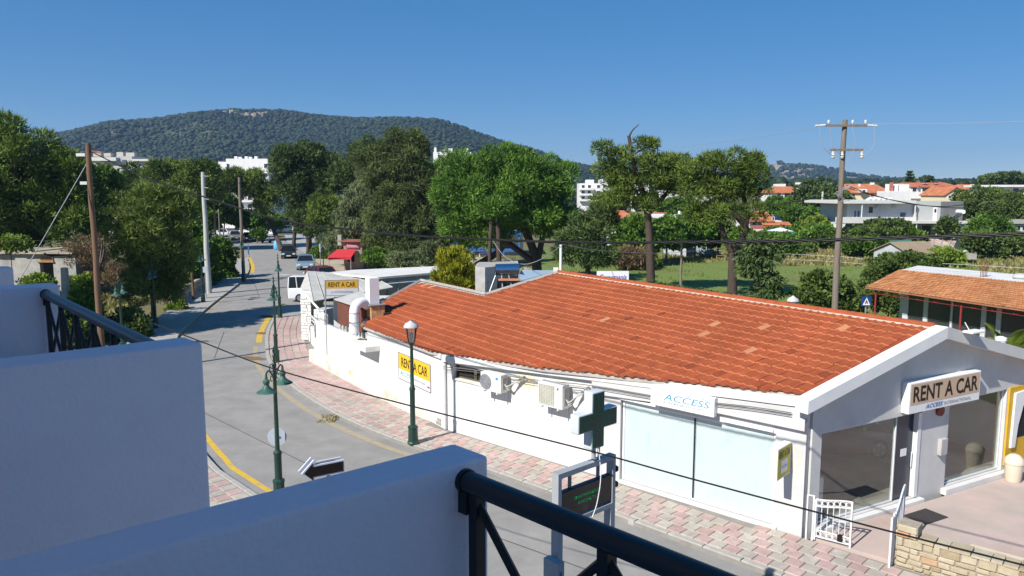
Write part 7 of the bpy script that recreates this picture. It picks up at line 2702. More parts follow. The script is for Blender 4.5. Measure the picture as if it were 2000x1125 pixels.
# ================================================================== HOUSES ROUND ABOUT
M_HW = mat('house_white', (0.74, 0.73, 0.71), 0.85, 0.05, 0.4, stain=(0.55, 0.52, 0.47), stain_scale=0.3, stain_amt=0.5)
M_HG = mat('house_grey', (0.44, 0.44, 0.43), 0.9, 0.08, 0.5)
M_HC = mat('house_cream', (0.70, 0.62, 0.44), 0.85, 0.05, 0.5)
M_HB = mat('house_beige', (0.46, 0.42, 0.37), 0.9, 0.08, 0.5)
M_HR = mat('far_red_tiles', (0.42, 0.13, 0.06), 0.85, 0.14, 1.2, 0.8, 14, rgb2=(0.50, 0.19, 0.09))
M_PANE = mat('dark_window_pane', (0.03, 0.04, 0.055), 0.12, 0.1, 2, spec=0.7)
M_PANEB = mat('blue_window_pane', (0.05, 0.11, 0.22), 0.15, 0.1, 2, spec=0.7)
M_SLABW = mat('slab_edge', (0.60, 0.585, 0.55), 0.9, 0.06, 1)
def fbox(px0, px1, y0, y1, D, dep, m, name, parent, d0=0.0, bevel=0.0):
    """block whose camera side shows between the given pixels at distance D"""
    a, b = P(px0, y1, D), P(px1, y0, D)
    q = MB()
    q.box((a.x, D + d0, a.z), (b.x, D + d0 + dep, b.z))
    return q.build(name, m, parent, bevel=bevel)
def fwin(parent, px0, px1, y0, y1, D, pane=None, name='window'):
    a, b = P(px0, y1, D), P(px1, y0, D)
    q = MB()
    f = 0.06
    for lo, hi in (((a.x - f, a.z - f), (b.x + f, a.z)), ((a.x - f, b.z), (b.x + f, b.z + f)), ((a.x - f, a.z), (a.x, b.z)), ((b.x, a.z), (b.x + f, b.z))):
        q.box((lo[0], D - 0.06, lo[1]), (hi[0], D - 0.002, hi[1]))
    w = q.build(name, M_TRIM, parent)
    q = MB()
    q.box((a.x, D - 0.03, a.z), (b.x, D - 0.003, b.z))
    q.build('pane', pane or M_PANE, w)
def hip(parent, px0, px1, ye, yr, D, dep, m, r_in=0.35, over=0.4, name='roof', gable=None):
    a, b = P(px0, ye, D), P(px1, ye, D)
    zr = P((px0 + px1) / 2, yr, D + dep / 2).z
    x0, x1, y0, y1 = a.x - over, b.x + over, D - over, D + dep + over
    i = (x1 - x0) * r_in
    q = MB()
    ym = (y0 + y1) / 2
    z0 = a.z
    vs = [(x0, y0, z0), (x1, y0, z0), (x1, y1, z0), (x0, y1, z0), (x0 + i, ym, zr), (x1 - i, ym, zr)]
    vs += [(v[0], v[1], z0 - 0.12) for v in vs[:4]]
    q.add(vs, [(0, 1, 5, 4), (1, 2, 5), (2, 3, 4, 5), (3, 0, 4), (6, 7, 1, 0), (7, 8, 2, 1), (8, 9, 3, 2), (9, 6, 0, 3), (9, 8, 7, 6)])
    return q.build(name, m, parent)
def gablef(parent, px0, px1, ye, yr, D, dep, m, mw, over=0.3):
    """gable end facing the camera"""
    a, b, c = P(px0, ye, D), P(px1, ye, D), P((px0 + px1) / 2, yr, D)
    q = MB()
    q.add([(a.x, D, a.z), (b.x, D, b.z), (c.x, D, c.z), (a.x, D + dep, a.z), (b.x, D + dep, b.z), (c.x, D + dep, c.z)], [(0, 1, 2), (5, 4, 3), (0, 3, 4, 1), (1, 4, 5, 2), (2, 5, 3, 0)])
    q.build('gable', mw, parent)
    q = MB()
    for s, e in ((-1, a), (1, b)):
        d = Vector((e.x - c.x, 0, e.z - c.z))
        d = d * (1 + over / d.length)
        vs = []
        for yy in (D - over, D + dep + over):
            for k in (0, 0.14):
                vs += [(c.x, yy, c.z + 0.02 + k), (c.x + d.x, yy, c.z + d.z + 0.02 + k)]
        q.add(vs, [(0, 1, 3, 2), (6, 7, 5, 4), (0, 4, 5, 1), (2, 3, 7, 6), (1, 5, 7, 3), (0, 2, 6, 4)])
    return q.build('roof', m, parent)
def gz(px, D):
    x = P(px, 400, D).x
    return rise(x, D)
def newb(lab, px, D, cat='house', name='house'):
    b = P(px, 400, D)
    return thing(name, lab, cat, (b.x, b.y, rise(b.x, D)))
def ground_y(D, px=1700):
    z = gz(px, D)
    return 562.5 - 0 + 0 if False else None
def wallblock(parent, px0, px1, yt, D, dep, m, name='wall'):
    a, b = P(px0, yt, D), P(px1, yt, D)
    q = MB()
    q.box((a.x, D, -0.3), (b.x, D + dep, a.z))
    return q.build(name, m, parent)
# --- white two-storey villa
D = 104
v = newb('white two-storey villa with flat roof and long balcony', 1760, D)
wallblock(v, 1655, 1788, 397, D, 9, M_HW)
fbox(1632, 1790, 391.5, 397.5, D - 1.6, 11, M_SLABW, 'roof_slab', v)
fbox(1632, 1790, 424, 436, D - 1.5, 0.15, M_SLABW, 'balcony_parapet', v)
fbox(1632, 1790, 434, 437, D - 1.34, 1.3, M_SLABW, 'balcony_floor', v)
for a, b in ((1667.5, 1672), (1674, 1679)):
    fwin(v, a, b, 412, 425, D, M_PANEB)
fwin(v, 1696, 1705, 404, 416, D, M_PANE)
fwin(v, 1757, 1769, 415, 428, D, M_PANEB)
fwin(v, 1662, 1676, 437.5, 447, D, M_PANE)
for px in (1684, 1788):
    fbox(px - 1.2, px + 1.2, 397.5, 424, D - 1.45, 0.2, M_HW, 'column', v)
for px in (1712, 1744):
    fbox(px, px + 7, 401, 406, D - 0.35, 0.34, M_PORC, 'wall_unit', v)
wallblock(v, 1788, 1838, 394, D - 0.6, 8, M_HG, 'stair_block')
a, b = P(1838, 394, D - 0.6), P(1882, 397, D + 3.5)
q = MB()
q.add([(a.x, a.y, -0.3), (b.x, b.y, -0.3), (b.x, b.y + 5, -0.3), (a.x, a.y + 8, -0.3), (a.x, a.y, a.z), (b.x, b.y, a.z), (b.x, b.y + 5, a.z), (a.x, a.y + 8, a.z)], [(0, 1, 5, 4), (1, 2, 6, 5), (2, 3, 7, 6), (3, 0, 4, 7), (4, 5, 6, 7)])
q.build('side_block', M_HB, v)
fbox(1822, 1831.5, 405, 432, D - 0.68, 0.07, M_TRIM, 'door', v)
fbox(1825, 1829, 408, 415, D - 0.72, 0.035, M_PANE, 'door_light', v)
fbox(1770, 1904, 432, 436.5, D - 3.0, 2.4, M_SLABW, 'terrace_slab', v)
for px in (1790, 1830, 1865, 1902):
    fbox(px - 1.3, px + 1.3, 436.6, 470, D - 2.9, 0.25, M_HW, 'column', v)
wallblock(v, 1838, 1904, 437, D + 0.2, 6, M_HW, 'annex')
fbox(1801, 1818, 441, 462, D - 0.68, 0.06, mat('brown_doors', (0.10, 0.05, 0.035), 0.6), 'terrace_door', v)
fwin(v, 1846, 1858, 441, 452, D + 0.2, M_PANE)
q = MB()
for k in range(5):
    c = P(1696 + k * 10, 391, D + 3)
    q.frame(c, (0.8, 0.2, 0.5), (0, 1, 0), (-0.5, 0, 0.8), (-0.7, -0.05, 0), (0.7, 0.9, 0.06))
o = q.build('solar_panels', M_SIGNW, v)
o['kind'] = 'stuff'
a_ = P(1862, 432, D - 3.2)
sp_ = thing('solar_water_heater', 'dark solar panel with white tank on the villa terrace', 'water heater', P(1862, 433, D - 2))
q = MB()
q.frame(P(1858, 432, D - 1.6), (0.75, 0, 0.65), (0, 1, 0), (-0.65, 0, 0.75), (0, -0.6, 0), (1.9, 0.6, 0.08))
q.build('panel', M_PANE, sp_)
q = MB()
c = P(1876, 413.5, D - 1.6)
q.tube([c - Vector((0, 0.7, 0)), c + Vector((0, 0.7, 0))], 0.28, 12)
q.build('tank', M_SIGNW, sp_, smooth=True)
# --- white stair tower behind the villa
D = 122
v = newb('plain white block tower rising behind the villa roof', 1758, D, 'building', 'tower_block')
wallblock(v, 1742, 1776, 373, D, 5, M_HW)
fbox(1746, 1755, 359, 373, D + 1, 3, M_HW, 'upper_room', v)
fbox(1756, 1776, 360, 373, D + 1.2, 3, M_TRIM, 'upper_room', v)
fbox(1740, 1745, 356, 374, D + 0.5, 0.6, mat('pink_chimney', (0.48, 0.16, 0.13), 0.8), 'chimney', v)
# --- red-roofed houses on the rise
D = 150
v = newb('red-roofed house with a white dormer right of the tall pole', 1698, D)
wallblock(v, 1658, 1740, 376, D, 9, M_HC)
hip(v, 1655, 1740, 376, 359, D, 9, M_HR, 0.16)
fbox(1681, 1694, 369, 376, D - 1.2, 2.5, M_HW, 'dormer', v)
fwin(v, 1685, 1690, 371, 374.5, D - 1.2)
fbox(1678, 1681, 359, 365, D + 3, 0.5, M_HW, 'chimney', v)
fbox(1702, 1708, 356.5, 361, D + 3.5, 0.7, M_HW, 'chimney', v)
for px in (1664, 1700, 1722):
    fwin(v, px, px + 6, 378.5, 384, D)
D = 158
v = newb('long white terrace house with red tiled roof on the skyline', 1825, D)
wallblock(v, 1778, 1870, 364, D, 9, M_HW)
hip(v, 1780, 1868, 364, 356.5, D, 9, M_HR, 0.05)
for px, w in ((1782, 8), (1801, 14), (1822, 8), (1842, 9)):
    fwin(v, px, px + w, 367, 374, D, M_PANE)
fbox(1776, 1874, 376.5, 384, D - 1.2, 0.2, M_HW, 'parapet', v)
for px in (1792, 1836):
    fbox(px, px + 4, 355, 366, D - 0.8, 0.7, mat('pink_chimney', (0.48, 0.16, 0.13)), 'chimney', v)
for k, px in enumerate((1800, 1823)):
    c = P(px, 357, D + 1)
    s = thing('solar_water_heater', ['left', 'right'][k] + ' dark solar panel on the long red skyline roof', 'water heater', c)
    q = MB()
    q.frame(c, (0.8, 0, 0.6), (0, 1, 0), (-0.6, 0, 0.8), (0, -0.5, 0), (1.3, 0.5, 0.08))
    q.build('panel', M_PANE, s)
    q = MB()
    q.bar(c + Vector((0.8, 0, -0.3)), c + Vector((0.8, 0, 0.5)), 0.04)
    q.build('stand', M_WIREG, s)
D = 138
v = newb('cream gabled house with small fan window behind the villa', 1867, D)
wallblock(v, 1845, 1890, 381, D, 8, M_HC)
gablef(v, 1845, 1890, 381, 366, D, 8, M_HR, M_HC)
fwin(v, 1864, 1870, 371, 375, D)
fwin(v, 1852, 1858, 382, 387, D)
D = 150
v = newb('ochre red-roofed house right of the cream gable', 1907, D)
wallblock(v, 1888, 1926, 369, D, 8, M_HC)
hip(v, 1888, 1926, 369, 360, D, 8, M_HR, 0.2)
fbox(1898, 1903, 360, 372, D - 0.8, 0.7, M_HC, 'chimney', v)
fwin(v, 1908, 1914, 372, 377, D)
D = 140
v = newb('flat white house at the right edge of the skyline', 1975, D)
wallblock(v, 1945, 2030, 364, D, 8, M_HW)
fbox(1942, 2032, 361, 365, D - 0.8, 9.5, M_HW, 'roof_slab', v)
fwin(v, 1951, 1960, 368, 374, D)
fwin(v, 1978, 1990, 368, 374, D)
D = 168
v = newb('far house with hipped red roof between pine and pole', 1540, D)
wallblock(v, 1511, 1570, 376, D, 9, M_HW)
hip(v, 1511, 1570, 376, 364, D, 9, M_HR, 0.22)
fbox(1506, 1509, 362, 378, D + 2, 0.5, M_HW, 'chimney', v)
fwin(v, 1532, 1543, 377.5, 384, D)
for px in (1518, 1556):
    fwin(v, px, px + 7, 378, 384, D)
D = 185
v = newb('white stepped villa above the far red-roofed house', 1540, D)
wallblock(v, 1524, 1535, 359, D, 5, M_HW)
wallblock(v, 1535, 1560, 366, D, 5, M_HW)
wallblock(v, 1568, 1592, 356, D, 5, M_HW)
fwin(v, 1573, 1578, 358, 361, D)
# --- cottage with red roof and awnings
D = 108
v = newb('pale cottage with red gable roof and red awnings beyond the field', 1498, D)
wallblock(v, 1466, 1527, 431, D, 7, M_HW)
a, b = P(1462, 431, D - 0.6), P(1505, 415, D + 3.5)
q = MB()
x0, x1 = P(1462, 430, D).x, P(1510, 430, D).x
z0, z1 = P(1462, 431, D).z, P(1500, 414, D).z
q.add([(x0 - .3, D - .6, z0), (x1, D - .6, z0), (x1 + 0.2, D + 3.5, z1), (x0 + 0.6, D + 3.5, z1), (x0 - .3, D - .6, z0 - .12), (x1, D - .6, z0 - .12), (x1 + 0.2, D + 3.5, z1 - .12), (x0 + .6, D + 3.5, z1 - .12), (x1 + 0.5, D + 7.5, z0), (x0 + 1.2, D + 7.5, z0)], [(0, 1, 2, 3), (7, 6, 5, 4), (0, 4, 5, 1), (1, 5, 6, 2), (3, 7, 4, 0), (3, 2, 8, 9)])
q.build('roof', M_HR, v)
a, b, c = P(1506, 431, D + 0.3), P(1530, 431, D + 5.5), P(1513, 414.5, D + 3.5)
q = MB()
q.add([(a.x, a.y, -0.2), (b.x, b.y, -0.2), (b.x, b.y, b.z), (c.x + 0.1, c.y, c.z), (a.x, a.y, a.z)], [(0, 1, 2, 3, 4)])
q.build('gable', M_HG, v)
for k, (x0p, x1p, yt, D2) in enumerate(((1484, 1540, 433, D - 1.5), (1463, 1528, 440, D - 2.5))):
    a, b = P(x0p, yt, D2 + 1.4), P(x1p, yt, D2 + 1.4)
    q = MB()
    q.add([(a.x, D2 + 1.4, a.z), (b.x, D2 + 1.4, b.z), (b.x, D2, b.z - 0.4), (a.x, D2, a.z - 0.4), (a.x, D2 + 1.4, a.z - .06), (b.x, D2 + 1.4, b.z - .06), (b.x, D2, b.z - 0.46), (a.x, D2, a.z - 0.46)], [(0, 1, 2, 3), (7, 6, 5, 4), (2, 6, 7, 3), (1, 5, 6, 2), (3, 7, 4, 0)])
    q.build('awning', M_HR if k == 0 else mat('red_tiles_dark', (0.30, 0.09, 0.06), 0.8), v)
fwin(v, 1508, 1512, 424, 431, D - 0.05)
fwin(v, 1470, 1476, 434, 439, D)
D = 100
t = thing('market_tent', 'white peaked tent with green sides beside the cottage', 'tent', P(1524, 456, D))
c = P(1524, 444, D)
q = MB()
hw = 20 * D / FPX
zb0 = P(1524, 451, D).z
q.add([(c.x - hw, D - 1.3, zb0), (c.x + hw, D - 1.3, zb0), (c.x + hw, D + 1.3, zb0), (c.x - hw, D + 1.3, zb0), (c.x, D, c.z)], [(0, 1, 4), (1, 2, 4), (2, 3, 4), (3, 0, 4)])
q.build('roof', mat('tent_white', (0.62, 0.66, 0.72), 0.7), t)
q = MB()
q.box((c.x - hw, D - 1.28, 0), (c.x + hw, D + 1.28, zb0 - 0.02))
q.build('side_sheet', mat('tent_green', (0.05, 0.22, 0.17), 0.8), t)
# --- white flat house and red roofs seen between the pines
D = 112
v = newb('white flat-roofed house seen between the pine trunks', 1320, D)
wallblock(v, 1284, 1356, 425, D, 7, M_HW)
fbox(1281, 1358, 421, 426, D - 0.7, 8.3, M_HW, 'roof_slab', v)
fbox(1325, 1328.5, 412, 422, D + 2, 0.35, M_HW, 'chimney', v)
fwin(v, 1316, 1324, 430, 438, D)
fwin(v, 1340, 1347, 430, 437, D)
D = 120
v = newb('small red roof left of the white flat-roofed house', 1295, D)
wallblock(v, 1279, 1312, 423, D, 5, M_HW)
hip(v, 1279, 1312, 423, 415, D, 5, M_HR, 0.2)
D = 100
v = newb('red tiled roof half hidden by the broken-topped pine', 1205, D)
wallblock(v, 1172, 1240, 432, D, 7, M_HW)
hip(v, 1172, 1240, 432, 411, D, 7, M_HR, 0.25)
fwin(v, 1195, 1205, 436, 446, D)
# metal shed at the field
D = 97
v = newb('pale blue striped metal shed at the far side of the field', 1350, D, 'shed', 'metal_shed')
wallblock(v, 1312, 1341, 467, D - 1.5, 5, mat('shed_white', (0.58, 0.61, 0.65), 0.7, 0.05, 1))
wallblock(v, 1341.5, 1392, 470, D, 4, mat('shed_blue', (0.30, 0.38, 0.47), 0.6, 0.06, 1), 'blue_wall')
for k in range(14):
    fbox(1344 + k * 3.5, 1345.4 + k * 3.5, 470.5, 498, D - 0.05, 0.045, M_HW, 'rib', v)
fbox(1308, 1344, 464.5, 467.5, D - 1.8, 5.6, M_SLABW, 'roof', v)
fbox(1340, 1394, 467.5, 470.5, D - 0.3, 4.6, M_HG, 'roof', v)
# --- flats far away
D = 190
v = newb('far white block of flats with balconies left of the broken-topped pine', 1160, D, 'building', 'apartment_block')
wallblock(v, 1133, 1196, 358, D, 9, M_HW)
fbox(1146, 1160, 351, 358, D + 1, 4, M_HW, 'stair_head', v)
fbox(1172, 1186, 350, 358, D + 1, 4, M_HW, 'stair_head', v)
for r_i, yy in enumerate((361, 372, 383)):
    fbox(1131, 1160, yy + 6, yy + 10, D - 1.0, 0.9, M_HW, 'balcony', v)
    for px in (1136, 1148, 1166, 1178, 1188):
        fwin(v, px, px + 6, yy + 0.5, yy + 6, D)
for k, (x0p, x1p, yt, D, lab) in enumerate(((1243, 1268, 340, 195, 'tall white block glimpsed through the broken-topped pine'), (1294, 1348, 374, 185, 'white flats glimpsed under the pine branches'), (1362, 1390, 380, 190, 'white house glimpsed between the two pines'))):
    v = newb(lab, (x0p + x1p) / 2, D, 'building', 'apartment_block')
    wallblock(v, x0p, x1p, yt, D, 8, M_HW)
    fbox(x0p - 1, x1p + 1, yt - 2.0, yt, D - 0.5, 9, M_SLABW, 'roof_slab', v)
    for j in range(max(1, int((x1p - x0p) / 14))):
        fwin(v, x0p + 4 + j * 14, x0p + 10 + j * 14, yt + 4, yt + 9, D)
D = 150
v = newb('grey concrete flats with flat roof behind the left pine', 235, D, 'building', 'apartment_block')
wallblock(v, 215, 278, 312, D, 10, M_HG)
wallblock(v, 175, 214.5, 318, D + 1.5, 8, M_HB, 'wing')
fbox(170, 226, 307, 314, D - 0.8, 11, M_SLABW, 'roof_slab', v)
fbox(258, 298, 310.5, 314.5, D - 0.8, 11, M_SLABW, 'roof_slab', v)
wallblock(v, 226.5, 257.5, 305, D + 0.5, 8, M_HG, 'stair_core')
fbox(242, 246, 312, 372, D - 0.15, 0.14, mat('dark_strip', (0.09, 0.10, 0.12), 0.5), 'stair_window', v)
for a, b, y0_ in ((182, 196, 296), (203, 216, 299), (228, 240, 297), (246, 262, 298)):
    fbox(a, b, y0_, 306, D + 2.5, 1.2, M_HB, 'roof_tank', v)
for px in (181, 196, 264, 285):
    fwin(v, px, px + 8, 325, 334, D + (1.5 if px < 215 else 0))
wallblock(v, 278.5, 296, 318, D + 2, 8, M_HB, 'wing')
D = 175
v = newb('white flats above the street trees with rooftop tanks', 475, D, 'building', 'apartment_block')
wallblock(v, 441, 523, 310, D, 10, M_HW)
wallblock(v, 426, 440.5, 316, D + 1, 8, M_HW, 'wing')
for k, px in enumerate((458, 466, 478, 486, 497)):
    fbox(px, px + 5, 305.5 + (k % 2), 309.9, D + 2, 0.8, M_SIGNW, 'roof_tank', v)
for yy in (320, 338, 356):
    fwin(v, 443, 448, yy, yy + 8, D)
    fwin(v, 516, 522, yy, yy + 8, D)
for yy in (326, 344):
    fbox(424, 441, yy, yy + 5, D - 0.8, 0.8, M_HW, 'balcony', v)
D = 150
v = newb('white balcony house low behind the far street trees', 490, D, 'building', 'apartment_block')
wallblock(v, 462, 530, 380, D, 8, M_HW)
for yy in (386, 402):
    fbox(460, 520, yy + 5, yy + 9, D - 1.0, 0.9, M_HW, 'balcony', v)
    for px in (468, 484, 500):
        fwin(v, px, px + 8, yy - 3, yy + 5, D)
fbox(510, 530, 415, 424, D - 6, 3, M_HR, 'red_awning', v)
D = 200
v = newb('white rooftops showing over the bright pine', 885, D, 'building', 'apartment_block')
wallblock(v, 846, 920, 297, D, 10, M_HW)
for px, w, yt in ((848, 4, 288), (864, 5, 292), (876, 8, 290), (895, 5, 291), (905, 10, 290)):
    fbox(px, px + w, yt, 297, D + 1, 1.5, M_HW, 'chimney', v)
for px in (855, 875, 900):
    fwin(v, px, px + 7, 302, 309, D)
v = newb('white house glimpsed between the dark pines', 683, 185, 'building', 'apartment_block')
wallblock(v, 668, 700, 311, 185, 8, M_HW)
fwin(v, 675, 682, 316, 323, 185)
# --- sheds right
D = 84
v = newb('grey shed with brown sheet roof at the field edge', 1760, D, 'shed', 'shed')
a0, a1 = P(1706, 505, D + 3), P(1775, 505, D - 1.5)
zE, zR = P(1706, 489, D + 3).z, P(1742, 474, D + 1).z
u = Vector((a1.x - a0.x, a1.y - a0.y, 0))
Lg = u.length
u.normalize()
n_ = Vector((-u.y, u.x, 0))
n_ = n_ if n_.x > 0 else -n_
Ls = 4.6
o_ = Vector((a0.x, a0.y, 0))
pr = [(0, -0.2), (Lg, -0.2), (Lg, zE), (Lg / 2, zR), (0, zE)]
q = MB()
q.plate(pr, o_, u, Z, n_, 0, Ls)
q.build('wall', mat('shed_grey', (0.42, 0.44, 0.46), 0.8, 0.12, 1), v)
q = MB()
for s in (0, 1):
    e = Vector((0, zE)) if s == 0 else Vector((Lg, zE))
    pk = Vector((Lg / 2, zR))
    d = (e - pk) * 1.15
    vs_ = []
    for dd in (-0.3, Ls + 0.3):
        for k in (0.03, 0.1):
            for pt in (pk, pk + d):
                w = o_ + u * pt.x + Z * (pt.y + k) + n_ * dd
                vs_.append(w)
    q.add(vs_, [(0, 1, 3, 2), (6, 7, 5, 4), (0, 4, 5, 1), (2, 3, 7, 6), (1, 5, 7, 3), (0, 2, 6, 4)])
q.build('roof', mat('brown_sheet_roof', (0.32, 0.24, 0.16), 0.85, 0.12, 0.8), v)
q = MB()
q.plate([(Lg * 0.62, -0.1), (Lg * 0.82, -0.1), (Lg * 0.82, 1.5), (Lg * 0.62, 1.5)], o_, u, Z, n_, -0.06, -0.002)
q.build('door', mat('pinkish_door', (0.34, 0.2, 0.17), 0.8), v)
D = 93
v = newb('shed with rusty striped sheet roof behind the grey shed', 1830, D, 'shed', 'shed')
wallblock(v, 1800, 1865, 484, D, 5, M_HG)
a, b, c, d = P(1795, 484, D - 0.5), P(1862, 484, D - 0.5), P(1870, 466, D + 5), P(1800, 466, D + 5)
q = MB()
q.add([a, b, c, d, a - Z * .1, b - Z * .1, c - Z * .1, d - Z * .1], [(0, 1, 2, 3), (7, 6, 5, 4), (0, 4, 5, 1), (1, 5, 6, 2), (3, 7, 4, 0)])
rr_ = q.build('roof', mat('rusty_sheet', (0.34, 0.17, 0.11), 0.85, 0.3, 0.7, rgb2=(0.5, 0.4, 0.34), stretch=(2.5, 0.3, 1)), v)
for k in range(4):
    t0 = 0.12 + 0.24 * k
    q = MB()
    w0, w1 = a.lerp(b, t0), d.lerp(c, t0)
    q.tube([w0 + Z * 0.02, w1 + Z * 0.02], 0.1, 4)
    q.build('pale_strip', M_HG, rr_)
D = 104
v = newb('low grey building with white window bars at the right edge', 1985, D, 'building', 'building')
wallblock(v, 1950, 2040, 436, D, 6, M_HG)
fbox(1946, 2044, 431, 437, D - 0.5, 7, M_CONC, 'roof_slab', v)
for px in (1962, 1974, 1986, 1996):
    fwin(v, px, px + 7, 441, 450, D)
v = newb('green sheet roof behind the grey shed', 1752, 92, 'shed', 'shed')
wallblock(v, 1730, 1775, 474, 92, 3, M_HG)
fbox(1727, 1780, 467, 473, 91, 4.5, mat('green_sheet', (0.08, 0.22, 0.17), 0.7), 'roof', v)
# --- ruined hut on the left
D = 62
v = newb('ruined grey stone hut with crumbling flat roof and black doorway', 60, D, 'hut', 'ruined_hut')
M_RU = mat('ruin_plaster', (0.34, 0.33, 0.30), 0.95, 0.2, 1.5, 0.8, 6, stain=(0.22, 0.19, 0.15), stain_scale=0.9)
a, b = P(-80, 492, D), P(146, 494, D - 1)
u = Vector((b.x - a.x, b.y - a.y, 0)).normalized()
nn = Vector((u.y, -u.x, 0))
L_ = (Vector((b.x, b.y, 0)) - Vector((a.x, a.y, 0))).length
o_ = Vector((a.x, a.y, 0))
s0 = on_plane(78, 520, o_, u)[0]
s1 = on_plane(104, 520, o_, u)[0]
q = MB()
ZH = P(60, 493, 62).z
wall_cells(q, o_, u, nn, 0, L_, 0.4, -0.1, lambda s: ZH - 0.18 + 0.1 * math.sin(s * 2.1), [(s0, s1, 0.3, ZH - 0.75)])
wall_cells(q, o_ + u * L_ - nn * 0.4, -nn, u, 0, 4.0, 0.4, -0.1, lambda s: ZH - 0.15 + 0.08 * math.sin(s * 3), [])
wall_cells(q, o_ - nn * 4.4, u, -nn, 0, L_ - 0.4, 0.3, -0.1, lambda s: ZH - 0.2, [])
q.build('wall', M_RU, v)
for k in range(9):
    q = MB()
    p = o_ + u * (L_ * (k + 0.5) / 9) - nn * 2.0
    q.frame(p, u, nn, Z, (-L_ / 18 - 0.02, -2.2, ZH - 0.06 + random.uniform(-.04, .04)), (L_ / 18 - 0.02, 2.0 + random.uniform(0.25, 0.55), ZH + 0.08 + random.uniform(0, .1)))
    q.build('roof_slab', mat('ruin_roof', (0.36, 0.31, 0.24), 0.95, 0.2, 2), v)
q = MB()
q.frame(o_ + u * ((s0 + s1) / 2), u, nn, Z, (-0.75, -0.02, ZH - 0.74), (0.7, 0.14, ZH - 0.6))
q.build('lintel', mat('old_timber', (0.36, 0.21, 0.10), 0.9, 0.2, 6), v)
q = MB()
q.frame(o_ + u * ((s0 + s1) / 2 + 0.1), u, nn, Z, (-0.5, -0.02, ZH - 0.58), (0.55, 0.08, ZH - 0.3))
q.build('bare_brick', mat('bare_brick', (0.30, 0.15, 0.08), 0.9, 0.3, 10), v)
# gate post before the hut
c = P(127, 560, 43)
q = MB()
q.tube([(c.x, c.y, 0), (c.x, c.y, 1.4), (c.x + 0.05, c.y, P(127, 523, 43).z)], [0.26, 0.24, 0.2], 7)
solo(q, 'stone_post', M_RU, 'round weathered stone post before the ruined hut', 'post', (c.x, c.y, 0), smooth=True)
# --- low stone wall on the left pavement
lw_ = resample(offset_curve([p for p in kerb_l_s if 53 < p.y < 92], -2.45), 0.6)
t = thing('garden_wall', 'low rough stone wall along the left pavement under the shrubs', 'wall', lw_[0])
M_GW = mat('rough_wall', (0.40, 0.34, 0.27), 0.95, 0.2, 2, 0.8, 8, stain=(0.25, 0.2, 0.15), stain_scale=1)
rs = random.Random(5)
zc_ = [0.06, 0.42, 0.76, 1.05]
q = MB()
q.tube([(p.x, p.y, 0.5) for p in lw_], 0.16, 4)
q.build('core', M_GW, t)
for j in range(3):
    for i, (p, p2) in enumerate(zip(lw_, lw_[1:])):
        d = (p2 - p).normalized()
        n = Vector((d.y, -d.x, 0))
        sh = 0.3 * (j % 2)
        q = MB()
        q.frame(Vector((p.x, p.y, 0)) + d * sh, d, n, Z, (0.015, -0.2 + rs.uniform(-.02, .02), zc_[j] + 0.01), (0.6 - 0.01, 0.17 + rs.uniform(-.03, .04), zc_[j + 1] - 0.012))
        q.build('stone', M_GW, t, bevel=0.03, seg=1)
# --- tiled canopy building on the right
E1, E2 = G(1690, 561, 2.7), G(1990, 604, 2.7)
K1, K2 = G(1757, 527, 3.75), G(2000, 552, 3.75)
u = (E2 - E1).normalized()
E2 = E2 + u * 3.0
K2 = K2 + (K2 - K1).normalized() * 2.2
nrm = Vector((u.y, -u.x, 0))
nrm = nrm if nrm.x < 0 else -nrm
v = thing('canopy_house', 'low house with terracotta canopy on red posts at the right', 'house', E1 * 1.0 - Z * 2.7)
q = MB()
q.add([E1, E2, K2, K1, E1 - Z * .07, E2 - Z * .07, K2 - Z * .07, K1 - Z * .07], [(0, 1, 2, 3), (7, 6, 5, 4), (0, 4, 5, 1), (1, 5, 6, 2), (2, 6, 7, 3), (3, 7, 4, 0)])
cr_ = q.build('canopy', mat('canopy_deck', (0.3, 0.14, 0.08), 0.9), v)
# its tiles
tv = np.array(TV)
tf = np.array(TF)
Vs, Fs, Ts = [], [], []
dn = (E1 - K1)
k = 0
nrow, ncol = 13, 46
for i in range(nrow):
    for j in range(ncol):
        fu, fv = (j + 0.5) / ncol, (i + 0.5) / nrow
        p = (K1.lerp(K2, fu)).lerp(E1.lerp(E2, fu), fv)
        x = (E1.lerp(E2, fv * 0 + 1) - E1).normalized()
        x = (K2 - K1).lerp(E2 - E1, fv).normalized()
        y = (E1.lerp(E2, fu) - K1.lerp(K2, fu))
        rowl = y.length / nrow
        y.normalize()
        z = x.cross(y)
        if z.z < 0:
            z = -z
        cw = ((K2 - K1).length * (1 - fv) + (E2 - E1).length * fv) / ncol
        sx, sy = cw / 0.25, rowl / 0.375
        jx = random.uniform(-.01, .01)
        M3 = np.array([[x.x * sx, y.x * sy, z.x], [x.y * sx, y.y * sy, z.y], [x.z * sx, y.z * sy, z.z]])
        Vs.append(tv @ M3.T + np.array([p.x, p.y, p.z + 0.012 + random.uniform(-.006, .01)]))
        Fs.append(tf + k * len(tv))
        Ts.append(np.full(len(tv), min(0.9, max(0.2, random.gauss(0.55, 0.12)))))
        k += 1
M_TILE2 = tintmat('old_canopy_tile', [(0.0, (0.30, 0.12, 0.05)), (0.5, (0.44, 0.19, 0.085)), (0.85, (0.52, 0.27, 0.13)), (1.0, (0.58, 0.42, 0.28))], 0.9, 0.15, 0.3, 30)
o = bulk('tiles', np.concatenate(Vs), np.concatenate(Fs), M_TILE2, cr_, np.concatenate(Ts))
o['kind'] = 'stuff'
M_REDP = mat('red_steel', (0.26, 0.035, 0.03), 0.6, 0.1, 3)
Lc = (E2 - E1).length
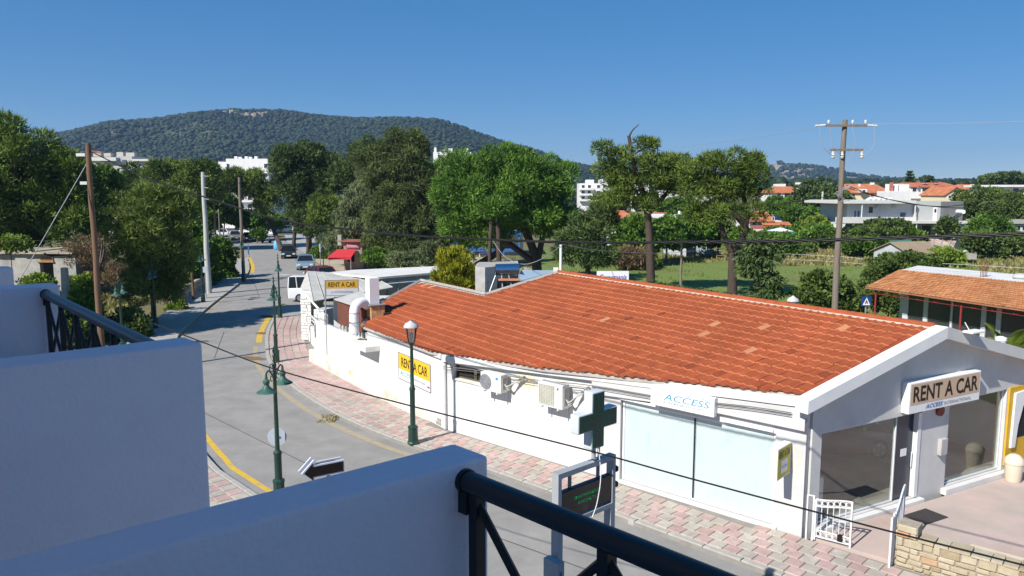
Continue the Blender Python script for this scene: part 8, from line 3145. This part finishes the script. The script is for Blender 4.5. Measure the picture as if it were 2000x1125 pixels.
for s in (0.55, 5.9, 11.0):
    if s > Lc:
        continue
    p = E1 + u * s - nrm * 0.25
    q = MB()
    q.bar((p.x, p.y, 0), (p.x, p.y, 2.62), 0.05, 8)
    q.build('post', M_REDP, v)
q = MB()
for dz in (0.0, -0.22):
    q.tube([E1 - nrm * 0.22 + u * 0.2 + Z * (dz - 0.1), E2 - nrm * 0.22 + Z * (dz - 0.1)], 0.016, 4)
n = 22
for i in range(n):
    s0_, s1_ = 0.2 + (Lc - 0.3) * i / n, 0.2 + (Lc - 0.3) * (i + 1) / n
    za, zb2 = (-0.1, -0.32) if i % 2 else (-0.32, -0.1)
    q.bar(E1 - nrm * 0.22 + u * s0_ + Z * za, E1 - nrm * 0.22 + u * s1_ + Z * zb2, 0.014, 4)
q.build('truss', M_REDP, v)
wo = E1 - nrm * 1.5 + u * 1.35
wo.z = 0
q = MB()
br = [0.0, 0.35, 1.35, 1.62, 3.0, 3.12, 4.75, 5.0, 5.55, 5.8, 8.4, 8.5, 10.5]
for a, b in zip(br[0::2], br[1::2]):
    q = MB()
    q.frame(wo, u, nrm, Z, (a, -0.15, 0), (b, 0.0, 3.0))
    q.build('frame', mat('pale_frame', (0.56, 0.58, 0.60), 0.7), v)
for a, b in zip(br[1::2], br[2::2]):
    q = MB()
    q.frame(wo, u, nrm, Z, (a, -0.1, 0.1), (b, -0.06, 2.9))
    q.build('pane', mat('smoked_glass', (0.045, 0.05, 0.055), 0.2, 0.1, 1, spec=0.5), v)
rf = [G(1800, 524.5, 3.78), G(2060, 531, 3.78), G(2060, 552, 3.78), G(1960, 545, 3.78), G(1800, 529, 3.78)]
q = MB()
back_ = [K1 + Vector((0.25, 0.3, 0)), K2 + Vector((0.15, 0.1, 0)), K2 + Vector((3.6, 2.2, 0)), K1 + Vector((2.6, 2.9, 0))]
q.prism([(p.x, p.y) for p in back_], 3.5, 3.72)
q.build('flat_roof', mat('white_roof_membrane', (0.66, 0.65, 0.62)), v)
q = MB()
wall_cells(q, K1 + Vector((0.4, 0.5, -K1.z)), (back_[3] - back_[0]).normalized(), Vector((-1, 0.5, 0)).normalized(), 0, 3.2, 0.2, 0, lambda s: 3.49, [])
q.build('wall', M_HW, v)
for k in range(5):
    c = G(1915 + k * 3.0, 540.5, 3.72)
    q = MB()
    q.bar((c.x, c.y, 3.7), (c.x, c.y, 4.55 + 0.1 * (k % 2)), 0.018, 5)
    q.build('rebar', mat('rust_bar', (0.16, 0.06, 0.04), 0.9), v)
c = G(1993, 545, 3.72)
q = MB()
q.lathe([(0.3, 0), (0.38, 0.1), (0.3, 0.24), (0.1, 0.3)], (c.x, c.y, 3.72), 12)
q.build('roof_dish', M_HG, v, smooth=True)
# --- wire fence in the field
t = thing('wire_fence', 'thin white wire fence crossing the field', 'fence', P(1500, 520, 86))
fp = [P(1400, 505, 92), P(1480, 512, 89), P(1560, 519, 86), P(1640, 526, 83), P(1700, 531, 80)]
for p in fp:
    q = MB()
    q.bar((p.x, p.y, 0), (p.x, p.y, 1.25), 0.04, 5)
    q.build('post', M_WOODG, t)
for zz_ in (1.15, 0.55):
    q = MB()
    q.tube(curve([Vector((p.x, p.y, zz_)) for p in fp], 6), 0.011, 4)
    q.build('wire', M_SIGNW, t)
t = thing('wire_fence', 'pale wire fence along the rough grass on the right', 'fence', P(1800, 510, 74))
fp = [P(1770, 510, 76), P(1840, 513, 74), P(1910, 515, 72), P(1980, 518, 70), P(2060, 520, 68)]
for p in fp:
    q = MB()
    q.bar((p.x, p.y, 0), (p.x, p.y, 1.35), 0.04, 5)
    q.build('post', M_WOODG, t)
q = MB()
q.tube(curve([Vector((p.x, p.y, 1.25)) for p in fp], 6), 0.013, 4)
q.build('wire', M_SIGNW, t)
# rubble heaps of pale stone in the rough ground on the right
for k, (px, py, D, lab) in enumerate(((1880, 492, 88, 'pale concrete slab lying in the rough grass right of the shed'), (1945, 486, 92, 'heap of pale rubble in the rough ground at the right'))):
    c = P(px, py, D)
    q = MB()
    for j in range(6 if k else 2):
        q.cbox((c.x + random.uniform(-1.2, 1.2), c.y + random.uniform(-.5, .5), 0.3 + random.uniform(0, .5)), (random.uniform(.8, 1.8), random.uniform(.5, 1), random.uniform(.4, .7)), random.uniform(0, 90))
    solo(q, 'rubble', M_CONC, lab, 'rubble', (c.x, c.y, 0))
# ================================================================== THE AIR
m, nt, out = nodes_of('haze_air')
pv_ = nt.nodes.new('ShaderNodeVolumePrincipled')
pv_.inputs['Color'].default_value = (0.42, 0.64, 1.0, 1)
pv_.inputs['Density'].default_value = 0.00018
pv_.inputs['Anisotropy'].default_value = 0.2
nt.links.new(pv_.outputs[0], out.inputs['Volume'])
q = MB()
q.box((-1700, -320, -4), (1700, 3300, 172))
hz_o = q.build('haze', m, None)
hz_o['kind'] = 'stuff'
hz_o['label'] = 'faint blue summer haze in the air'
